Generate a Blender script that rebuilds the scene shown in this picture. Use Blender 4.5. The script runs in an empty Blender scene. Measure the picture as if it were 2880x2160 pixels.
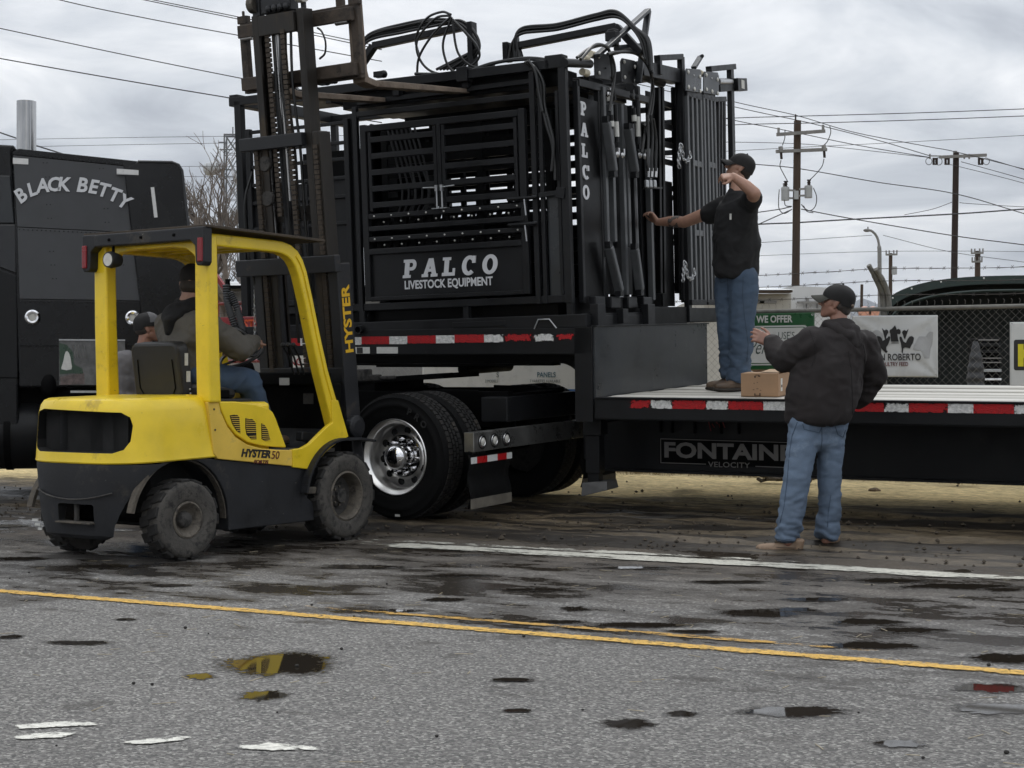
import bpy, bmesh, math, random
import numpy as np
from mathutils import Vector, Matrix, noise, Quaternion

random.seed(7)
SC = bpy.context.scene
COL = SC.collection
R = math.radians

# ---------------------------------------------------------------- camera
EYE = 1.175
FOC = 4427.0            # focal length in pixels of a 2880 wide frame
cd = bpy.data.cameras.new("camera")
cd.sensor_width = 36.0
cd.lens = 36.0 * FOC / 2880.0
cd.clip_start = 0.1
cd.clip_end = 20000.0
cam = bpy.data.objects.new("camera", cd)
cam.location = (0, 0, EYE)
cam.rotation_euler = (R(90), 0, 0)
COL.objects.link(cam)
SC.camera = cam

# ---------------------------------------------------------------- sky, sun, exposure
SUN_EL, SUN_AZ = R(58), R(18)      # azimuth clockwise from +Y
world = bpy.data.worlds.new("World")
SC.world = world
world.use_nodes = True
wt = world.node_tree
wt.nodes.clear()
def wn(t, **kw):
    n = wt.nodes.new(t)
    for k, v in kw.items(): setattr(n, k, v)
    return n
W = wt.links.new
wout = wn('ShaderNodeOutputWorld'); wbg = wn('ShaderNodeBackground')
wbg.inputs[1].default_value = 0.1
W(wbg.outputs[0], wout.inputs[0])
wsky = wn('ShaderNodeTexSky', sky_type='NISHITA', sun_disc=False, sun_elevation=SUN_EL, sun_rotation=SUN_AZ)
wtc = wn('ShaderNodeTexCoord'); wsep = wn('ShaderNodeSeparateXYZ')
W(wtc.outputs['Generated'], wsep.inputs[0])
def wmath(op, a, b=None, c=None):
    n = wn('ShaderNodeMath', operation=op)
    for i, x in enumerate((a, b, c)):
        if x is None: continue
        if hasattr(x, 'links'): W(x, n.inputs[i])
        else: n.inputs[i].default_value = x
    return n.outputs[0]
wz = wmath('MAXIMUM', wsep.outputs[2], 0.0)
wden = wmath('ADD', wz, 0.16)
wcx = wmath('DIVIDE', wsep.outputs[0], wden)
wcy = wmath('DIVIDE', wsep.outputs[1], wden)
wcomb = wn('ShaderNodeCombineXYZ'); W(wcx, wcomb.inputs[0]); W(wcy, wcomb.inputs[1]); wcomb.inputs[2].default_value = 3.1
def wnoise(scale, detail, rough, off, dist=0.0):
    mp = wn('ShaderNodeMapping'); mp.inputs['Location'].default_value = off
    W(wcomb.outputs[0], mp.inputs['Vector'])
    n = wn('ShaderNodeTexNoise'); n.inputs['Scale'].default_value = scale
    n.inputs['Detail'].default_value = detail; n.inputs['Roughness'].default_value = rough
    n.inputs['Distortion'].default_value = dist
    W(mp.outputs[0], n.inputs['Vector'])
    return n.outputs[0]
n1 = wnoise(0.75, 3.0, 0.5, (1.3, 0.55, 0), 0.3)
n2 = wnoise(2.3, 7.0, 0.58, (4.1, 2.2, 0), 0.5)
nn = wmath('ADD', wmath('MULTIPLY', n1, 0.55), wmath('MULTIPLY', n2, 0.45))
# paler band low over the horizon, as under a broken deck of cloud
low = wmath('SUBTRACT', 1.0, wmath('MINIMUM', wmath('MULTIPLY', wz, 9.0), 1.0))
nn = wmath('ADD', nn, wmath('MULTIPLY', wmath('POWER', low, 2.0), 0.10))
wr = wn('ShaderNodeValToRGB')
cr = wr.color_ramp
cr.elements[0].position = 0.385; cr.elements[0].color = (0.40, 0.425, 0.47, 1)
cr.elements[1].position = 0.63; cr.elements[1].color = (1.12, 1.12, 1.115, 1)
e = cr.elements.new(0.47); e.color = (0.60, 0.63, 0.67, 1)
e = cr.elements.new(0.56); e.color = (0.84, 0.855, 0.875, 1)
W(nn, wr.inputs[0])
# an overcast deck is brighter overhead than low down
zen = wmath('ADD', wmath('MULTIPLY', wz, 1.1), 0.90)
wsc = wn('ShaderNodeVectorMath', operation='SCALE'); W(wr.outputs[0], wsc.inputs[0])
W(wmath('MULTIPLY', zen, 10.0), wsc.inputs['Scale'])
wmix = wn('ShaderNodeMix', data_type='RGBA'); wmix.inputs[0].default_value = 0.94
W(wsky.outputs[0], wmix.inputs[6]); W(wsc.outputs[0], wmix.inputs[7])
W(wmix.outputs[2], wbg.inputs[0])

sl = bpy.data.lights.new("sun", 'SUN')
sl.energy = 0.9; sl.angle = R(25); sl.color = (1.0, 0.97, 0.92)
sun = bpy.data.objects.new("sun", sl)
COL.objects.link(sun)
_sd = Vector((math.sin(SUN_AZ) * math.cos(SUN_EL), math.cos(SUN_AZ) * math.cos(SUN_EL), math.sin(SUN_EL)))
sun.rotation_euler = _sd.to_track_quat('Z', 'Y').to_euler()
sun.location = (0, -5, 30)

SC.view_settings.view_transform = 'Standard'
SC.view_settings.look = 'None'
SC.view_settings.exposure = 0.14
SC.view_settings.gamma = 1.0
SC.view_settings.use_curve_mapping = False
SC.render.engine = 'CYCLES'
SC.cycles.max_bounces = 7
SC.cycles.diffuse_bounces = 3
SC.cycles.glossy_bounces = 3
SC.cycles.transparent_max_bounces = 16
SC.cycles.use_denoising = True
SC.cycles.caustics_reflective = False
SC.cycles.caustics_refractive = False

# ---------------------------------------------------------------- helpers: frames
def rot3(y, p=0, r=0):
    return Matrix.Rotation(y, 3, 'Z') @ Matrix.Rotation(p, 3, 'Y') @ Matrix.Rotation(r, 3, 'X')
def frame(o, y=0, p=0, r=0):
    return Matrix.Translation(Vector(o)) @ rot3(y, p, r).to_4x4()
def axes(o, x, y):
    """matrix with the local X and Y axes along x and y at o"""
    x = Vector(x).normalized(); z = x.cross(Vector(y)).normalized(); y = z.cross(x)
    m = Matrix((x, y, z)).transposed().to_4x4(); m.translation = Vector(o)
    return m
def at(px, py, Y):
    return Vector(((px - 1440) / FOC * Y, Y, EYE - (py - 1080) / FOC * Y))

# ---------------------------------------------------------------- helpers: materials
MATS = {}
def pm(name, col, rough=0.5, metal=0.0, var=0.12, vscale=6.0, bump=0.0, bscale=80.0, dirt=None, coat=0.0, rvar=0.12, spec=0.5, coord='Object', stretch=(1, 1, 1), chips=None):
    m = bpy.data.materials.new(name); m.use_nodes = True
    t = m.node_tree; L = t.links.new
    b = t.nodes['Principled BSDF']
    b.inputs['Roughness'].default_value = rough
    b.inputs['Metallic'].default_value = metal
    b.inputs['Coat Weight'].default_value = coat
    b.inputs['Specular IOR Level'].default_value = spec
    c = (*col, 1)
    tc = t.nodes.new('ShaderNodeTexCoord')
    mp = t.nodes.new('ShaderNodeMapping'); mp.inputs['Scale'].default_value = stretch
    L(tc.outputs[coord], mp.inputs[0])
    n = t.nodes.new('ShaderNodeTexNoise'); n.inputs['Scale'].default_value = vscale
    n.inputs['Detail'].default_value = 6; n.inputs['Roughness'].default_value = 0.62
    L(mp.outputs[0], n.inputs['Vector'])
    r = t.nodes.new('ShaderNodeMapRange'); r.inputs[1].default_value = 0.3; r.inputs[2].default_value = 0.7
    r.inputs[3].default_value = 1 - var; r.inputs[4].default_value = 1 + var
    L(n.outputs[0], r.inputs[0])
    s = t.nodes.new('ShaderNodeVectorMath'); s.operation = 'SCALE'; s.inputs[0].default_value = col
    L(r.outputs[0], s.inputs['Scale'])
    out = s.outputs[0]
    if dirt:
        dc, amt, ds = dirt
        dn = t.nodes.new('ShaderNodeTexNoise'); dn.inputs['Scale'].default_value = ds
        dn.inputs['Detail'].default_value = 9; dn.inputs['Roughness'].default_value = 0.72
        L(mp.outputs[0], dn.inputs['Vector'])
        dr = t.nodes.new('ShaderNodeMapRange')
        th = 0.66 - 0.36 * amt
        dr.inputs[1].default_value = th; dr.inputs[2].default_value = th + 0.13
        L(dn.outputs[0], dr.inputs[0])
        mx = t.nodes.new('ShaderNodeMix'); mx.data_type = 'RGBA'
        L(dr.outputs[0], mx.inputs[0]); L(out, mx.inputs[6]); mx.inputs[7].default_value = (*dc, 1)
        out = mx.outputs[2]
    if chips:
        cc, cth, cs = chips
        cn = t.nodes.new('ShaderNodeTexNoise'); cn.inputs['Scale'].default_value = cs; cn.inputs['Detail'].default_value = 4; cn.inputs['Roughness'].default_value = 0.6
        cm = t.nodes.new('ShaderNodeMapping'); cm.inputs['Scale'].default_value = (1, 1, 2.2); L(tc.outputs[coord], cm.inputs[0]); L(cm.outputs[0], cn.inputs['Vector'])
        cr_ = t.nodes.new('ShaderNodeMapRange'); cr_.inputs[1].default_value = cth; cr_.inputs[2].default_value = cth + 0.015; L(cn.outputs[0], cr_.inputs[0])
        cx_ = t.nodes.new('ShaderNodeMix'); cx_.data_type = 'RGBA'; L(cr_.outputs[0], cx_.inputs[0]); L(out, cx_.inputs[6]); cx_.inputs[7].default_value = (*cc, 1); out = cx_.outputs[2]
    L(out, b.inputs['Base Color'])
    rr = t.nodes.new('ShaderNodeMapRange'); rr.inputs[1].default_value = 0.3; rr.inputs[2].default_value = 0.7
    rr.inputs[3].default_value = max(0.02, rough - rvar); rr.inputs[4].default_value = min(1, rough + rvar)
    L(n.outputs[0], rr.inputs[0]); L(rr.outputs[0], b.inputs['Roughness'])
    if bump:
        bn = t.nodes.new('ShaderNodeTexNoise'); bn.inputs['Scale'].default_value = bscale; bn.inputs['Detail'].default_value = 5
        L(mp.outputs[0], bn.inputs['Vector'])
        bb = t.nodes.new('ShaderNodeBump'); bb.inputs['Strength'].default_value = bump; bb.inputs['Distance'].default_value = 0.02
        L(bn.outputs[0], bb.inputs['Height']); L(bb.outputs[0], b.inputs['Normal'])
    MATS[name] = m
    return m

black_paint = pm('black_paint', (0.008, 0.0085, 0.0095), 0.45, var=0.25, spec=0.25, bump=0.03, bscale=30, dirt=((0.03, 0.028, 0.025), 0.15, 5))
chute_paint = pm('chute_paint', (0.0085, 0.009, 0.0102), 0.40, var=0.25, rvar=0.1, spec=0.25)
bar_lit_grey = pm('bar_lit_grey', (0.072, 0.076, 0.080), 0.42, var=0.2, spec=0.4)  # dusty black bars, lightened to put the sky's sheen into the colour
chute_shade = pm('chute_shade', (0.0016, 0.0016, 0.0018), 0.35, var=0.2, rvar=0.06, spec=0.10)  # darker copy of the chute paint: shade of the inside put into the colour
frame_black = pm('frame_black', (0.0016, 0.0016, 0.0018), 0.65, var=0.3, spec=0.08, dirt=((0.010, 0.008, 0.007), 0.12, 4))
trailer_black = pm('trailer_black', (0.0062, 0.0066, 0.0075), 0.5, var=0.3, spec=0.25, bump=0.04, bscale=20, dirt=((0.03, 0.028, 0.026), 0.10, 9))
wall_grey = pm('wall_grey', (0.020, 0.023, 0.026), 0.34, var=0.35, vscale=3, bump=0.05, bscale=6, dirt=((0.06, 0.062, 0.062), 0.16, 14))
rubber = pm('rubber', (0.0034, 0.0034, 0.0036), 0.8, spec=0.15, var=0.3, bump=0.1, bscale=60)
dusty_rubber = pm('dusty_rubber', (0.066, 0.061, 0.054), 0.9, var=0.35, vscale=9, bump=0.25, bscale=70, dirt=((0.018, 0.017, 0.016), 0.45, 16))
dirty_tread = pm('dirty_tread', (0.016, 0.015, 0.014), 0.8, var=0.3, bump=0.2, bscale=50, dirt=((0.06, 0.05, 0.038), 0.25, 12))
truck_tread = pm('truck_tread', (0.009, 0.0085, 0.008), 0.8, var=0.3, bump=0.15, bscale=40, dirt=((0.045, 0.037, 0.028), 0.30, 10))
rim_dusty = pm('rim_dusty', (0.115, 0.10, 0.08), 0.8, var=0.4, vscale=10, bump=0.2, dirt=((0.035, 0.03, 0.026), 0.5, 12))
hub_dark = pm('hub_dark', (0.05, 0.047, 0.043), 0.85, var=0.5, bump=0.3, bscale=40, dirt=((0.012, 0.012, 0.012), 0.45, 14))
polished = pm('polished', (0.80, 0.79, 0.77), 0.33, 1.0, var=0.08, rvar=0.05, bump=0.01)
chrome = pm('chrome', (0.75, 0.75, 0.76), 0.05, 1.0, var=0.03, rvar=0.03)
steel = pm('steel', (0.45, 0.45, 0.45), 0.3, 1.0, var=0.2)
zinc = pm('zinc', (0.42, 0.43, 0.44), 0.38, 0.85, var=0.2, vscale=30)
galv = pm('galv', (0.24, 0.235, 0.225), 0.55, 0.6, var=0.25, vscale=14)
chrome_scuffed = pm('chrome_scuffed', (0.30, 0.30, 0.29), 0.32, 0.85, var=0.3, vscale=3, dirt=((0.05, 0.047, 0.04), 0.2, 5))
yellow = pm('yellow', (0.80, 0.575, 0.020), 0.36, var=0.10, vscale=4, bump=0.015, bscale=300, coat=0.15, dirt=((0.40, 0.27, 0.03), 0.22, 3.0), chips=((0.10, 0.07, 0.03), 0.715, 17))
yellow_faded = pm('yellow_faded', (0.74, 0.50, 0.075), 0.45, var=0.10, vscale=5, dirt=((0.45, 0.32, 0.10), 0.22, 5), chips=((0.10, 0.07, 0.03), 0.72, 20))
dark_plastic = pm('dark_plastic', (0.0125, 0.0135, 0.016), 0.58, var=0.35, vscale=5, spec=0.4, bump=0.06, bscale=40, dirt=((0.055, 0.048, 0.040), 0.24, 4), chips=((0.16, 0.15, 0.13), 0.725, 22))
mud_edge = pm('mud_edge', (0.085, 0.073, 0.058), 0.9, var=0.45, vscale=14, bump=0.3, bscale=50, dirt=((0.03, 0.028, 0.026), 0.4, 9))
grease_steel = pm('grease_steel', (0.016, 0.013, 0.010), 0.5, 0.2, var=0.5, vscale=10, bump=0.1, bscale=40, dirt=((0.055, 0.038, 0.020), 0.30, 5), stretch=(1, 1, 0.25))
mast_black = pm('mast_black', (0.008, 0.0088, 0.011), 0.5, var=0.3, dirt=((0.05, 0.04, 0.03), 0.2, 6))
rust_tine = pm('rust_tine', (0.165, 0.128, 0.098), 0.8, var=0.3, vscale=9, bump=0.25, bscale=40, dirt=((0.06, 0.035, 0.022), 0.30, 7))
rusty = pm('rusty', (0.058, 0.044, 0.033), 0.75, 0.1, var=0.4, vscale=12, bump=0.25, bscale=40, dirt=((0.022, 0.018, 0.015), 0.45, 8))
chain_dark = pm('chain_dark', (0.06, 0.047, 0.035), 0.6, 0.5, var=0.5, vscale=40)
ply = pm('ply', (0.055, 0.042, 0.030), 0.9, var=0.4, vscale=10, bump=0.2)
red_lens = pm('red_lens', (0.20, 0.008, 0.012), 0.2, var=0.1)
clear_lens = pm('clear_lens', (0.55, 0.54, 0.50), 0.15, var=0.1, vscale=40)
tape_red = pm('tape_red', (0.40, 0.008, 0.012), 0.35, var=0.12, vscale=20)
tape_white = pm('tape_white', (0.62, 0.62, 0.61), 0.35, var=0.08, vscale=20)
white_letter = pm('white_letter', (0.60, 0.61, 0.63), 0.5, var=0.05)
yellow_letter = pm('yellow_letter', (0.72, 0.42, 0.01), 0.5, var=0.06)
black_letter = pm('black_letter', (0.012, 0.011, 0.011), 0.5)
maroon_letter = pm('maroon_letter', (0.10, 0.013, 0.012), 0.5)
silver_letter = pm('silver_letter', (0.20, 0.19, 0.18), 0.5, var=0.1)
seat_vinyl = pm('seat_vinyl', (0.011, 0.0105, 0.010), 0.5, var=0.2, bump=0.06, bscale=120)
hose_black = pm('hose_black', (0.006, 0.0065, 0.0065), 0.35, var=0.2)
hose_wrap = pm('hose_wrap', (0.05, 0.052, 0.055), 0.6, var=0.2)
nylon = pm('nylon', (0.55, 0.50, 0.38), 0.5)
decal_white = pm('decal_white', (0.55, 0.55, 0.52), 0.5, var=0.1, vscale=30)

# ---------------------------------------------------------------- helpers: meshes
class MB:
    def __init__(s): s.v = []; s.f = []; s.m = None
    def add(s, vs, fs, M=None):
        n = len(s.v)
        if M is not None: vs = [M @ Vector(p) for p in vs]
        s.v += [tuple(p) for p in vs]; s.f += [tuple(i + n for i in f) for f in fs]; return s
    def box(s, c, d, M=None):
        x, y, z = d[0] / 2, d[1] / 2, d[2] / 2
        vs = [Vector((c[0] + i * x, c[1] + j * y, c[2] + k * z)) for i in (-1, 1) for j in (-1, 1) for k in (-1, 1)]
        fs = [(0, 1, 3, 2), (4, 6, 7, 5), (0, 4, 5, 1), (2, 3, 7, 6), (0, 2, 6, 4), (1, 5, 7, 3)]
        return s.add(vs, fs, M)
    def bar(s, p0, p1, w, h=None, up=(0, 0, 1)):
        """rectangular bar from p0 to p1; h measured along up, w across"""
        h = w if h is None else h
        p0 = Vector(p0); p1 = Vector(p1); d = (p1 - p0).normalized(); up = Vector(up)
        if abs(d.dot(up)) > 0.98: up = Vector((1, 0, 0))
        a = d.cross(up).normalized(); b = a.cross(d).normalized()
        vs = [p + a * (w / 2 * i) + b * (h / 2 * j) for p in (p0, p1) for i, j in ((-1, -1), (1, -1), (1, 1), (-1, 1))]
        return s.add(vs, [(0, 1, 2, 3), (7, 6, 5, 4), (0, 4, 5, 1), (1, 5, 6, 2), (2, 6, 7, 3), (3, 7, 4, 0)])
    def tube(s, pts, r, n=8, caps=True, closed=False):
        pts = [Vector(p) for p in pts]; k = len(pts)
        rs = r if isinstance(r, (list, tuple)) else [r] * k
        vs = []; prev = None
        for i, p in enumerate(pts):
            if closed: d = pts[(i + 1) % k] - pts[i - 1]
            else: d = (pts[min(i + 1, k - 1)] - pts[max(i - 1, 0)])
            d = d.normalized() if d.length > 1e-9 else Vector((0, 0, 1))
            if prev is None:
                a = d.cross(Vector((0, 0, 1)))
                if a.length < 0.05: a = d.cross(Vector((1, 0, 0)))
            else:
                a = prev - d * prev.dot(d)
                if a.length < 1e-6: a = d.orthogonal()
            a.normalize(); prev = a; b = d.cross(a)
            for j in range(n):
                t = 2 * math.pi * j / n
                vs.append(p + (a * math.cos(t) + b * math.sin(t)) * rs[i])
        fs = []
        for i in range(k if closed else k - 1):
            i2 = (i + 1) % k
            for j in range(n):
                j2 = (j + 1) % n
                fs.append((i * n + j, i * n + j2, i2 * n + j2, i2 * n + j))
        if caps and not closed:
            fs.append(tuple(range(n - 1, -1, -1))); fs.append(tuple(range((k - 1) * n, k * n)))
        return s.add(vs, fs)
    def cyl(s, p0, p1, r, n=16, r2=None):
        return s.tube([p0, p1], [r, r if r2 is None else r2], n)
    def lathe(s, prof, M=None, n=32, a0=0, a1=2 * math.pi):
        """profile of (radius, height) turned round local Z"""
        full = abs(a1 - a0) > 6.28; k = n if full else n + 1
        vs = [(r * math.cos(a0 + (a1 - a0) * j / n), r * math.sin(a0 + (a1 - a0) * j / n), h) for r, h in prof for j in range(k)]
        fs = []
        for i in range(len(prof) - 1):
            for j in range(n):
                j2 = (j + 1) % k
                fs.append((i * k + j, i * k + j2, (i + 1) * k + j2, (i + 1) * k + j))
        return s.add(vs, fs, M)
    def disc(s, r, h, M=None, n=24):
        return s.add([(r * math.cos(2 * math.pi * j / n), r * math.sin(2 * math.pi * j / n), h) for j in range(n)], [tuple(range(n))], M)
    def prism(s, poly, d, M=None):
        """polygon in local XY, from z=0 to z=d"""
        n = len(poly)
        a = sum(poly[i][0] * poly[(i + 1) % n][1] - poly[(i + 1) % n][0] * poly[i][1] for i in range(n))
        if (a < 0) != (d < 0): poly = poly[::-1]
        vs = [(p[0], p[1], 0) for p in poly] + [(p[0], p[1], d) for p in poly]
        fs = [tuple(range(n - 1, -1, -1)), tuple(range(n, 2 * n))]
        fs += [(i, (i + 1) % n, n + (i + 1) % n, n + i) for i in range(n)]
        return s.add(vs, fs, M)
    def ringprism(s, outer, inner, d, M=None):
        n = len(outer)
        vs = [(p[0], p[1], 0) for p in outer] + [(p[0], p[1], 0) for p in inner] + [(p[0], p[1], d) for p in outer] + [(p[0], p[1], d) for p in inner]
        fs = []
        for i in range(n):
            j = (i + 1) % n
            fs += [(i, n + i, n + j, j), (2 * n + i, 2 * n + j, 3 * n + j, 3 * n + i), (i, j, 2 * n + j, 2 * n + i), (n + i, 3 * n + i, 3 * n + j, n + j)]
        return s.add(vs, fs, M)
    def ball(s, c, r, n=12, m=8, sc=(1, 1, 1)):
        c = Vector(c); vs = []
        for i in range(1, m):
            for j in range(n):
                t = math.pi * i / m; p = 2 * math.pi * j / n
                vs.append(c + Vector((r * sc[0] * math.sin(t) * math.cos(p), r * sc[1] * math.sin(t) * math.sin(p), r * sc[2] * math.cos(t))))
        vs += [c + Vector((0, 0, r * sc[2])), c - Vector((0, 0, r * sc[2]))]
        fs = [(i * n + j, (i + 1) * n + j, (i + 1) * n + (j + 1) % n, i * n + (j + 1) % n) for i in range(m - 2) for j in range(n)]
        a = (m - 1) * n
        fs += [(a, j, (j + 1) % n) for j in range(n)] + [(a + 1, (m - 2) * n + (j + 1) % n, (m - 2) * n + j) for j in range(n)]
        return s.add(vs, fs)
    def loft(s, secs, caps=True):
        n = len(secs[0]); vs = [p for c in secs for p in c]
        fs = [(i * n + j, i * n + (j + 1) % n, (i + 1) * n + (j + 1) % n, (i + 1) * n + j) for i in range(len(secs) - 1) for j in range(n)]
        if caps: fs += [tuple(range(n - 1, -1, -1)), tuple(range((len(secs) - 1) * n, len(secs) * n))]
        return s.add(vs, fs)
    def build(s, name, mat, parent=None, bevel=0.0, smooth=False, M=None, angle=35, fix=True):
        me = bpy.data.meshes.new(name)
        me.from_pydata([tuple(p) for p in s.v], [], s.f)
        if fix:
            bm = bmesh.new(); bm.from_mesh(me)
            bmesh.ops.recalc_face_normals(bm, faces=bm.faces); bm.to_mesh(me); bm.free()
        me.materials.append(mat)
        if smooth:
            for p in me.polygons: p.use_smooth = True
            me.set_sharp_from_angle(angle=R(angle))
        return put(name, me, parent, bevel, M)

def put(name, me, parent=None, bevel=0.0, M=None):
    o = bpy.data.objects.new(name, me); COL.objects.link(o)
    if parent is not None: o.parent = parent
    if M is not None: o.matrix_local = M
    if bevel:
        b = o.modifiers.new('edge', 'BEVEL'); b.width = bevel; b.segments = 2; b.limit_method = 'ANGLE'; b.angle_limit = R(40)
    return o
def thing(name, label, cat, M=None, group=None):
    o = bpy.data.objects.new(name, None); COL.objects.link(o); o.empty_display_size = 0.1
    if M is not None: o.matrix_world = M
    return tag(o, label, cat, group)
def tag(o, label, cat, group=None):
    o['label'] = label; o['category'] = cat
    if group: o['group'] = group
    return o
def kind(o, k): o['kind'] = k; return o
def dup(o, parent=None, M=None):
    c = o.copy(); COL.objects.link(c)
    if parent is not None: c.parent = parent
    if M is not None: c.matrix_local = M
    return c
def dup_tree(o, parent=None, M=None):
    c = dup(o, parent, M)
    for ch in list(o.children): dup_tree(ch, c)
    return c

def text(name, s, size, mat, parent, M, ex=0.002, bold=0.0, shear=0.0, xs=1.0, align='CENTER', spacing=1.0, res=3):
    cu = bpy.data.curves.new(name, 'FONT'); cu.body = s; cu.size = size; cu.extrude = ex; cu.offset = bold; cu.shear = shear
    cu.align_x = align; cu.align_y = 'CENTER'; cu.space_character = spacing; cu.resolution_u = res
    o = bpy.data.objects.new('tmp', cu); COL.objects.link(o)
    me = bpy.data.meshes.new_from_object(o)
    bpy.data.objects.remove(o); bpy.data.curves.remove(cu)
    me.transform(Matrix.Diagonal((xs, 1, 1, 1))); me.materials.clear(); me.materials.append(mat); me.name = name
    return put(name, me, parent, 0, M)

def disp(me, amp, scale, seed=0.0, stretch=(1, 1, 1), octv=2):
    """push the vertices of a mesh along their normals by fractal noise"""
    n = len(me.vertices)
    me.update()
    out = []
    for v in me.vertices:
        p = Vector((v.co.x * stretch[0] * scale + seed, v.co.y * stretch[1] * scale + seed * 1.7, v.co.z * stretch[2] * scale))
        h = noise.noise(p) + (0.5 * noise.noise(p * 2.1) if octv > 1 else 0)
        out.append(v.co + v.normal * (h * amp))
    for v, c in zip(me.vertices, out): v.co = c
    me.update()
def arc(cx, cy, r, a0, a1, n): return [(cx + r * math.cos(R(a0 + (a1 - a0) * i / n)), cy + r * math.sin(R(a0 + (a1 - a0) * i / n))) for i in range(n + 1)]
def bez(ps, n=12):
    """smooth curve through points (Catmull-Rom)"""
    ps = [Vector(p) for p in ps]; out = []
    q = [ps[0] * 2 - ps[1]] + ps + [ps[-1] * 2 - ps[-2]]
    for i in range(1, len(q) - 2):
        for k in range(n):
            t = k / n; a, b, c, d = q[i - 1], q[i], q[i + 1], q[i + 2]
            out.append(0.5 * ((2 * b) + (c - a) * t + (2 * a - 5 * b + 4 * c - d) * t * t + (3 * b - a - 3 * c + d) * t ** 3))
    out.append(ps[-1]); return out
# ================================================================= SETTING: ground, shoulder, road
RFM = frame((0, 0, 0), R(-27))
RFI = RFM.inverted()
def rf(p):
    q = RFI @ Vector(p); return q.x, q.y
def gz(t):
    """height of the ground across the road: level asphalt, then a shoulder that climbs to the fence"""
    if t < 10.05: return 0.0
    if t < 10.7: return 0.08 * (t - 10.05) / 0.65
    if t < 15.4: return 0.08 + (t - 10.7) * 0.039
    return 0.263
def groundpt(px, py, z=0.0):
    Y = (EYE - z) * FOC / (py - 1080)
    return at(px, py, Y)
def onroad(px, py):
    return rf(groundpt(px, py))

ground_m = pm('ground_m', (0.20, 0.165, 0.11), 0.95, var=0.3, vscale=0.6, bump=0.3, bscale=4)
ts = [-4000, -400, -60, -8, 9.2, 10.05, 10.7, 13, 15.4, 18, 40, 200, 1500, 9000]
us = [-9000, -1500, -300, -60, -25, 10, 30, 200, 1500, 9000]
mb = MB()
vs = [(u, t, gz(t) - 0.06) for t in ts for u in us]; k = len(us)
mb.add(vs, [(i * k + j, i * k + j + 1, (i + 1) * k + j + 1, (i + 1) * k + j) for i in range(len(ts) - 1) for j in range(k - 1)])
kind(mb.build('ground', ground_m, M=RFM), 'structure')

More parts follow.
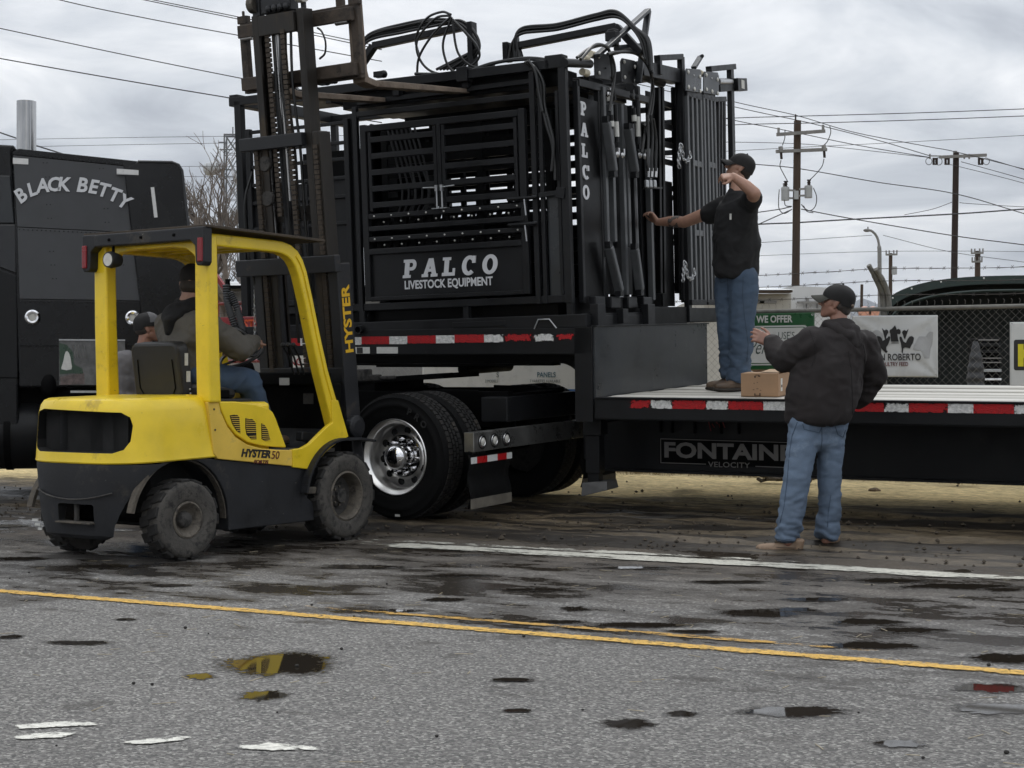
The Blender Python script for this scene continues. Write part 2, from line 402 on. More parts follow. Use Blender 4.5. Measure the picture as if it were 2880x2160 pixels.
def dirt_material():
    m = bpy.data.materials.new('shoulder_dirt'); m.use_nodes = True
    t = m.node_tree; L = t.links.new; b = t.nodes['Principled BSDF']
    def N(ty, **kw):
        n = t.nodes.new(ty)
        for a, v in kw.items(): setattr(n, a, v)
        return n
    def math_(op, a, b_=None):
        n = N('ShaderNodeMath', operation=op)
        for i, x in enumerate((a, b_)):
            if x is None: continue
            if hasattr(x, 'links'): L(x, n.inputs[i])
            else: n.inputs[i].default_value = x
        return n.outputs[0]
    def noise_(sc, det, st=(1, 1, 1), ro=0.6):
        mp = N('ShaderNodeMapping'); mp.inputs['Scale'].default_value = st; L(tc.outputs['Object'], mp.inputs[0])
        n = N('ShaderNodeTexNoise'); n.inputs['Scale'].default_value = sc; n.inputs['Detail'].default_value = det; n.inputs['Roughness'].default_value = ro
        L(mp.outputs[0], n.inputs['Vector']); return n.outputs[0]
    tc = N('ShaderNodeTexCoord'); sp = N('ShaderNodeSeparateXYZ'); L(tc.outputs['Object'], sp.inputs[0])
    y = sp.outputs[1]
    wob = noise_(0.9, 6, (0.5, 1.4, 1))
    yy = math_('ADD', y, math_('MULTIPLY', math_('SUBTRACT', wob, 0.5), 1.5))
    rp = N('ShaderNodeValToRGB'); c = rp.color_ramp
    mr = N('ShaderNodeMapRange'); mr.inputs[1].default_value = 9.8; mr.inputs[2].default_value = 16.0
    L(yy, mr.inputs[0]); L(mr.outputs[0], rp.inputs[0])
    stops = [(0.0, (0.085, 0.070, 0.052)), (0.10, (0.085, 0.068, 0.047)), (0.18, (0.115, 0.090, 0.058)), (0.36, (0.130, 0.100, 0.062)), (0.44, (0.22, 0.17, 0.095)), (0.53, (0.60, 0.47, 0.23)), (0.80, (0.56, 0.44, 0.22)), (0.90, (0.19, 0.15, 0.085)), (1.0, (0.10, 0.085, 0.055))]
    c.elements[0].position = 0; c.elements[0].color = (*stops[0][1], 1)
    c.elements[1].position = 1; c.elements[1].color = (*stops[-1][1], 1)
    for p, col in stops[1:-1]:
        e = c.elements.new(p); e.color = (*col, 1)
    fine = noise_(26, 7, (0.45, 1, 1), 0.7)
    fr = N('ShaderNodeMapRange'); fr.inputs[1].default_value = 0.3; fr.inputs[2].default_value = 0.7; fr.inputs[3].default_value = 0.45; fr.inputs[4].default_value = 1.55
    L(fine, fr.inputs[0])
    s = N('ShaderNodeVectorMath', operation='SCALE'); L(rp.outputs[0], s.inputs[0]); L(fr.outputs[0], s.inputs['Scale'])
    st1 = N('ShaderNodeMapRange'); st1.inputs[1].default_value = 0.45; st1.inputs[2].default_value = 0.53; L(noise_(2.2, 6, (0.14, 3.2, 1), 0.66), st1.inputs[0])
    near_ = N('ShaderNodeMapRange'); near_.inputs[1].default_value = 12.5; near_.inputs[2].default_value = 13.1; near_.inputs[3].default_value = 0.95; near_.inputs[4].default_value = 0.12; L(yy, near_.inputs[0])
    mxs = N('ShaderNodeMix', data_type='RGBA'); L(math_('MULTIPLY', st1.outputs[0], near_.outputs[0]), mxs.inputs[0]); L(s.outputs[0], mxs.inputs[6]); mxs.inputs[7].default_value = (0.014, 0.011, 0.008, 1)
    L(mxs.outputs[2], b.inputs['Base Color'])
    wet = N('ShaderNodeMapRange'); wet.inputs[1].default_value = 11.6; wet.inputs[2].default_value = 12.8; wet.inputs[3].default_value = 0.42; wet.inputs[4].default_value = 0.95
    L(yy, wet.inputs[0]); L(wet.outputs[0], b.inputs['Roughness'])
    bb = N('ShaderNodeBump'); bb.inputs['Strength'].default_value = 0.9; bb.inputs['Distance'].default_value = 0.03
    L(noise_(14, 8, (0.35, 1, 1), 0.7), bb.inputs['Height']); L(bb.outputs[0], b.inputs['Normal'])
    return m
mb = MB(); U0, U1, V0, V1 = -21.0, 7.0, 10.0, 16.6
nu, nv = 330, 130
vs = []
for j in range(nv + 1):
    t = V0 + (V1 - V0) * j / nv
    wm = max(0.0, min(1.0, (t - 10.2) / 0.5)) * max(0.15, min(1.0, (13.2 - t) / 0.8))
    for i in range(nu + 1):
        u = U0 + (U1 - U0) * i / nu
        h = noise.noise((u * 0.35, t * 4.2, 0)) * 0.05 + noise.noise((u * 1.3, t * 9.0, 5)) * 0.032 + noise.noise((u * 4, t * 13.0, 7)) * 0.014
        h = h * wm + noise.noise((u * 5, t * 7, 2)) * 0.012
        vs.append((u, t, gz(t) + h - 0.004))
mb.add(vs, [(j * (nu + 1) + i, j * (nu + 1) + i + 1, (j + 1) * (nu + 1) + i + 1, (j + 1) * (nu + 1) + i) for j in range(nv) for i in range(nu)])
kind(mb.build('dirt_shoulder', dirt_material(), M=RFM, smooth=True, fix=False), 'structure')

def road_material():
    m = bpy.data.materials.new('asphalt'); m.use_nodes = True
    t = m.node_tree; L = t.links.new; b = t.nodes['Principled BSDF']
    def N(ty, **kw):
        n = t.nodes.new(ty)
        for a, v in kw.items(): setattr(n, a, v)
        return n
    def mt(op, a, b_=None, clamp=False):
        n = N('ShaderNodeMath', operation=op); n.use_clamp = clamp
        for i, x in enumerate((a, b_)):
            if x is None: continue
            if hasattr(x, 'links'): L(x, n.inputs[i])
            else: n.inputs[i].default_value = x
        return n.outputs[0]
    tc = N('ShaderNodeTexCoord'); sp = N('ShaderNodeSeparateXYZ'); L(tc.outputs['Object'], sp.inputs[0]); ty = sp.outputs[1]
    def nz(sc, det, st=(1, 1, 1), ro=0.6, off=(0, 0, 0)):
        mp = N('ShaderNodeMapping'); mp.inputs['Scale'].default_value = st; mp.inputs['Location'].default_value = off; L(tc.outputs['Object'], mp.inputs[0])
        n = N('ShaderNodeTexNoise'); n.inputs['Scale'].default_value = sc; n.inputs['Detail'].default_value = det; n.inputs['Roughness'].default_value = ro
        L(mp.outputs[0], n.inputs['Vector']); return n.outputs[0]
    def rng(x, a, b_, c, d):
        n = N('ShaderNodeMapRange')
        for i, v in enumerate((a, b_, c, d)): n.inputs[i + 1].default_value = v
        L(x, n.inputs[0]); return n.outputs[0]
    def mix(f, a, b_):
        n = N('ShaderNodeMix', data_type='RGBA')
        if hasattr(f, 'links'): L(f, n.inputs[0])
        else: n.inputs[0].default_value = f
        for x, i in ((a, 6), (b_, 7)):
            if hasattr(x, 'links'): L(x, n.inputs[i])
            else: n.inputs[i].default_value = (*x, 1)
        return n.outputs[2]
    # aggregate: pale and dark stones in a grey binder
    vo = N('ShaderNodeTexVoronoi'); vo.inputs['Scale'].default_value = 95
    L(tc.outputs['Object'], vo.inputs['Vector'])
    stone = N('ShaderNodeSeparateColor'); L(vo.outputs['Color'], stone.inputs[0])
    sv = rng(stone.outputs[0], 0, 1, 0, 1)
    rp = N('ShaderNodeValToRGB'); c = rp.color_ramp
    c.elements[0].position = 0.0; c.elements[0].color = (0.092, 0.090, 0.088, 1)
    c.elements[1].position = 1.0; c.elements[1].color = (0.42, 0.41, 0.38, 1)
    for p, col in ((0.30, (0.140, 0.135, 0.128)), (0.62, (0.198, 0.190, 0.180)), (0.86, (0.27, 0.262, 0.248))):
        e = c.elements.new(p); e.color = (*col, 1)
    L(sv, rp.inputs[0])
    gr = nz(330, 3, ro=0.7)
    s = N('ShaderNodeVectorMath', operation='SCALE'); L(rp.outputs[0], s.inputs[0]); L(rng(gr, 0.3, 0.7, 0.62, 1.38), s.inputs['Scale'])
    big = nz(0.55, 5, (0.6, 1, 1))
    s2 = N('ShaderNodeVectorMath', operation='SCALE'); L(s.outputs[0], s2.inputs[0]); L(rng(big, 0.3, 0.7, 0.84, 1.16), s2.inputs['Scale'])
    col = s2.outputs[0]
    # brown film of dirt carried in from the shoulder
    dm = mt('MULTIPLY', rng(mt('ADD', ty, mt('MULTIPLY', nz(1.3, 5, (0.4, 1.3, 1)), 2.6)), 8.9, 11.2, 0, 0.85), 1.0, True)
    col = mix(dm, col, (0.085, 0.066, 0.047))
    # wet patches: long streaks, dense in the wheel paths near the far edge
    w1 = nz(1.1, 7, (0.75, 1.5, 1), 0.64)
    w2 = nz(3.4, 7, (0.7, 1.3, 1), 0.68, (3, 7, 0))
    bias = rng(ty, 5.2, 7.4, -0.10, 0.035)
    wv = mt('ADD', mt('ADD', mt('MULTIPLY', w1, 0.52), mt('MULTIPLY', w2, 0.48)), bias)
    wv = mt('ADD', mt('MULTIPLY', mt('SUBTRACT', wv, 0.5), 1.7), 0.5)
    damp = rng(wv, 0.475, 0.56, 0, 1)
    wet = rng(wv, 0.57, 0.62, 0, 1)
    ws = N('ShaderNodeVectorMath', operation='SCALE'); L(col, ws.inputs[0]); L(mt('SUBTRACT', 1.0, mt('ADD', mt('MULTIPLY', damp, 0.50), mt('MULTIPLY', wet, 0.32))), ws.inputs['Scale'])
    tint = mix(mt('MULTIPLY', damp, 0.45), ws.outputs[0], (0.050, 0.040, 0.030))
    L(tint, b.inputs['Base Color'])
    L(mt('SUBTRACT', 0.92, mt('ADD', mt('MULTIPLY', damp, 0.32), mt('MULTIPLY', wet, 0.46))), b.inputs['Roughness'])
    bb = N('ShaderNodeBump'); bb.inputs['Distance'].default_value = 0.012
    L(mt('SUBTRACT', 0.9, mt('MULTIPLY', wet, 0.82)), bb.inputs['Strength'])
    L(mt('ADD', mt('MULTIPLY', sv, 0.5), mt('MULTIPLY', gr, 0.6)), bb.inputs['Height']); L(bb.outputs[0], b.inputs['Normal'])
    return m
mb = MB()
edge = [-200, -60, -30] + [-22 + 0.25 * i for i in range(0, 125)] + [20, 60, 200]
far = [10.22 + 0.10 * noise.noise((u * 0.8, 1, 0)) + 0.05 * noise.noise((u * 3, 2, 0)) for u in edge]
rows = [-30, -4, 3, 9, 10.03, None]
vs = [(u, (r if r is not None else far[i]), 0.004 + (gz(far[i]) if r is None else 0)) for r in rows for i, u in enumerate(edge)]
k = len(edge)
mb.add(vs, [(a * k + i, a * k + i + 1, (a + 1) * k + i + 1, (a + 1) * k + i) for a in range(len(rows) - 1) for i in range(k - 1)])
kind(mb.build('road', road_material(), M=RFM, fix=False), 'structure')

def paint_mat(name, col, cover, scale=9.0, stretch=(0.5, 1, 1)):
    m = pm(name, col, 0.8, var=0.3, vscale=40, bump=0.5, bscale=120)
    t = m.node_tree; L = t.links.new; b = t.nodes['Principled BSDF']
    tc = t.nodes.new('ShaderNodeTexCoord'); mp = t.nodes.new('ShaderNodeMapping'); mp.inputs['Scale'].default_value = stretch
    L(tc.outputs['Object'], mp.inputs[0])
    n = t.nodes.new('ShaderNodeTexNoise'); n.inputs['Scale'].default_value = scale; n.inputs['Detail'].default_value = 9; n.inputs['Roughness'].default_value = 0.78
    L(mp.outputs[0], n.inputs['Vector'])
    uv = t.nodes.new('ShaderNodeAttribute'); uv.attribute_name = 'wear'
    ad = t.nodes.new('ShaderNodeMath'); ad.operation = 'ADD'; L(n.outputs[0], ad.inputs[0]); L(uv.outputs['Fac'], ad.inputs[1])
    r = t.nodes.new('ShaderNodeMapRange'); r.inputs[1].default_value = 1.0 - cover - 0.035; r.inputs[2].default_value = 1.0 - cover + 0.035
    L(ad.outputs[0], r.inputs[0]); L(r.outputs[0], b.inputs['Alpha'])
    return m
yellow_line = paint_mat('yellow_line_paint', (0.62, 0.38, 0.085), 0.50, 40, (0.7, 1, 1))
yellow_old = paint_mat('yellow_line_old_paint', (0.46, 0.27, 0.06), 0.47, 20)
white_line = paint_mat('white_line_paint', (0.50, 0.49, 0.43), 0.46, 13, (0.35, 1, 1))
white_splash = paint_mat('white_splash_paint', (0.66, 0.65, 0.59), 0.415, 30, (0.5, 1, 1))
def strip(name, mat, u0, u1, tc_, w, z, wearfun=None, nx=60, wob=0.01):
    mb = MB(); ny = 4; vs = []; wear = []
    for j in range(ny + 1):
        for i in range(nx + 1):
            u = u0 + (u1 - u0) * i / nx; v = j / ny
            t = tc_ + (v - 0.5) * w + wob * noise.noise((u * 0.7, tc_, 0))
            vs.append((u, t, gz(t) + z)); e = 1 - abs(v - 0.5) * 2
            wear.append((min(e * 0.5, 0.20) - 0.13) + (wearfun(u, v) if wearfun else 0))
    mb.add(vs, [(j * (nx + 1) + i, j * (nx + 1) + i + 1, (j + 1) * (nx + 1) + i + 1, (j + 1) * (nx + 1) + i) for j in range(ny) for i in range(nx)])
    o = mb.build(name, mat, M=RFM, fix=False)
    a = o.data.attributes.new('wear', 'FLOAT', 'POINT'); a.data.foreach_set('value', wear)
    return kind(o, 'structure')
def fade(a, b, w=0.6, d=-0.35): return lambda u, v: d * (1 - max(0, min(1, min(u - a, b - u) / w)))
strip('road_marking', yellow_line, -40, 10, 6.60, 0.14, 0.010, None, 160)
strip('road_marking', yellow_old, -6.0, -0.2, 6.86, 0.10, 0.010, fade(-5.6, -0.8, 1.5))
strip('road_marking', white_line, -6.4, 10, 9.78, 0.34, 0.012, lambda u, v: 0.06 + 0.12 * noise.noise((u * 0.9, v * 2, 3)) - 0.16 * max(0, min(1, (u + 2.2) / 0.8)) - (0.2 if u < -5.9 else 0), 160, 0.05)
strip('road_marking', white_line, -6.5, -2.2, 10.02, 0.17, 0.012, lambda u, v: -0.05 + 0.12 * noise.noise((u * 1.5, v, 9)) - 0.25 * max(0, min(1, (u + 3.6) / 1.2)), 90, 0.10)
strip('road_marking', white_line, -16, -6.6, 9.72, 0.13, 0.012, lambda u, v: -0.10, 90, 0.05)
def blotch(name, mat, pts, z, wear0=0.0):
    """irregular flat patch from its outline on the road (full-frame pixels)"""
    P = [onroad(*p) for p in pts]
    n = len(P); cx = sum(p[0] for p in P) / n; cy = sum(p[1] for p in P) / n
    out = []
    for i in range(n):
        a, b = P[i], P[(i + 1) % n]
        for q in range(6): out.append((a[0] + (b[0] - a[0]) * q / 6, a[1] + (b[1] - a[1]) * q / 6))
    mb = MB(); vs = [(cx, cy, z)]; k = len(out); wear = [0.22 + wear0]
    for s_, w_ in ((0.6, 0.14), (1.08, -0.30)):
        for p in out:
            vs.append((cx + (p[0] - cx) * s_, cy + (p[1] - cy) * s_, z)); wear.append(w_ + wear0)
    fs = [(0, 1 + i, 1 + (i + 1) % k) for i in range(k)] + [(1 + i, 1 + k + i, 1 + k + (i + 1) % k, 1 + (i + 1) % k) for i in range(k)]
    mb.add(vs, fs); o = mb.build(name, mat, M=RFM)
    a = o.data.attributes.new('wear', 'FLOAT', 'POINT'); a.data.foreach_set('value', wear)
    return kind(o, 'structure')
for pts in ([(0, 2046), (180, 2030), (345, 2036), (330, 2046), (120, 2056), (0, 2062)],
            [(0, 2074), (150, 2062), (260, 2064), (230, 2080), (60, 2090), (0, 2088)],
            [(300, 2096), (430, 2080), (580, 2072), (560, 2086), (420, 2102), (330, 2106)],
            [(605, 2105), (760, 2090), (950, 2108), (940, 2120), (760, 2122), (640, 2114)]):
    blotch('road_marking', white_splash, pts, 0.009)

# standing water: shallow sheets of water lying in the dips of the asphalt
water = bpy.data.materials.new('puddle_water'); water.use_nodes = True
_b = water.node_tree.nodes['Principled BSDF']
_b.inputs['Base Color'].default_value = (0.022, 0.018, 0.014, 1); _b.inputs['Roughness'].default_value = 0.025; _b.inputs['IOR'].default_value = 1.45
_n = water.node_tree.nodes.new('ShaderNodeTexNoise'); _n.inputs['Scale'].default_value = 34; _n.inputs['Detail'].default_value = 6; _n.inputs['Roughness'].default_value = 0.7
_c = water.node_tree.nodes.new('ShaderNodeTexCoord'); water.node_tree.links.new(_c.outputs['Object'], _n.inputs['Vector'])
_a = water.node_tree.nodes.new('ShaderNodeAttribute'); _a.attribute_name = 'wear'
_s = water.node_tree.nodes.new('ShaderNodeMath'); _s.operation = 'ADD'; water.node_tree.links.new(_n.outputs[0], _s.inputs[0]); water.node_tree.links.new(_a.outputs['Fac'], _s.inputs[1])
_r = water.node_tree.nodes.new('ShaderNodeMapRange'); _r.inputs[1].default_value = 0.48; _r.inputs[2].default_value = 0.54; _r.inputs[3].default_value = 0.5; _r.inputs[4].default_value = 0.03
water.node_tree.links.new(_s.outputs[0], _r.inputs[0]); water.node_tree.links.new(_r.outputs[0], _b.inputs['Roughness'])
_q = water.node_tree.nodes.new('ShaderNodeValToRGB'); _q.color_ramp.elements[0].position = 0.26; _q.color_ramp.elements[0].color = (0, 0, 0, 1); _q.color_ramp.elements[1].position = 0.53; _q.color_ramp.elements[1].color = (1, 1, 1, 1)
_e = _q.color_ramp.elements.new(0.46); _e.color = (0.42, 0.42, 0.42, 1)
water.node_tree.links.new(_s.outputs[0], _q.inputs[0]); water.node_tree.links.new(_q.outputs[0], _b.inputs['Alpha'])
def puddle(px, py, w, h, seed):
    c = groundpt(px, py)
    hw = w / FOC * c.y / 2; hd = abs(groundpt(px, py - h / 2).y - groundpt(px, py + h / 2).y) / 2
    mb = MB(); n = 64; vs = [(0, 0, 0)]; wear = [0.45]; rings = ((0.45, 0.40), (0.75, 0.16), (1.0, -0.02), (1.3, -0.20), (1.6, -0.5))
    for k, w_ in rings:
        for i in range(n):
            a = 2 * math.pi * i / n
            r = 1 + 0.34 * noise.noise((math.cos(a) * 1.5 + seed, math.sin(a) * 1.5, 0)) + 0.22 * noise.noise((math.cos(a) * 4 + seed, math.sin(a) * 4, 3))
            vs.append((hw * r * k * math.cos(a), hd * r * k * math.sin(a), 0)); wear.append(w_)
    fs = [(0, 1 + i, 1 + (i + 1) % n) for i in range(n)]
    for q in range(len(rings) - 1): fs += [(1 + q * n + i, 1 + (q + 1) * n + i, 1 + (q + 1) * n + (i + 1) % n, 1 + q * n + (i + 1) % n) for i in range(n)]
    mb.add(vs, fs)
    o = mb.build('puddle', water, M=Matrix.Translation((c.x, c.y, 0.0065 + 0.00002 * seed)))
    a = o.data.attributes.new('wear', 'FLOAT', 'POINT'); a.data.foreach_set('value', wear)
    kind(o, 'structure')
for i, p in enumerate([(800, 1872, 300, 56), (742, 1961, 110, 26), (560, 1906, 70, 16), (2232, 2004, 260, 30), (1766, 2040, 130, 26), (1918, 2012, 80, 16), (2140, 1728, 260, 34), (2240, 1718, 140, 16),
                       (2440, 1752, 240, 22), (2560, 1775, 230, 20), (2450, 1820, 250, 20), (2830, 1856, 180, 28), (2790, 1940, 190, 26), (2810, 1998, 240, 30), (2700, 1652, 330, 24), (2500, 1636, 240, 18), (2820, 1662, 120, 14),
                       (1616, 1716, 80, 18), (1560, 1752, 190, 12), (1800, 1762, 330, 20), (1950, 1780, 160, 14), (2525, 2098, 130, 22), (30, 1795, 60, 10), (352, 1746, 70, 8), (220, 1812, 180, 10), (1452, 2004, 80, 10), (1020, 1598, 260, 16), (1250, 1690, 120, 16), (1500, 1662, 220, 12), (300, 1596, 260, 14), (60, 1574, 160, 14), (480, 1650, 150, 10),
                       (1100, 1722, 200, 10), (2050, 1640, 260, 12), (2300, 1690, 200, 14), (1780, 1600, 240, 8), (1300, 1622, 220, 9), (2050, 1484, 330, 8), (20, 1482, 120, 10), (640, 1542, 90, 8), (1440, 1917, 130, 9)]):
    puddle(p[0], p[1], p[2] * (0.85 if p[1] < 1790 else 1), p[3] * (0.7 if p[1] < 1790 else 1), i * 3.7)
# ================================================================= STEP-DECK TRAILER
TF = frame((0.507, 12.604, 1.021), R(-27.26), R(0.38), R(2.47))   # x to the rear, y away, z up from the tape line
TFI = TF.inverted()
def ray_on(F, px, py, ax, val):
    """where the sight line through a full-frame pixel meets a plane of frame F"""
    Fi = F.inverted(); c = Fi @ Vector((0, 0, EYE)); d = Fi.to_3x3() @ Vector(((px - 1440) / FOC, 1, -(py - 1080) / FOC))
    return c + d * ((val - c[ax]) / d[ax])
def bar_part(parent, name, p0, p1, w, h=None, mat=None, bevel=0.004, up=(0, 0, 1)):
    return MB().bar(p0, p1, w, h, up).build(name, mat, parent, bevel)

plank_mats = [pm('deck_plank_%d' % i, c, 0.55, var=0.2, vscale=5, bump=0.12, bscale=30, stretch=(0.15, 1, 1), dirt=((0.10, 0.095, 0.085), 0.28, 5))
              for i, c in enumerate([(0.36, 0.345, 0.305), (0.46, 0.445, 0.40), (0.28, 0.265, 0.23), (0.55, 0.535, 0.49)])]
trailer = thing('step_deck_trailer', 'black step deck trailer with red and white reflective tape and a pale planked lower deck', 'trailer', TF)
XR = 8.4
# lower deck boards run lengthwise
nb = 13; y0, y1 = 0.062, 2.535; bw = (y1 - y0) / nb
rnd = random.Random(3)
for i in range(nb):
    z = 0.03 + rnd.uniform(-0.004, 0.004)
    MB().box(((0.2 + XR) / 2, y0 + bw * (i + 0.5), z), (XR - 0.2, bw - 0.012, 0.036)).build('plank', plank_mats[[1, 3, 0, 1, 2, 3, 1, 0, 3, 1, 2, 1, 3][i]], trailer, 0.004)
MB().box(((0.16 + XR) / 2, 1.3, -0.015), (XR - 0.16, 2.5, 0.02)).build('deck_pan', frame_black, trailer)
for yy, nm in ((0.0, 1), (2.545, -1)):
    mb = MB()
    mb.box(((0.17 + XR) / 2, yy + 0.025, -0.035), (XR - 0.17, 0.05, 0.17))
    mb.box(((0.17 + XR) / 2, yy + 0.025 - 0.008 * nm, 0.046), (XR - 0.17, 0.066, 0.012))
    mb.box(((0.17 + XR) / 2, yy + 0.025 + 0.04 * nm, -0.125), (XR - 0.17, 0.10, 0.012))
    mb.build('side_rail', trailer_black, trailer, 0.003)
    mb = MB(); mb.box((-1.52, yy + 0.025, 0.50), (3.34, 0.05, 0.21)); mb.box((-1.52, yy + 0.025 + 0.04 * nm, 0.392), (3.34, 0.09, 0.012))
    mb.build('side_rail', trailer_black, trailer, 0.003)
# reflective tape, worn along its edges
tape_worn = [paint_mat('tape_red_worn', (0.36, 0.007, 0.010), 0.64, 20, (1, 1, 1)), paint_mat('tape_white_worn', (0.60, 0.60, 0.585), 0.63, 20, (1, 1, 1))]
for m_ in tape_worn: m_.node_tree.nodes['Principled BSDF'].inputs['Roughness'].default_value = 0.4
def tape(x0, x1, z, y, red, worn, h=0.066):
    mb = MB(); nx, nz = 12, 6
    vs = [(x0 + (x1 - x0) * i / nx, y, z + h * (j / nz - 0.5)) for j in range(nz + 1) for i in range(nx + 1)]
    mb.add(vs, [(j * (nx + 1) + i, j * (nx + 1) + i + 1, (j + 1) * (nx + 1) + i + 1, (j + 1) * (nx + 1) + i) for j in range(nz) for i in range(nx)])
    o = mb.build('reflective_tape', tape_worn[0 if red else 1], trailer, fix=False)
    wear = [(-0.10 + 0.30 * min(1, 2.6 * min(i / nx, 1 - i / nx, j / nz, 1 - j / nz)) - worn) for j in range(nz + 1) for i in range(nx + 1)]
    a = o.data.attributes.new('wear', 'FLOAT', 'POINT'); a.data.foreach_set('value', wear)
P_, WH, RD = 0.4572, 0.1778, 0.2794
x = 0.652; tape(0.47, x, 0.0, -0.0035, True, 0.10)
i = 0
while x < XR - 0.3:
    tape(x, x + WH, 0.0, -0.0035, False, (0.05, 0.03, -0.02, 0.03, 0.05, 0.0)[i % 6]); tape(x + WH, x + P_, 0.0, -0.0035, True, (0.0, 0.02, -0.03)[i % 3]); x += P_; i += 1
x = -2.013 - 2 * P_; i = 0
while x < -0.05:
    e1 = min(x + RD, 0.02); tape(x, e1, 0.553 - 0.018 + 0.010 * x, -0.0035, True, (-0.06, -0.06, -0.05, -0.02, 0.0, 0.14, 0.2)[min(i, 6)])
    if x + P_ < 0.05: tape(x + RD, x + P_, 0.553 - 0.018 + 0.010 * x, -0.0035, False, (-0.06, -0.06, -0.06, -0.04, 0.03, 0.12, 0.2)[min(i, 6)])
    x += P_; i += 1
for x0, x1 in ((-2.13, -1.93), (-1.86, -1.65)):
    mb = MB().box(((x0 + x1) / 2, -0.004, 0.43), (x1 - x0, 0.004, 0.055)); mb.build('sticker', decal_white, trailer)
MB().box((-2.03, -0.0065, 0.43), (0.06, 0.003, 0.05)).build('sticker', black_letter, trailer)
# main beams with the goose neck
def beam_outline():
    p = [(8.2, -0.60), (-0.13, -0.60), (-0.30, -0.52), (-0.30, 0.10)]
    p += [(-0.52 + 0.22 * math.cos(R(a)), 0.08 + 0.215 * math.sin(R(a))) for a in range(10, 91, 10)]
    p += [(-3.15, 0.295), (-3.15, 0.58), (0.17, 0.58), (0.17, -0.06), (8.2, -0.06)]
    return p
XZ = Matrix(((1, 0, 0, 0), (0, 0, -1, 0), (0, 1, 0, 0), (0, 0, 0, 1)))   # local XY drawn in the XZ plane, extruded towards -y
for yy in (0.82, 1.80):
    mb = MB(); mb.prism(beam_outline(), 0.02, Matrix.Translation((0, yy, 0)) @ XZ)
    mb.box((4.03, yy - 0.01, -0.605), (8.33, 0.16, 0.02)); mb.box((4.1, yy - 0.01, -0.055), (8.2, 0.16, 0.02)); mb.box((-1.85, yy - 0.01, 0.285), (2.6, 0.16, 0.018))
    mb.build('main_beam', trailer_black, trailer)
mb = MB()
for k in range(24): mb.box((0.45 + k * 0.33, 1.3, -0.085), (0.06, 2.46, 0.10))
for k in range(9): mb.box((-3.0 + k * 0.36, 1.3, 0.46), (0.06, 2.46, 0.14))
kind(mb.build('cross_members', frame_black, trailer), 'stuff')
MB().box((-1.52, 1.3, 0.575), (3.34, 2.5, 0.05)).build('upper_deck', frame_black, trailer, 0.003)
MB().box((-1.75, 1.31, 0.275), (1.2, 1.1, 0.03)).build('coupler_plate', frame_black, trailer)
# step wall between the two decks
MB().box((0.16, 1.30, 0.33), (0.025, 2.56, 0.575)).build('step_wall', wall_grey, trailer, 0.004)
MB().box((0.165, 1.30, 0.615), (0.05, 2.58, 0.012)).build('wall_lip', trailer_black, trailer, 0.003)
MB().box((0.075, 0.012, 0.23), (0.155, 0.024, 0.76)).build('neck_plate', trailer_black, trailer, 0.003)
# maker's panel on the near beam
FM = Matrix.Translation((0, 0.790, 0)) @ Matrix(((1, 0, 0, 0), (0, 0, -1, 0), (0, 1, 0, 0), (0, 0, 0, 1)))
nb_ = MB().box((1.05, 0.796, -0.437), (1.30, 0.006, 0.215)); name_panel = nb_.build('name_panel', frame_black, trailer)
def tl(name, s, x, z, size, mat, **k):
    return text(name, s, size, mat, name_panel, Matrix.Translation((x, 0, z)) @ FM, **k)
tl('lettering', 'FONTAINE', 0.435, -0.432, 0.172, silver_letter, bold=0.006, xs=1.33, align='LEFT', ex=0.001)
tl('lettering', 'VELOCITY', 0.830, -0.537, 0.062, silver_letter, bold=0.0004, xs=1.22, align='LEFT', ex=0.001, spacing=1.04)
for (xa, za, xb, zb) in ((0.41, -0.335, 1.69, -0.341), (0.412, -0.335, 0.412, -0.537), (0.41, -0.535, 0.81, -0.535), (1.235, -0.540, 1.69, -0.542)):
    MB().bar((xa, 0.790, za), (xb, 0.790, zb), 0.004, 0.006).build('border_line', silver_letter, name_panel)
for xk in (0.42, 0.52, 0.72, 0.95, 1.1): MB().box((xk, 0.782, -0.22), (0.012, 0.04, 0.12)).build('bracket', frame_black, trailer)
mb = MB()
for q in range(5): mb.bar((0.84 + 0.03 * q, 0.779, -0.18 - 0.02 * (q % 2)), (0.86 + 0.03 * q, 0.779, -0.26 + 0.03 * (q % 3)), 0.006)
mb.build('red_wire_clip', pm('red_plastic', (0.22, 0.01, 0.015), 0.5), trailer)
# landing gear
for yy in (0.25, 2.3):
    mb = MB(); mb.box((0.06, yy, -0.12), (0.16, 0.14, 0.30)); mb.box((0.055, yy, -0.36), (0.125, 0.11, 0.44)); mb.box((0.055, yy, -0.60), (0.10, 0.09, 0.14))
    leg = mb.build('landing_leg', trailer_black, trailer, 0.006)
    mb = MB(); mb.add([(-0.02, yy - 0.10, -0.655), (0.20, yy - 0.10, -0.635), (0.20, yy + 0.10, -0.635), (-0.02, yy + 0.10, -0.655), (-0.02, yy - 0.12, -0.765), (0.21, yy - 0.12, -0.705), (0.21, yy + 0.12, -0.705), (-0.02, yy + 0.12, -0.765)],
                      [(0, 1, 2, 3), (4, 7, 6, 5), (0, 4, 5, 1), (1, 5, 6, 2), (2, 6, 7, 3), (3, 7, 4, 0)])
    mb.build('foot', pm('galv_dark%d' % int(yy), (0.10, 0.10, 0.10), 0.5, 0.5, var=0.3), leg, 0.004)
MB().cyl((0.06, 0.3, -0.16), (0.06, 2.3, -0.16), 0.025).build('crank_shaft', frame_black, trailer, smooth=True)
MB().cyl((-1.50, 0.85, 0.24), (-1.50, 1.75, 0.24), 0.05).build('axle_bumper', frame_black, trailer, smooth=True)
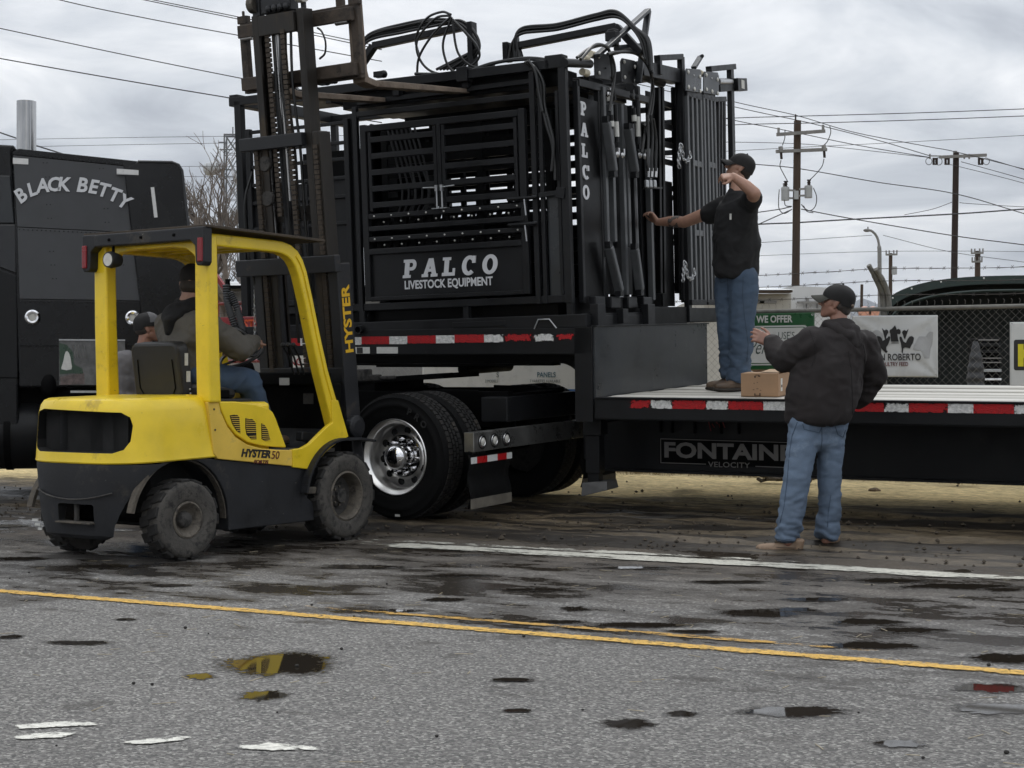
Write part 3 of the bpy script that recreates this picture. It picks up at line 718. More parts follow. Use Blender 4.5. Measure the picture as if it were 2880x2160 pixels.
# ================================================================= LIVESTOCK CHUTES ON THE UPPER DECK
CF = TF @ frame((0, 0.05, 0.605), 0, R(-1.2), 0)     # the near chute leans back a little on its skids
chute = thing('livestock_chute', 'black steel livestock chute with white lettering on its gate, lifted by the forks', 'livestock chute', CF)
def cb(name, p0, p1, w, h=None, mat=None, parent=None, bevel=0.004, up=(0, 0, 1)):
    return bar_part(parent or chute, name, p0, p1, w, h, mat or chute_paint, bevel, up)
XL, W1 = -3.28, 1.52
# skid frame
for yy in (0.0, W1):
    mb = MB(); mb.bar((XL, yy, 0.055), (0.10, yy, 0.055), 0.08, 0.105)
    sk = mb.build('skid', chute_paint, chute, 0.006)
    cb('base_rail', (-3.2, yy + 0.02, 0.235), (-0.03, yy + 0.02, 0.235), 0.06, 0.06)
    for xk in (-3.1, -2.02, -1.0, -0.05): MB().box((xk, yy, 0.155), (0.05, 0.05, 0.10)).build('skid_foot', chute_paint, chute)
skid0 = [o for o in chute.children if o.name.startswith('skid') and 'foot' not in o.name][0]
mb = MB(); mb.lathe([(0.026, -0.04), (0.036, -0.04), (0.036, 0.03), (0.026, 0.03)], axes((-2.02, -0.07, 0.045), (1, 0, 0), (0, 0, 1)), 20)
mb.build('pipe_stub', chute_paint, skid0, smooth=True)
mb = MB(); mb.tube([(-0.36, -0.046, -0.0), (-0.32, -0.05, 0.075), (-0.22, -0.05, 0.075), (-0.16, -0.046, 0.0)], 0.006); mb.build('lift_handle', zinc, skid0, smooth=True)
MB().box((-0.87, -0.043, 0.055), (0.50, 0.008, 0.045)).build('skid_plate', chute_paint, skid0, 0.003)
for xk in (-3.2, -1.6, -0.05, 0.06): cb('cross_rail', (xk, 0, 0.05), (xk, W1, 0.05), 0.07, 0.09)
# floor pan hidden by the lower panels, deepened to block the bright gap below
MB().box((-1.70, W1 / 2, 0.135), (3.0, W1 - 0.16, 0.17)).build('floor_pan', chute_shade, chute)
# corner and gate posts (near side), top beams
for xk, zt, w in ((-3.25, 2.12, 0.07), (-2.03, 1.95, 0.045), (-0.33, 2.12, 0.045), (-0.265, 2.05, 0.035), (-0.055, 2.16, 0.065)):
    cb('post', (xk, 0.0, 0.2), (xk, 0.0, zt), w, w, up=(0, 1, 0))
for xk in (-3.25, -2.03, -1.2, -0.33, -0.06): cb('post', (xk, W1, 0.2), (xk, W1, 2.12), 0.06, 0.06, up=(0, 1, 0))
cb('post', (-2.085, 0.03, 0.2), (-2.085, 0.03, 1.9), 0.06, 0.03, up=(0, 1, 0))  # black filler added to close the bright slit beside the hinge post
cb('top_beam', (-3.34, 0.0, 2.115), (-0.16, 0.0, 2.115), 0.07, 0.075)
cb('top_beam', (-3.34, W1, 2.115), (-0.06, W1, 2.115), 0.07, 0.075)
cb('top_beam', (-3.30, -0.02, 2.13), (-3.30, 1.9, 2.13), 0.09, 0.10)
cb('top_rail', (-2.03, 0.0, 1.885), (-0.35, 0.0, 1.885), 0.04, 0.045)
cb('top_rail', (-2.03, 0.05, 1.99), (-0.35, 0.05, 2.01), 0.04, 0.04)
for xk in (-2.3, -1.62, -0.95): cb('cross_beam', (xk, 0, 2.04), (xk, W1, 2.04), 0.06, 0.06)
for yy_, z_ in ((0.22, 2.02), (0.75, 2.03), (1.25, 2.03)): MB().box((-1.15, yy_, z_), (2.1, 0.30, 0.14)).build('top_box', chute_shade, chute, 0.004)
MB().box((-1.2, 1.3, 1.93), (1.7, 0.03, 0.30)).build('top_sheet', chute_shade, chute)
MB().box((-0.95, -0.005, 2.115), (0.10, 0.10, 0.12)).build('beam_sleeve', chute_paint, chute, 0.005)
MB().box((-0.12, 0.02, 2.13), (0.16, 0.11, 0.11)).build('beam_end', chute_paint, chute, 0.008)
# ---- side gate with the maker's panel
gate = MB(); X0, X1 = -1.975, -0.40
for p0, p1 in (((X0 + .025, 0, 0.285), (X0 + .025, 0, 1.79)), ((X1 - .03, 0, 0.285), (X1 - .03, 0, 1.79))): gate.bar(p0, p1, 0.06, 0.05, (0, 1, 0))
for z, h in ((1.755, 0.055), (0.705, 0.05), (0.302, 0.036)): gate.bar((X0 + .05, 0, z), (X1 - .06, 0, z), 0.05, h)
gate = gate.build('side_gate', chute_paint, chute, 0.005)
for z, bolts in ((1.005, 1), (0.90, 0), (0.81, 1)):
    r_ = cb('rail', (X0 + .06, -0.01, z), (X1 - .03, -0.01, z), 0.045, 0.042, parent=gate)
    if bolts:
        for k in range(9):
            MB().ball((X0 + 0.12 + k * 0.171, -0.036, z + 0.0), 0.0085, 8, 6).build('bolt', decal_white, gate, smooth=True)
            if k < 8: MB().ball((X0 + 0.20 + k * 0.171, -0.010, z - 0.052), 0.0085, 8, 6).build('bolt', decal_white, gate, smooth=True)
MB().box(((X0 + X1) / 2, 0.012, 0.508), (X1 - X0 - 0.10, 0.008, 0.37)).build('gate_panel', chute_paint, gate)
for z in (0.955, 0.76):
    mb = MB()
    for k in range(18): mb.bar((X0 + 0.1 + k * 0.083, 0.05, z - 0.04), (X0 + 0.13 + k * 0.083, 0.05, z + 0.045), 0.008, 0.05)
    kind(mb.build('rubber_flaps', rubber, gate), 'stuff')
# two drop bars and their slats
for xa, xb in ((X0 + 0.09, -1.245), (-1.165, X1 - 0.09)):
    fr = MB()
    fr.bar((xa, -0.01, 1.05), (xa, -0.01, 1.72), 0.03, 0.03, (0, 1, 0)); fr.bar((xb, -0.01, 1.05), (xb, -0.01, 1.72), 0.03, 0.03, (0, 1, 0))
    fr = fr.build('drop_gate', chute_paint, chute, 0.003)
    for k in range(5): cb('slat', (xa, -0.01, 1.10 + k * 0.139), (xb, -0.01, 1.10 + k * 0.139), 0.03, 0.048, parent=fr, bevel=0.003)
cb('post', (-1.205, -0.01, 1.03), (-1.205, -0.01, 1.73), 0.035, 0.035, parent=gate, up=(0, 1, 0))
for s_ in (-1, 1):
    mb = MB(); mb.cyl((-1.205 + 0.025 * s_, -0.04, 1.03), (-1.205 + 0.025 * s_, -0.04, 1.21), 0.008, 8); mb.cyl((-1.205 + 0.025 * s_, -0.045, 1.205), (-1.205 + 0.15 * s_, -0.05, 1.21), 0.0065, 8)
    mb.box((-1.205 + 0.04 * s_, -0.03, 1.032), (0.07, 0.04, 0.008)); mb.box((-1.205 + 0.025 * s_, -0.04, 1.2), (0.022, 0.03, 0.05))
    mb.build('latch_bar', zinc, gate, smooth=True)
# slide latches
for z in (1.06, 0.85):
    mb = MB(); mb.cyl((-0.56, -0.06, z), (-0.29, -0.06, z), 0.014, 10); mb.box((-0.44, -0.05, z), (0.20, 0.03, 0.03)); la = mb.build('slide_latch', chute_paint, gate, smooth=True)
    mb = MB(); mb.cyl((-0.40, -0.06, z + 0.005), (-0.30, -0.06, z + 0.005), 0.0095, 10); mb.cyl((-0.40, -0.075, z - 0.01), (-0.388, -0.075, z - 0.14), 0.007, 8); mb.build('latch_rod', zinc, gate, smooth=True)
# slab-serif letters
def slab_letters(word, h, parent, M, mat, pitch, shear):
    """heavy slab-serif capitals drawn from bars and rings"""
    st = 0.235 * h
    def seg(a, b, c, d): return [(a, b), (c, b), (c, d), (a, d)]
    for i, ch in enumerate(word):
        mb = MB(); polys = []
        if ch == 'P':
            polys += [seg(0.10, 0, 0.10 + 0.30, 1), seg(0, 0, 0.52, 0.16), seg(0, 0.84, 0.3, 1)]
            o = [(0.40, 1), (0.58, 1)] + [(0.58 + 0.27 * math.cos(R(a)), 0.70 + 0.30 * math.sin(R(a))) for a in range(75, -91, -15)] + [(0.40, 0.40)]
            q = [(0.40, 0.82), (0.53, 0.82)] + [(0.53 + 0.10 * math.cos(R(a)), 0.70 + 0.12 * math.sin(R(a))) for a in range(75, -91, -15)] + [(0.40, 0.58)]
            mb.ringprism([(x * h * .95, y * h) for x, y in o], [(x * h * .95, y * h) for x, y in q], 0.004)
        elif ch == 'A':
            polys += [[(0.06, 0.10), (0.32, 0.10), (0.60, 1), (0.36, 1)], [(0.36, 1), (0.66, 1), (0.92, 0.1), (0.64, 0.1)], seg(0.22, 0.28, 0.76, 0.44), seg(-0.04, 0, 0.38, 0.16), seg(0.56, 0, 1.0, 0.16)]
        elif ch == 'L':
            polys += [seg(0.12, 0, 0.42, 1), seg(0, 0.84, 0.54, 1), seg(0, 0, 0.84, 0.18), seg(0.68, 0, 0.84, 0.40)]
        elif ch in 'CO':
            a0, a1 = (0, 360) if ch == 'O' else (48, 312)
            n = 36; an = [a0 + (a1 - a0) * k / n for k in range(n + (0 if ch == 'O' else 1))]
            o = [(0.46 + 0.46 * math.cos(R(a)), 0.5 + 0.53 * math.sin(R(a))) for a in an]; q = [(0.46 + 0.19 * math.cos(R(a)), 0.5 + 0.33 * math.sin(R(a))) for a in an]
            if ch == 'O': mb.ringprism([(x * h, y * h) for x, y in o], [(x * h, y * h) for x, y in q], 0.004)
            else:
                for k in range(n): polys.append([o[k], o[k + 1], q[k + 1], q[k]])
                polys.append(seg(0.66, 0.62, 0.86, 1.0))
        for p in polys: mb.prism([(x * h * .95, y * h) for x, y in p], 0.004 + 0.00005 * len(mb.f))
        mb.v = [(x + shear * y + i * pitch, y, z) for x, y, z in mb.v]
        mb.build('letter', mat, parent, M=M)
GP = Matrix(((1, 0, 0, 0), (0, 0, -1, 0), (0, 1, 0, 0), (0, 0, 0, 1)))
slab_letters('PALCO', 0.155, gate, Matrix.Translation((-1.615, 0.009, 0.468)) @ GP, white_letter, 0.190, 0.12)
text('lettering', 'LIVESTOCK EQUIPMENT', 0.098, white_letter, gate, Matrix.Translation((-1.18, 0.009, 0.405)) @ GP @ Matrix.Rotation(R(0), 4, 'Z'), bold=0.0026, xs=0.80)
# ---- left bay beside the hinge post
bay = MB(); bay.bar((-3.14, 0.0, 0.30), (-2.14, 0.0, 0.30), 0.045, 0.05)
for xk in (-3.16, -2.12): bay.bar((xk, 0.0, 0.27), (xk, 0.0, 1.86), 0.05, 0.05, (0, 1, 0))
bay = bay.build('bay_frame', chute_paint, chute, 0.004)
for z in (1.83, 1.66, 1.52, 1.36, 1.20, 0.97): cb('rail', (-3.14, 0.0, z), (-2.14, 0.0, z), 0.03, 0.03, parent=bay)
MB().box((-2.64, 0.02, 0.80), (1.0, 0.01, 1.08)).build('bay_sheet', chute_paint, bay)
cb('rail', (-2.55, -0.01, 0.30), (-2.55, -0.01, 1.33), 0.02, 0.02, parent=bay)
# ---- inner squeeze walls and the far side: slatted, so daylight shows in dashes
for yy, xs_, zz in ((0.42, (-2.0, -0.4), [0.36 + k * 0.115 for k in range(13)]), (1.10, (-2.0, -0.4), [0.36 + k * 0.115 for k in range(5)])):
    wl = MB()
    for xk in (xs_[0], (xs_[0] + xs_[1]) / 2 + 0.15, xs_[1]): wl.bar((xk, yy, 0.25), (xk, yy, 1.83), 0.06, 0.05, (0, 1, 0))
    wl = wl.build('squeeze_wall', chute_shade, chute)
    for z in zz: cb('slat', (xs_[0], yy, z), (xs_[1], yy, z), 0.03, 0.062, mat=chute_shade, parent=wl, bevel=0)
MB().box((-1.25, 0.46, 0.60), (1.6, 0.012, 0.78)).build('inner_panel', chute_shade, chute)
far = MB()
for xk in (-2.0, -0.85, -0.42): far.bar((xk, W1, 0.25), (xk, W1, 1.83), 0.05, 0.05, (0, 1, 0))
far = far.build('far_gate', chute_shade, chute)
for k in range(9): cb('slat', (-2.0, W1, 0.9 + k * 0.116), (-0.42, W1, 0.9 + k * 0.116), 0.03, 0.066, mat=chute_shade, parent=far, bevel=0)
for xk in (-1.72, -1.52, -1.33, -1.10, -0.95, -0.62): cb('upright', (xk, 0.95 + 0.1 * (xk > -1.2), 0.3), (xk, 0.95 + 0.1 * (xk > -1.2), 1.85), 0.035, 0.05, mat=chute_shade, up=(0, 1, 0), bevel=0)
MB().box((-1.6, W1, 0.55), (2.4, 0.01, 0.66)).build('far_panel', chute_shade, far)
for xk, yk in ((-2.30, 0.7), (-2.16, 0.85), (-1.98, 0.7), (-2.25, 1.0), (-2.08, 1.2), (-1.35, 1.0)):
    cb('inner_plate', (xk, yk, 0.3), (xk, yk, 1.85), 0.14, 0.02, mat=chute_shade, up=(0, 1, 0), bevel=0)
MB().box((-2.65, 0.75, 1.25), (0.9, 0.02, 0.9)).build('inner_panel', chute_shade, chute)
MB().box((-2.1, 0.9, 1.25), (0.02, 1.1, 1.2)).build('inner_panel', chute_shade, chute)
# hoses hanging inside, seen through the slats
mb = MB()
for k in range(7):
    x0 = -1.82 + 0.045 * k
    mb.tube(bez([(x0 - 0.05, 0.24, 1.8), (x0 + 0.06, 0.20, 1.5), (x0 + 0.10 + 0.02 * (k % 3), 0.22, 1.2), (x0 + 0.02, 0.24, 0.98)], 6), 0.010, 6)
kind(mb.build('inner_hoses', hose_wrap, chute, smooth=True), 'stuff')
# ---- end bay between the gate and the corner post: sheet and bracket
MB().box((-0.165, 0.03, 0.66), (0.15, 0.01, 0.86)).build('end_sheet', wall_grey, chute)
MB().box((-0.165, 0.02, 0.245), (0.19, 0.03, 0.045)).build('sheet_foot', chute_paint, chute, 0.003)
cb('post', (-0.115, 0.0, 0.27), (-0.115, 0.0, 1.90), 0.03, 0.03, up=(0, 1, 0))
mb = MB(); mb.bar((-0.29, -0.02, 1.075), (-0.05, -0.02, 1.09), 0.03, 0.04); mb.prism([(-0.14, 1.05), (-0.06, 1.03), (-0.05, 1.12), (-0.12, 1.13)], 0.03, Matrix.Translation((0, -0.02, 0)) @ XZ); mb.build('bracket', chute_paint, chute, 0.003)
# ---- head-gate end (faces the lower deck)
def te(px, py, x=0.0):
    """point of the end face under a sight line, in the chute's own frame"""
    return ray_on(CF, px, py, 0, x)
def z5(x, y): return (1500 + x * 0.4821, 150 + y * 0.4822)
end = MB()
ya, yb = te(*z5(265, 700)).y, te(*z5(385, 700)).y
for yy in (ya, yb): end.bar((0.0, yy, 0.20), (0.0, yy, te(*z5(250, 160)).z), 0.045, 0.045, (0, 1, 0))
end.bar((0.0, ya, te(*z5(250, 170)).z), (0.0, 1.62, te(*z5(250, 170)).z + 0.03), 0.06, 0.06)
end = end.build('head_gate', chute_paint, chute, 0.004)
MB().box((0.012, (ya + yb) / 2, 1.05), (0.01, yb - ya - 0.05, 1.62)).build('gate_sheet', chute_shade, end)
EP = Matrix(((0, 0, 1, 0), (1, 0, 0, 0), (0, 1, 0, 0), (0, 0, 0, 1)))    # text plane facing +x
zlet = [te(*z5(315, yy)).z for yy in (335, 455, 575, 700, 815)]
for ch, z in zip('PALCO', zlet):
    slab_letters(ch, 0.112, end, Matrix.Translation((0.020, ya + 0.018, z - 0.056)) @ EP @ Matrix.Diagonal((1.25, 1, 1, 1)), white_letter, 0, 0.0)
for zx, zt, zb, w, m_ in ((395, 200, 1190, 0.05, bar_lit_grey), (435, 300, 1100, 0.06, bar_lit_grey), (505, 300, 1410, 0.045, bar_lit_grey), (528, 560, 1130, 0.05, bar_lit_grey), (565, 310, 1410, 0.045, chute_paint), (575, 560, 1160, 0.03, bar_lit_grey), (662, 560, 1440, 0.05, bar_lit_grey)):
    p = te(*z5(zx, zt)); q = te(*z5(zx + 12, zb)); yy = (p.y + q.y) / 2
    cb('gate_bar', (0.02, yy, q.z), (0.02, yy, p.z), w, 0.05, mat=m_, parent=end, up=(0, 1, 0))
MB().box((-0.06, 0.95, 1.1), (0.012, 0.95, 1.65)).build('gate_sheet', chute_shade, end)
MB().box((-0.10, 1.62, 1.0), (0.20, 0.03, 1.6)).build('gate_sheet', chute_shade, end)
MB().box((-0.12, 1.15, 0.13), (0.02, 2.1, 0.24)).build('end_gap_cover', chute_shade, chute)  # black sheet added to cover the bright gap under the chute end
# roller plates
roll_pts = []
for (a, b, c, d) in ((322, -2, 432, 168), (476, 30, 562, 192)):
    P0, P1, P2, P3 = te(*z5(a, b)), te(*z5(c, b + 40)), te(*z5(c, d)), te(*z5(a, d - 22))
    mb = MB(); pl = [(P0.y + .02, P0.z), (P1.y - .03, P1.z + 0.03), (P1.y, P1.z), (P2.y - 0.03, P2.z), (P2.y - 0.06, P2.z), (P3.y, P3.z), (P3.y, P0.z - .03)]
    mb.prism(pl, 0.012, Matrix.Translation((0.05, 0, 0)) @ EP); pt = mb.build('roller_plate', chute_paint, chute, 0.003)
    for fy, fz in ((0.14, 0.86), (0.14, 0.22), (0.84, 0.80), (0.84, 0.20), (0.5, 0.5)):
        yy = P0.y + (P1.y - P0.y) * fy; zz = P3.z + (P0.z - P3.z) * fz
        MB().ball((0.068, yy, zz), 0.017 if (fy, fz) != (0.5, 0.5) else 0.009, 10, 6, (0.6, 1, 1)).build('bolt', decal_white if fy != 0.5 else black_paint, pt, smooth=True)
MB().cyl(te(*z5(180, 55), 0.03), te(*z5(330, 62), 0.03), 0.035, 16).build('roller_tube', chute_paint, end, smooth=True)
p = te(*z5(560, 95), 0.0); MB().cyl((0, p.y, p.z), (0, p.y + 0.75, p.z - 0.02), 0.045, 16).build('roller_tube', chute_paint, end, smooth=True)
for zx, zy in ((300, 30), (300, 112), (345, 8)): p = te(*z5(zx, zy), 0.02); MB().cyl((0.02, p.y - 0.05, p.z), (0.02, p.y + 0.05, p.z), 0.03, 12).build('nylon_roller', nylon, end, smooth=True)
# rams
for a, b, s_ in (((425, 400), (466, 690), 0.02), ((552, 440), (592, 695), 0.02), ((440, 1130), (503, 1388), 0.02), ((590, 1140), (622, 1382), 0.02)):
    p = te(*z5(*a), 0.09); q = te(*z5(*b), 0.09)
    mb = MB(); mb.bar(p, q, 0.075, 0.06); o = mb.build('ram_cover', bar_lit_grey, chute, 0.012)
    MB().box(q + Vector((0, 0.0, -0.02)), (0.05, 0.07, 0.05)).build('clevis', black_paint, o); MB().box(p + Vector((0, 0, 0.02)), (0.05, 0.06, 0.05)).build('clevis', black_paint, o)
for a, b in (((478, 300), (488, 520)), ((606, 240), (612, 530)), ((585, 320), (590, 410)), ((440, 215), (445, 290)), ((455, 360), (458, 440))):
    p = te(*z5(*a), 0.12); q = te(*z5(*b), 0.12); d = q - p
    o = MB().cyl(p, q, 0.018, 12).build('ram_rod', black_paint, chute, smooth=True)
    MB().cyl(p + d * 0.45, p + d * 0.85, 0.022, 12).build('rod_sleeve', decal_white, o, smooth=True)
for zx, zy in ((490, 590), (520, 595), (620, 595), (650, 600), (575, 250), (605, 255), (440, 240)):
    p = te(*z5(zx, zy), 0.12); MB().ball(p, 0.028, 8, 6, (0.7, 1, 1)).box(p + Vector((0, 0.01, 0.03)), (0.03, 0.03, 0.05)).build('fitting', black_paint if zx % 2 else steel, end, smooth=True)
# base blocks and beam of the end
p = te(*z5(60, 1545), 0.06)
cb('end_beam', (0.065, 0.0, 0.045), (0.065, 1.66, 0.055), 0.05, 0.13, mat=chute_paint)
for zx, w in ((380, 0.16), (520, 0.11), (672, 0.16)):
    p = te(*z5(zx, 1510), 0.12); MB().box((0.115, p.y, 0.085), (0.07, w, 0.20 if zx != 520 else 0.12)).build('end_block', chute_paint, chute, 0.004)
for yy in (0.30, 0.62, 0.98, 1.32): MB().box((0.05, yy, 0.20), (0.06, 0.20, 0.10)).build('bar_foot', chute_paint, chute, 0.01)
# ---- hose arches over the top
def arch(parent, pts, y, w=0.075):
    for a, b in zip(pts[:-1], pts[1:]): bar_part(parent, 'hose_arch', (a[0], y, a[1]), (b[0], y, b[1]), 0.06, w, chute_paint, 0.006, (0, 1, 0))
def hose(parent, pts, r=0.0125, n=10): return MB().tube(bez(pts, n), r, 7).build('hose', hose_black, parent, smooth=True)
def ty(px, py, y): return ray_on(CF, px, py, 1, y)
def z2(x, y): return (620 + x * 0.4821, y * 0.4822)
def z3(x, y): return (1000 + x * 0.5063, y * 0.5063)
A = [ty(*z2(*q), 0.65) for q in ((770, 455), (895, 268), (1455, 150))]
arch(chute, [(q.x, q.z) for q in A], 0.65)
q0, q1 = ty(*z2(1465, 130), 0.65), ty(*z2(1490, 400), 0.65)
cb('arch_plate', (q0.x, 0.65, q1.z), (q0.x, 0.65, q0.z), 0.10, 0.05, up=(1, 0, 0))
for k in range(8):
    o = 0.018 * (k % 4); yy = 0.62 + 0.03 * (k % 3); e = 0.02 * (k // 4)
    pts = [ty(*z2(755 - 6 * k, 450), yy), ty(*z2(800, 330 - 3 * k), yy), ty(*z2(870, 235), yy) + Vector((0, 0, o)), ty(*z2(1060, 190), yy) + Vector((0, 0, o + e)), ty(*z2(1260, 148), yy) + Vector((0, 0, o)), ty(*z2(1400, 120 + 6 * k), yy) + Vector((0, 0, 0)), ty(*z2(1490, 200 + 12 * k), yy), ty(*z2(1505 - 5 * k, 300), yy), ty(*z2(1400 - 20 * k, 405), yy)]
    hose(chute, pts, 0.0125)
# loose coil hung on the first arch
for pts in ([(1340, 90), (1250, 110), (1150, 230), (1160, 340), (1240, 420), (1400, 435), (1560, 385)], [(1345, 95), (1240, 200), (1160, 330), (1145, 450)], [(1350, 100), (1300, 240), (1310, 340), (1350, 410), (1420, 425), (1600, 375)],
            [(1355, 110), (1370, 250), (1400, 330), (1480, 390), (1600, 385)], [(1360, 120), (1420, 180), (1490, 260), (1510, 330), (1460, 385), (1380, 410)], [(1345, 85), (1290, 70), (1200, 110), (1140, 220), (1160, 330)]):
    hose(chute, [ty(*z2(*q), 0.45 + 0.02 * i) for i, q in enumerate(pts)], 0.011)
for pts in ([(320, 440), (480, 415), (640, 392), (800, 345), (960, 330), (1080, 340)], [(330, 410), (500, 410), (620, 395), (760, 350), (940, 322), (1070, 330)]):
    hose(chute, [ty(*z3(*q), 0.10) for q in pts], 0.013)
for k, pts in enumerate(([(940, 345), (985, 380), (1020, 450), (1035, 560), (1060, 690), (1090, 790), (1105, 900), (1110, 1000)], [(950, 340), (1010, 390), (1045, 470), (1050, 580), (1080, 700), (1100, 800), (1090, 950)], [(960, 335), (1000, 400), (1020, 520), (1040, 620)])):
    hose(chute, [ty(*z3(*q), -0.05 - 0.02 * k) for q in pts], 0.013)
# hoses at the end face
for k, pts in enumerate(([(1230, 320), (1300, 270), (1390, 255), (1420, 330), (1430, 440), (1440, 560)], [(1250, 330), (1330, 250), (1400, 270), (1440, 380), (1425, 520), (1410, 620)], [(1430, 300), (1520, 285), (1600, 320), (1645, 420), (1640, 560), (1610, 720), (1590, 850)], [(1400, 300), (1450, 290), (1560, 300), (1630, 380), (1655, 500), (1640, 640), (1600, 700)],
                         [(1620, 640), (1625, 760), (1620, 900), (1625, 950)], [(1640, 640), (1650, 760), (1645, 880), (1645, 950)], [(1655, 660), (1670, 780), (1668, 900), (1668, 950)])):
    hose(chute, [te(*z3(*q), 0.14 + 0.015 * k) for q in pts], 0.013)
for zx in (1625, 1645, 1668):
    p = te(*z3(zx, 935), 0.15); q = te(*z3(zx - 3, 985), 0.15); o = MB().cyl(p, q, 0.018, 10).build('hose_end', steel, chute, smooth=True)
    MB().box(te(*z3(zx - 8, 1022), 0.15), (0.03, 0.05, 0.07)).build('coupler', zinc, o, 0.01)
MB().bar(te(*z3(1605, 1042), 0.13), te(*z3(1690, 1045), 0.13), 0.05, 0.015).build('coupler_shelf', chute_paint, chute)
# second arch, nearer the head gate, with its fan of hoses
B = [ty(*z3(*q), 1.0) for q in ((870, 262), (1450, 148), (1590, 300))]
arch(chute, [(q.x, q.z) for q in B], 1.0)
q0, q1 = ty(*z3(842, 250), 1.0), ty(*z3(842, 345), 1.0); cb('arch_plate', (q0.x, 1.0, q1.z), (q0.x, 1.0, q0.z + 0.02), 0.10, 0.05, up=(1, 0, 0))
for k in range(9):
    o = 0.016 * (k % 4); yy = 0.96 + 0.03 * (k % 3)
    pts = [ty(*z3(850 + 10 * k, 330), yy), ty(*z3(870 + 4 * k, 240 - 3 * k), yy), ty(*z3(930, 185), yy) + Vector((0, 0, o)), ty(*z3(1120, 165), yy) + Vector((0, 0, o)), ty(*z3(1330, 112), yy) + Vector((0, 0, o)), ty(*z3(1450, 95), yy) + Vector((0, 0, o)), ty(*z3(1530 + 5 * k, 150 + 2 * k), yy), ty(*z3(1585 + 6 * k, 230), yy), ty(*z3(1610 + 5 * k, 330 + 10 * k), yy)]
    hose(chute, pts, 0.0125)
# pivot arm
for a, b in (((1340, 310), (1625, 55)), ((1625, 60), (1570, 460))):
    p, q = te(*z3(*a), 0.10), te(*z3(*b), 0.10); cb('pivot_arm', p, q, 0.03, 0.055, mat=wall_grey, up=(1, 0, 0))
p, q = te(*z3(1450, 270), 0.08), te(*z3(1600, 255), 0.08); MB().cyl(p, q, 0.028, 12).build('arm_tube', wall_grey, chute, smooth=True)
p = te(*z3(1430, 205), 0.05); mb = MB(); mb.box(p, (0.10, 0.12, 0.08)); mb.cyl(p + Vector((0, 0, -0.08)), p + Vector((0, 0, 0.06)), 0.05, 12); mb.build('valve', black_paint, chute, 0.008)
for zx, zy in ((600, 480), (645, 470), (930, 435)):
    p = ty(*z2(zx, zy), 0.5 if zx < 900 else 0.3); MB().box(p, (0.09, 0.08, 0.05)).ball(p + Vector((0.04, 0, 0.0)), 0.035, 8, 6).build('valve', black_paint, chute, 0.005)
cb('brace', ty(*z2(380, 455), 0.5), ty(*z2(470, 560), 0.5), 0.05, 0.05)
MB().box((-1.9, 0.62, 2.15), (2.2, 0.5, 0.06)).build('top_tray', chute_paint, chute, 0.004)
cb('cross_beam', (-1.55, 0.2, 2.09), (-0.5, 0.2, 2.09), 0.05, 0.06)
# ================================================================= second chute behind
C2 = TF @ frame((0.10, 0, 0.625), 0, R(-0.9), 0)
ch2 = thing('livestock_chute', 'second livestock chute with tall barred gates and silver chains, behind the standing man', 'livestock chute', C2)
chute['group'] = ch2['group'] = 'livestock chutes loaded on the trailer'
def t2(px, py, x=0.0): return ray_on(C2, px, py, 0, x)
def c2(name, p0, p1, w, h=None, mat=None, parent=None, up=(0, 0, 1)): return bar_part(parent or ch2, name, p0, p1, w, h, mat or chute_paint, 0.004, up)
def vbar(name, zx0, zt, zx1, zb, w, x=0.0, d=0.05, mat=None, parent=None):
    p, q = t2(*z5(zx0, zt), x), t2(*z5(zx1, zb), x)
    return c2(name, (x, q.y, q.z), (x, p.y, p.z), w, d, mat, parent, (1, 0, 0))
# skid and base
p, q = t2(*z5(895, 1545)), t2(*z5(1100, 1545))
c2('base_beam', (0, p.y, 0.07), (0, q.y + 0.35, 0.07), 0.06, 0.13)
c2('base_beam', (-1.2, p.y + 0.05, 0.05), (0.0, p.y + 0.05, 0.05), 0.08, 0.10)
c2('base_beam', (-1.2, q.y + 0.3, 0.05), (0.0, q.y + 0.3, 0.05), 0.08, 0.10)
p = t2(*z5(760, 1500)); c2('base_beam', (-0.02, p.y - 0.3, 0.06), (-0.02, t2(*z5(890, 1500)).y, 0.06), 0.06, 0.17, mat=chute_shade)
vbar('post', 860, 20, 905, 1540, 0.075)
vbar('post', 842, 140, 868, 1440, 0.03, -0.03)
# top loop over the left post
p, q, r_ = t2(*z5(728, 85)), t2(*z5(728, 30)), t2(*z5(860, 20))
c2('top_loop', (0, q.y, p.z - 0.06), (0, q.y, q.z), 0.05, 0.06, up=(1, 0, 0)); c2('top_loop', (0, q.y - .03, q.z), (0, r_.y, r_.z), 0.06, 0.05)
c2('top_beam', (-0.05, t2(*z5(640, 120)).y, t2(*z5(760, 128)).z), (-0.05, t2(*z5(865, 118)).y, t2(*z5(820, 118)).z), 0.12, 0.13)
c2('top_beam', (-1.3, t2(*z5(790, 128)).y, t2(*z5(760, 128)).z), (-0.05, t2(*z5(790, 118)).y, t2(*z5(820, 118)).z), 0.10, 0.12)
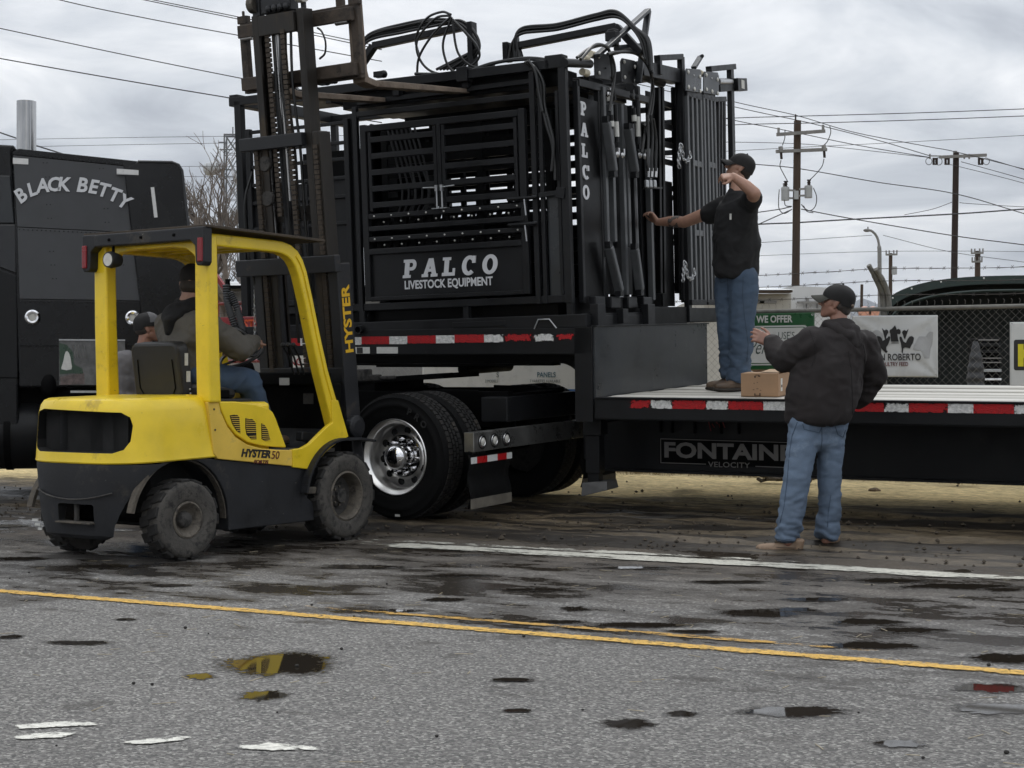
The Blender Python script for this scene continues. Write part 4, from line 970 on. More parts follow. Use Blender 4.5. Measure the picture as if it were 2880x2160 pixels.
# open ladder of windows beside the post
for zx0, zx1, zt, zb, w in ((744, 757, 200, 1400, 0.05), (822, 846, 200, 1400, 0.06), (722, 735, 200, 1400, 0.05)): vbar('side_post', zx0, zt, zx1, zb, w, -0.06, mat=chute_shade)
for zy in (300, 430, 535, 636): p = t2(*z5(785, zy), -0.08); c2('rung', (-0.08, p.y - 0.14, p.z), (-0.08, p.y + 0.14, p.z), 0.03, 0.05, chute_shade)
p, q = t2(*z5(780, 745), -0.08), t2(*z5(800, 1475), -0.08); MB().box((-0.09, (p.y + q.y) / 2 - 0.02, (p.z + q.z) / 2), (0.012, 0.30, p.z - q.z)).build('side_sheet', chute_shade, ch2)
p, q = t2(*z5(700, 230), -0.25), t2(*z5(740, 1530), -0.25); MB().box((-0.26, (p.y + q.y) / 2, (p.z + q.z) / 2), (0.012, 0.36, p.z - q.z)).build('side_sheet', chute_shade, ch2)
# two tall barred gates
for (tl_, tr, bl, br) in (((884, 240), (975, 245), (912, 1455), (992, 1450)), ((987, 252), (1060, 262), (1000, 1455), (1066, 1450))):
    a, b, c, d = (t2(*z5(*q), 0.03) for q in (tl_, tr, bl, br))
    y0_, y1_, zt, zb = (a.y + c.y) / 2, (b.y + d.y) / 2, (a.z + b.z) / 2, (c.z + d.z) / 2
    mb = MB(); mb.bar((0.03, y0_, zt), (0.03, y1_, zt), 0.05, 0.07); mb.bar((0.03, y0_, zb), (0.03, y1_, zb), 0.05, 0.05)
    g_ = mb.build('barred_gate', chute_paint, ch2, 0.004)
    for f in (0.06, 0.36, 0.66, 0.95): c2('gate_bar', (0.03, y0_ + (y1_ - y0_) * f, zb), (0.03, y0_ + (y1_ - y0_) * f, zt), 0.045, 0.05, bar_lit_grey, g_, (1, 0, 0))
    for f in (0.335, 0.67): c2('gate_rung', (0.03, y0_ + (y1_ - y0_) * 0.36, zb + (zt - zb) * f), (0.03, y0_ + (y1_ - y0_) * 0.95, zb + (zt - zb) * f), 0.045, 0.055, bar_lit_grey, g_)
    MB().box((-0.05, (y0_ + y1_) / 2, (zt + zb) / 2), (0.01, y1_ - y0_, zt - zb)).build('gate_sheet', chute_shade, g_)
for zx0, zx1, zt in ((1072, 1074, 268), (1090, 1092, 270), (1106, 1112, 268)): vbar('end_bar', zx0, zt, zx1, 1450, 0.045, -0.02, mat=chute_paint)
p, q = t2(*z5(1066, 300), -0.06), t2(*z5(1110, 1450), -0.06); MB().box((-0.08, (p.y + q.y) / 2, (p.z + q.z) / 2), (0.01, q.y - p.y + 0.06, p.z - q.z)).build('side_sheet', chute_shade, ch2)
c2('top_cap', t2(*z5(1010, 270), -0.02), t2(*z5(1112, 268), -0.02), 0.06, 0.05)
# roller plates
for (a, b, c, d) in ((882, 86, 974, 232), (988, 104, 1076, 246)):
    P0, P1, P2, P3 = (t2(*z5(*q), 0.06) for q in ((a, b), (c, b + 10), (c, d), (a, d - 14)))
    mb = MB(); mb.prism([(P0.y + .03, P0.z), (P1.y - .03, P1.z), (P1.y, P1.z - .03), (P2.y, P2.z), (P3.y, P3.z), (P0.y, P0.z - .03)], 0.012, Matrix.Translation((0.06, 0, 0)) @ EP); pt = mb.build('roller_plate', wall_grey, ch2, 0.003)
    for fy, fz in ((0.14, 0.86), (0.14, 0.2), (0.88, 0.84), (0.5, 0.2), (0.88, 0.2)):
        MB().ball((0.075, P0.y + (P1.y - P0.y) * fy, P3.z + (P0.z - P3.z) * fz), 0.02, 10, 6, (0.5, 1, 1)).build('bolt', decal_white, pt, smooth=True)
    MB().ball((0.074, P0.y + (P1.y - P0.y) * 0.5, P3.z + (P0.z - P3.z) * 0.8), 0.01, 8, 6, (0.5, 1, 1)).build('bolt', steel, pt, smooth=True)
p, q = t2(*z5(935, 85), 0.03), t2(*z5(975, 20), 0.03); c2('lever', p, q, 0.03, 0.05, wall_grey, up=(1, 0, 0)); MB().cyl(q + Vector((0.03, -0.03, 0)), q + Vector((-0.03, 0.04, 0)), 0.018, 10).build('lever_pin', black_paint, ch2, smooth=True)
p = t2(*z5(978, 118), 0.03); MB().cyl(p - Vector((0, 0.03, 0)), p + Vector((0, 0.03, 0)), 0.03, 10).build('nylon_roller', nylon, ch2, smooth=True)
p, q = t2(*z5(1075, 165), -0.02), t2(*z5(1150, 168), -0.02); MB().cyl(p, q, 0.035, 12).build('roller_tube', steel, ch2, smooth=True)
c2('top_beam', t2(*z5(1075, 205), -0.02), t2(*z5(1150, 200), -0.02), 0.06, 0.07)
# tall outer post with its loop and stub
vbar('post', 1148, 72, 1165, 900, 0.085, -0.02)
p, q = t2(*z5(1022, 92), -0.02), t2(*z5(1168, 78), -0.02); c2('top_loop', p, q, 0.06, 0.055)
c2('top_loop', p + Vector((0, 0.02, 0)), p + Vector((0, 0.02, -0.10)), 0.05, 0.05, up=(1, 0, 0))
p, q = t2(*z5(1170, 183), 0.0), t2(*z5(1224, 184), 0.0); st_ = c2('stub_beam', p, q, 0.09, 0.125)
MB().box((p + q) / 2 + Vector((0.047, 0, 0)), (0.002, 0.09, 0.085)).build('label_plate', decal_white, st_)
# side frame running back, so the unit has depth
yR_ = t2(*z5(1112, 800)).y
for zz in (0.35, 0.8, 1.25, 1.7, 2.0):
    c2('side_rail', (-1.3, t2(*z5(905, 800)).y, zz), (-0.05, t2(*z5(905, 800)).y, zz), 0.04, 0.05)
    c2("side_rail", (-1.3, yR_, zz), (-0.05, yR_, zz), 0.04, 0.05)
for xk in (-1.3, -0.65): c2('post', (xk, t2(*z5(905, 800)).y, 0.1), (xk, t2(*z5(905, 800)).y, 2.1), 0.05, 0.05, up=(0, 1, 0)); c2("post", (xk, yR_, 0.1), (xk, yR_, 2.1), 0.05, 0.05, up=(0, 1, 0))
# chains
def chain(parent, pts, x, n):
    path = bez([t2(*z5(*q), x) for q in pts], 20); L = [0]
    for a, b in zip(path[:-1], path[1:]): L.append(L[-1] + (b - a).length)
    for i in range(n):
        s = L[-1] * (i + 0.5) / n; k = next(j for j in range(len(L)) if L[j] >= s); d = (path[k] - path[k - 1]).normalized()
        c = path[k]; side = d.cross(Vector((1, 0, 0))).normalized()
        if i % 2: side = (side * 0.35 + Vector((0.9, 0, 0))).normalized()
        l = L[-1] / n * 0.72
        ring = [c + d * (l * math.cos(2 * math.pi * j / 10)) + side * (0.017 * math.sin(2 * math.pi * j / 10)) for j in range(10)]
        MB().tube(ring, 0.0055, 5, closed=True).build('chain_link', zinc, parent, smooth=True)
chain(ch2, [(852, 540), (862, 535), (868, 570), (876, 615), (895, 628), (912, 605), (914, 575)], 0.07, 11)
chain(ch2, [(855, 545), (850, 600), (848, 640), (852, 668)], 0.07, 6)
chain(ch2, [(876, 1222), (885, 1222), (892, 1262), (905, 1310), (925, 1312), (938, 1280), (938, 1258)], 0.07, 11)
chain(ch2, [(880, 1226), (876, 1280), (873, 1330)], 0.07, 6)
# ================================================================= SEMI TRACTOR
TTF = frame((-0.921, 12.466, 0.097), R(-31.3), 0, R(2.1))      # x to the rear, y away
tractor = thing('semi_truck', 'black semi tractor with a riveted sleeper, white arched lettering and polished rear wheels', 'semi truck', TTF)
def truck_tyre():
    mb = MB()
    mb.lathe([(0.288, -0.035), (0.300, -0.008), (0.325, 0.004), (0.36, 0.010), (0.395, 0.010), (0.40, 0.014), (0.425, 0.013), (0.43, 0.008), (0.462, -0.002), (0.472, 0.0), (0.489, -0.022), (0.494, -0.035), (0.494, -0.085), (0.484, -0.087), (0.484, -0.097), (0.495, -0.099), (0.496, -0.128), (0.485, -0.13), (0.485, -0.14), (0.496, -0.142), (0.495, -0.171), (0.484, -0.173), (0.484, -0.183), (0.494, -0.185), (0.494, -0.235), (0.489, -0.248), (0.462, -0.268), (0.40, -0.28), (0.34, -0.275), (0.288, -0.24)], n=72)
    return mb
def tread_blocks():
    mb = MB(); n = 64
    for row, (h0, h1, ph) in enumerate(((-0.040, -0.083, 0), (-0.101, -0.127, 0.5), (-0.144, -0.170, 0), (-0.187, -0.230, 0.5))):
        for k in range(n):
            a = 2 * math.pi * (k + ph) / n; da = 2 * math.pi / n * 0.40
            vs = [(r * math.cos(a + s * da), r * math.sin(a + s * da), h) for r in (0.490, 0.503) for s in (-1, 1) for h in (h0, h1)]
            mb.add(vs, [(0, 2, 3, 1), (4, 5, 7, 6), (0, 1, 5, 4), (2, 6, 7, 3), (0, 4, 6, 2), (1, 3, 7, 5)])
    return mb
def wheel_M(x, y, side=-1): return axes((x, y, 0.5), (1, 0, 0) if side < 0 else (-1, 0, 0), (0, 0, 1))
outer = truck_tyre().build('wheel', rubber, tractor, smooth=True, M=wheel_M(0, 0.0), angle=50)
kind(tread_blocks().build('tread', truck_tread, outer), 'stuff')
for ch, a in zip('PRO', (66, 54, 42)):
    text('lettering', ch, 0.075, pm('sidewall_letter' + ch, (0.022, 0.022, 0.023), 0.5), outer, Matrix.Translation((0.392 * math.cos(R(a)), 0.392 * math.sin(R(a)), 0.013)) @ Matrix.Rotation(R(a - 90), 4, 'Z'), bold=0.002, ex=0.002)
MB().box((0.02, -0.462, 0.003), (0.045, 0.018, 0.004)).build('sidewall_mark', decal_white, outer)
rim = MB().lathe([(0.303, -0.02), (0.305, -0.002), (0.300, 0.004), (0.292, 0.0), (0.284, -0.016), (0.270, -0.024), (0.262, -0.045), (0.258, -0.125), (0.252, -0.138), (0.236, -0.143), (0.205, -0.141), (0.18, -0.136), (0.172, -0.128), (0.170, -0.120), (0.115, -0.118)], n=64).build('rim', polished, outer, smooth=True, angle=45)
MB().lathe([(0.168, -0.1175), (0.15, -0.112), (0.118, -0.112), (0.110, -0.118)], n=48).build('hub_ring', chrome, outer, smooth=True)
MB().lathe([(0.108, -0.115), (0.103, -0.03), (0.100, -0.012), (0.094, 0.005), (0.080, 0.022), (0.058, 0.036), (0.03, 0.045), (0.0, 0.048)], n=40).build('hub_cap', chrome, outer, smooth=True, angle=60)
holes = MB(); holes.lathe([(0.031, 0.0), (0.031, -0.02), (0.0, -0.02)], n=20)
pit = pm('pit_black', (0.003, 0.003, 0.003), 0.9)
h0 = None; n0 = None
for k in range(10):
    a = R(36 * k + 8)
    M = Matrix.Translation((0.207 * math.cos(a), 0.207 * math.sin(a), -0.1385))
    if h0 is None: h0 = MB().lathe([(0.0, 0.001), (0.030, 0.001), (0.031, -0.006)], n=20).build('hand_hole', pit, outer, M=M)
    else: dup(h0, outer, M)
    a = R(36 * k + 26); M = Matrix.Translation((0.140 * math.cos(a), 0.140 * math.sin(a), -0.112))
    if n0 is None: n0 = MB().lathe([(0.021, 0), (0.021, 0.045), (0.017, 0.056), (0.0, 0.058)], n=14).build('lug_nut', chrome, outer, smooth=True, M=M)
    else: dup(n0, outer, M)
inner = dup(outer, tractor, wheel_M(0, 0.33)); inner.data = outer.data
kind(dup([c for c in outer.children if c.name.startswith('tread')][0], inner), 'stuff')
MB().lathe([(0.29, -0.03), (0.28, -0.1), (0.1, -0.1), (0.0, -0.1)], n=32).build('rim', hub_dark, inner)
for (x, y, s_) in ((0, 2.44, 1), (0, 2.11, 1), (-1.32, 0.0, -1), (-1.32, 0.33, -1), (-1.32, 2.44, 1), (-1.32, 2.11, 1)):
    if y == 0.0: w = dup_tree(outer, tractor, wheel_M(x, y, s_))
    else:
        w = dup(outer, tractor, wheel_M(x, y, s_))
        for c in inner.children: dup(c, w)
MB().cyl((0, 0.3, 0.5), (0, 2.1, 0.5), 0.07).ball((0, 1.22, 0.5), 0.22, 14, 10).build('axle', frame_black, tractor, smooth=True)
MB().cyl((-1.32, 0.3, 0.5), (-1.32, 2.1, 0.5), 0.07).ball((-1.32, 1.22, 0.5), 0.22, 14, 10).build('axle', frame_black, tractor, smooth=True)
# frame
for yy in (0.80, 1.64): MB().box((-2.6, yy, 0.86), (6.4, 0.08, 0.26)).build('frame_rail', frame_black, tractor, 0.004)
for xk in (0.56, -0.66, -2.0, -3.4): MB().box((xk, 1.22, 0.86), (0.12, 0.78, 0.22)).build('cross_member', frame_black, tractor, 0.004)
mb = MB(); mb.prism([(-0.1, 1.01), (0.30, 1.00), (0.60, 0.86), (0.66, 0.80), (0.66, 0.70), (0.2, 0.70), (-0.1, 0.8)], 0.02, Matrix.Translation((0, 0.78, 0)) @ XZ); mb.prism([(-0.1, 1.01), (0.30, 1.00), (0.60, 0.86), (0.66, 0.80), (0.66, 0.70), (0.2, 0.70), (-0.1, 0.8)], 0.02, Matrix.Translation((0, 1.68, 0)) @ XZ)
mb.box((0.28, 1.22, 0.94), (0.5, 0.9, 0.02)); mb.build('frame_tail', frame_black, tractor, 0.004)
MB().box((0.55, 1.22, 0.85), (0.25, 1.2, 0.20)).build('tail_box', black_paint, tractor, 0.01)
# fifth wheel plate
pl = [(-1.15 + 0.48 * math.cos(R(a)), 1.22 + 0.45 * math.sin(R(a))) for a in range(60, 301, 15)] + [(-0.55, 0.86), (-0.15, 0.93), (-0.15, 1.10), (-0.80, 1.16), (-0.80, 1.28), (-0.15, 1.34), (-0.15, 1.51), (-0.55, 1.58)]
mb = MB(); mb.prism(pl, 0.045, Matrix.Translation((0, 0, 1.10)) @ Matrix.Rotation(R(-3), 4, 'Y')); mb.box((-0.95, 1.22, 1.03), (0.3, 0.75, 0.12)); mb.build('fifth_wheel', frame_black, tractor, 0.004)
# bumper, lamps, flap
MB().box((0.705, 1.20, 0.630), (0.09, 2.40, 0.150)).build('rear_bumper', chrome_scuffed, tractor, 0.004)
for yy in (0.117, 0.294, 0.472):
    M = axes((0.752, yy, 0.628), (0, 1, 0), (0, 0, 1))
    l = MB().lathe([(0.030, 0.002), (0.034, 0.010), (0.046, 0.010), (0.048, 0.0)], n=24).build('tail_lamp', chrome, tractor, smooth=True, M=M)
    MB().lathe([(0.0, 0.016), (0.018, 0.014), (0.033, 0.006), (0.035, 0.0)], n=24).build('lens', clear_lens, l, smooth=True)
    MB().lathe([(0.058, 0.0005), (0.0, 0.0005)], n=24).build('gasket', pit, l)
fl = MB(); fl.add([(0.70 + 0.015 * math.sin(j * 1.3), 0.6 * i / 6, 0.535 - 0.42 * j / 8) for j in range(9) for i in range(7)], [(j * 7 + i, j * 7 + i + 1, (j + 1) * 7 + i + 1, (j + 1) * 7 + i) for j in range(8) for i in range(6)])
fl = fl.build('mud_flap', rubber, tractor, smooth=True); fl.modifiers.new('t', 'SOLIDIFY').thickness = 0.008
MB().box((0.712, 0.30, 0.152), (0.008, 0.60, 0.078)).build('flap_weight', pm('flap_weight_m', (0.16, 0.145, 0.12), 0.7, 0.3, var=0.3, vscale=12), fl, 0.002)
yy = 0.0
for i, w in enumerate((0.082, 0.150, 0.150, 0.138, 0.082)):
    MB().box((0.722, yy + w / 2, 0.488), (0.003, w, 0.05)).build('reflective_tape', tape_red if i % 2 else tape_white, fl); yy += w
fl2 = dup_tree(fl, tractor, Matrix.Translation((0, 1.8, 0)))
# ---- cab and sleeper
KF = frame((-3.95, 14.3, 0.0), R(12))
KL = TTF.inverted() @ KF
def tk(px, py, y=0.0): return ray_on(KF, px, py, 1, y)
def zr(x, y): return (x * 0.4521, 250 + y * 0.4521)
def kpoly(pts, y, d): return MB().prism([(q.x, q.z) for q in (tk(*zr(*p), y) for p in pts)], -d, Matrix.Translation((0, y, 0)) @ XZ)
sleeper_sky_grey = pm('sleeper_sky_grey', (0.040, 0.042, 0.046), 0.42, var=0.2, vscale=2.5, bump=0.10, bscale=3.5, dirt=((0.07, 0.07, 0.068), 0.05, 9))  # black side panels greyed by a sky reflection put into the colour
sleeper_black = pm('sleeper_black', (0.004, 0.0042, 0.005), 0.25, spec=0.3, var=0.2, vscale=3, bump=0.05, bscale=4)
body = kpoly([(76, 385), (850, 458), (1060, 462), (1105, 490), (1150, 900), (1165, 1860), (118, 1860)], 0.02, 2.0).build('sleeper', sleeper_black, tractor, 0.02, M=KL)
kpoly([(78, 392), (120, 372), (860, 450), (768, 510), (850, 545), (775, 545), (78, 470)][:4] + [(770, 478), (80, 410)], 0.0, 0.03).build('roof_trim', sleeper_black, body, 0.004)
kpoly([(82, 412), (768, 480), (780, 545), (818, 893), (108, 858)], 0.005, 0.03).build('upper_panel', sleeper_sky_grey, body, 0.004)
kpoly([(108, 862), (818, 897), (872, 1318), (122, 1306)], 0.008, 0.03).build('lower_panel', sleeper_sky_grey, body, 0.004)
kpoly([(122, 1312), (872, 1324), (890, 1600), (122, 1600)], 0.004, 0.03).build('skirt_panel', sleeper_black, body, 0.004)
mb = MB()
def rivets(a, b, n, y):
    for i in range(n):
        t = i / (n - 1); p = tk(*zr(a[0] + (b[0] - a[0]) * t, a[1] + (b[1] - a[1]) * t), y); mb.ball(p + Vector((0, -0.001, 0)), 0.0065, 6, 4, (1, 0.5, 1))
rivets((120, 874), (812, 905), 26, 0.005); rivets((128, 1325), (866, 1336), 26, 0.004); rivets((85, 400), (760, 466), 26, 0.0)
for (x, y) in ((270, 460), (285, 548), (290, 720), (298, 805), (310, 1010), (318, 1095), (328, 1180), (632, 580), (648, 745), (655, 830), (740, 1045), (745, 1095), (620, 495)):
    for dx in (0, 22): p = tk(*zr(x + dx, y), 0.005); mb.ball(p, 0.0055, 6, 4, (1, 0.5, 1))
kind(mb.build('rivets', black_paint, body), 'stuff')
fair = kpoly([(858, 452), (1070, 455), (1112, 472), (1132, 505), (1175, 890), (1198, 1420), (880, 1420), (822, 900), (778, 552), (770, 500)], -0.03, 0.045).build('fairing', sleeper_black, tractor, 0.01, M=KL)
edge_pts = [tk(*zr(*p), -0.035) for p in ((858, 452), (1070, 455), (1112, 472), (1134, 508), (1177, 890), (1190, 1200))]
MB().tube(edge_pts, 0.012, 8).build('edge_trim', sleeper_sky_grey, fair, smooth=True)
for (a, b, y) in (((80, 428), (176, 470), -0.002), ((726, 496), (862, 536), -0.040)):
    p, q = tk(*zr(*a), y), tk(*zr(*b), y); sl_ = (q.x - p.x)
    mb = MB(); mb.add([(p.x, y, p.z), (q.x, y, p.z - 0.035 * sl_ / 0.2 * 0.25), (q.x, y, q.z), (p.x, y, q.z + 0.035 * sl_ / 0.2 * 0.25), (p.x, y + 0.004, p.z), (q.x, y + 0.004, p.z - 0.01), (q.x, y + 0.004, q.z), (p.x, y + 0.004, q.z)], [(0, 1, 2, 3), (7, 6, 5, 4), (0, 4, 5, 1), (1, 5, 6, 2), (2, 6, 7, 3), (3, 7, 4, 0)]); mb.build('reflector_strip', tape_white, body if y > -0.01 else fair)
p, q = tk(*zr(948, 612), -0.042), tk(*zr(970, 800), -0.042); MB().bar(p, q, 0.004, 0.032, (1, 0, 0)).build('reflector_strip', tape_white, fair)
# arched lettering
for i, (ch, x, y, a, s_) in enumerate((('B', 128, 668, 38, 1.0), ('L', 196, 630, 22, 0.95), ('A', 262, 606, 8, 1), ('C', 330, 598, 3, 1), ('K', 392, 597, -2, 1), ('B', 508, 602, -5, 1.05), ('E', 577, 612, -8, 1), ('T', 640, 632, -12, 1), ('T', 708, 662, -18, 1), ('Y', 768, 704, -28, 1))):
    p = tk(*zr(x, y), -0.006)
    text('lettering', ch, 0.172 * s_, white_letter, body, Matrix.Translation((p.x, -0.006 if i < 9 else -0.036, p.z)) @ Matrix(((1, 0, 0, 0), (0, 0, -1, 0), (0, 1, 0, 0), (0, 0, 0, 1))) @ Matrix.Rotation(R(a), 4, 'Z'), bold=0.0055, xs=0.92, shear=0.14)
# chrome marker lamps
for zx, zy in ((202, 1420), (826, 1424)):
    p = tk(*zr(zx, zy), -0.01); M = axes(p, (1, 0, 0), (0, 0, 1))
    l = MB().lathe([(0.030, 0.004), (0.036, 0.020), (0.052, 0.022), (0.066, 0.010), (0.068, 0.0)], n=28).build('marker_lamp', chrome, body, smooth=True, M=M)
    mb = MB(); mb.lathe([(0.0, 0.010), (0.032, 0.008)], n=20); mb.build('lens', clear_lens, body, M=M)
# cab ahead of the sleeper
cab = kpoly([(-600, 330), (0, 345), (92, 350), (74, 392), (116, 1310), (116, 2100), (-900, 2100), (-900, 900)], 0.035, 1.9).build('cab', sleeper_black, tractor, 0.02, M=KL)
kpoly([(-300, 530), (66, 538), (90, 838), (-300, 838)], 0.02, 0.03).build('door_window', pm('cab_glass', (0.01, 0.012, 0.014), 0.05), cab, 0.01)
kpoly([(-300, 842), (98, 842), (102, 1150), (-300, 1000)], 0.022, 0.03).build('door', pm('door_gloss', (0.010, 0.010, 0.011), 0.06, bump=0.05, bscale=3), cab, 0.01)
kpoly([(-300, 1010), (104, 1160), (112, 1800), (-300, 1800)], 0.022, 0.03).build('door_skirt', black_paint, cab, 0.01)
# exhaust stack
p0, p1 = tk(70, 420, 0.30), tk(68, 285, 0.30)
stk = MB(); stk.lathe([(0.088, 0), (0.088, p1.z - p0.z + 0.3), (0.082, p1.z - p0.z + 0.3), (0.080, p1.z - p0.z - 0.1)], Matrix.Translation((p1.x + 0.02, 0.30, p0.z - 0.3)), 32); stk.build('exhaust_stack', pm('stack_chrome', (0.42, 0.42, 0.42), 0.16, 1.0, var=0.35, vscale=5, stretch=(1, 1, 0.15), dirt=((0.10, 0.09, 0.08), 0.25, 3)), tractor, smooth=True, M=KL)
MB().disc(0.081, 0, Matrix.Translation((p1.x + 0.02, 0.30, p1.z - 0.06))).build('stack_inside', pit, tractor, M=KL)
# fuel tank, straps and running gear below the cab
c = tk(60, 1221, 0.32); e = tk(118, 1221, 0.32)
tank = MB(); tank.lathe([(0.0, 0.0), (0.26, 0.0), (0.30, -0.02), (0.32, -0.06), (0.32, -2.2), (0.0, -2.2)], axes((e.x + 0.02, 0.34, c.z), (0, 1, 0), (0, 0, 1)), 40)
tank.build('fuel_tank', black_paint, tractor, smooth=True, M=KL)
for dx in (-0.25, -0.95): MB().lathe([(0.324, 0), (0.33, 0), (0.33, -0.06), (0.324, -0.06)], axes((e.x + dx, 0.34, c.z), (0, 1, 0), (0, 0, 1)), 36).build('tank_strap', frame_black, tractor, smooth=True, M=KL)
mb = MB(); mb.box((-1.2, 0.7, 1.02), (4.2, 1.0, 0.5)); mb.box((0.3, 0.45, 0.85), (1.0, 0.7, 0.6)); mb.build('under_body', frame_black, tractor, 0.01, M=KL)
p = tk(*(380 * .3614, 800 + 780 * .3614), 0.05); MB().ball(p, 0.10, 14, 10, (0.8, 0.6, 1.1)).build('air_canister', frame_black, tractor, smooth=True, M=KL)
# glossy picture panel on the box below the sleeper
a, b = tk(166, 957, -0.06), tk(352, 1083, -0.06)
pan_m = pm('picture_film', (0.10, 0.10, 0.098), 0.18, var=0.7, vscale=7, bump=0.12, bscale=6)
pnl = MB().box(((a.x + b.x) / 2, -0.055, (a.z + b.z) / 2), (b.x - a.x, 0.012, a.z - b.z)).build('picture_panel', pan_m, tractor, 0.002, M=KL)
def pp(x, y): q = tk(x * .3614, 800 + y * .3614, -0.062); return (q.x, q.z)
MB().prism([pp(*q) for q in ((462, 455), (520, 470), (570, 530), (575, 620), (640, 655), (650, 700), (560, 690), (466, 700))], 0.002, Matrix.Translation((0, -0.0615, 0)) @ XZ).build('picture_shape', pm('pic_green', (0.022, 0.050, 0.030), 0.3), pnl)
MB().prism([pp(*q) for q in ((470, 720), (560, 700), (655, 690), (658, 776), (470, 782))], 0.002, Matrix.Translation((0, -0.0615, 0)) @ XZ).build('picture_shape', pm('pic_brown', (0.10, 0.075, 0.07), 0.4, var=0.6, vscale=25), pnl)
MB().prism([pp(*q) for q in ((512, 522), (524, 518), (538, 535), (548, 565), (560, 640), (556, 660), (520, 668), (478, 660), (478, 645), (492, 600), (502, 550))], 0.002, Matrix.Translation((0, -0.0645, 0)) @ XZ).build('picture_shape', decal_white, pnl)
for k in range(5):
    q = [pp(565 + 22 * k + 6 * j, 470 + 14 * j + 3 * j * j) for j in range(5)]
    MB().tube([(x, -0.064, z) for x, z in q], 0.004, 4).build('picture_line', galv, pnl)
p = pp(860, 705); MB().box((p[0], -0.063, p[1]), (0.16, 0.003, 0.035)).build('picture_line', decal_white, pnl)
MB().box(((a.x + b.x) / 2, -0.06, a.z + 0.004), (b.x - a.x, 0.02, 0.012)).build('panel_trim', zinc, pnl)
MB().box(((a.x + b.x) / 2 + 0.1, -0.05, b.z - 0.06), (b.x - a.x, 0.03, 0.02)).build('step_edge', zinc, tractor, M=KL)
# coiled air lines behind the cab
def corrugated(parent, pts, r, name='air_hose', mat=None, M=None):
    path = bez(pts, 14); rs = [r * (1.0 + (0.22 if i % 2 else -0.12)) for i in range(len(path))]
    return MB().tube(path, rs, 8).build(name, mat or hose_wrap, parent, smooth=True, M=M, angle=80)
AW = TTF.inverted()
for pts in ([(636, 800), (640, 850), (655, 900), (672, 940), (715, 975), (735, 1010)], [(646, 822), (664, 860), (678, 910), (690, 960), (700, 1000)]):
    corrugated(tractor, [AW @ at(x, y, 13.55) for x, y in pts], 0.030)
MB().tube(bez([AW @ at(x, y, 13.5) for x, y in ((632, 935), (660, 925), (690, 940), (705, 965), (680, 990))], 8), 0.022, 8).build('air_hose', hose_black, tractor, smooth=True)
MB().bar(AW @ at(640, 785, 13.55), AW @ at(642, 830, 13.55), 0.03).build('hose_hanger', frame_black, tractor)
# valves and boxes on the frame ahead of the wheels
for (px, py, w, h) in ((1015, 1055, 0.16, 0.10), (1050, 1062, 0.10, 0.05), (1090, 1062, 0.10, 0.03), (960, 1048, 0.22, 0.06)):
    MB().box(AW @ at(px, py, 13.3), (w, 0.12, h)).build('frame_valve', hub_dark, tractor, 0.01)
# wheels under the rear of the trailer, outside the photograph to the right
for xk in (6.2, 7.45):
    for yk, s_ in ((0.03, -1), (2.56, 1)):
        w = dup_tree(outer, trailer, Matrix.Translation((0, 0, -0.96)) @ axes((xk, yk, 0.5), (1, 0, 0) if s_ < 0 else (-1, 0, 0), (0, 0, 1)))
    MB().cyl((xk, 0.2, -0.46), (xk, 2.4, -0.46), 0.06).build('axle', frame_black, trailer, smooth=True)
# ================================================================= FORKLIFT
FLF = frame((-2.6216, 10.738, 0.004), R(56))      # x ahead, y to its left, z up; origin on the ground under the rear axle
fork = thing('forklift', 'yellow and black forklift with its mast raised, carrying a plywood sheet on its roof', 'forklift', FLF)
def cw_ring(z, s, x1=0.30, n=40):
    """plan outline of the counterweight: straight sides, rounded tail"""
    pts = []
    for i in range(n + 1):
        a = math.pi / 2 - math.pi * i / n
        cx, sy = math.cos(a), math.sin(a)
        ex = 0.62
        X = -0.08 - 0.42 * s * (abs(cx) ** ex); Y = 0.535 * s * math.copysign(abs(sy) ** ex, sy)
        pts.append((X, Y))
    pts = [(x1, 0.535 * s)] + pts + [(x1, -0.535 * s)]
    return pts
def cw_loft(levels, x1=0.30, tilt=0.0):
    secs = []
    for z, s in levels: secs.append([(x, y, z + tilt * (x + 0.5)) for x, y in cw_ring(z, s, x1)])
    return MB().loft(secs)
def bake(o):
    dg = bpy.context.evaluated_depsgraph_get(); me = bpy.data.meshes.new_from_object(o.evaluated_get(dg))
    o.modifiers.clear(); old = o.data; o.data = me; return o
def cut(o, mb, mat):
    c = mb.build('cutter', mat, fork)
    o.data.materials.append(mat)
    c.data.materials.clear(); c.data.materials.append(o.data.materials[0]); c.data.materials.append(mat)
    for p in c.data.polygons: p.material_index = 1
    md = o.modifiers.new('cut', 'BOOLEAN'); md.operation = 'DIFFERENCE'; md.object = c; md.solver = 'EXACT'
    bpy.context.view_layer.update(); bake(o); bpy.data.objects.remove(c)
    return o
def smooth_mesh(o, ang=35):
    for p in o.data.polygons: p.use_smooth = True
    o.data.set_sharp_from_angle(angle=R(ang)); return o
def rrect(y0, y1, z0, z1, r, n=6):
    out = []
    for cx, cy, a in ((y1 - r, z1 - r, 0), (y0 + r, z1 - r, 90), (y0 + r, z0 + r, 180), (y1 - r, z0 + r, 270)): out += arc(cx, cy, r, a, a + 90, n)
    return out
YZ = Matrix(((0, 0, 1, 0), (1, 0, 0, 0), (0, 1, 0, 0), (0, 0, 0, 1)))     # local XY drawn in the YZ plane, extruded along +x
cw = cw_loft([(0.650, 1.0), (0.66, 1.012), (0.68, 1.005), (0.85, 0.985), (0.98, 0.968), (1.03, 0.945), (1.060, 0.905), (1.072, 0.85), (1.074, 0.70)], tilt=0.03).build('counterweight', yellow, fork)
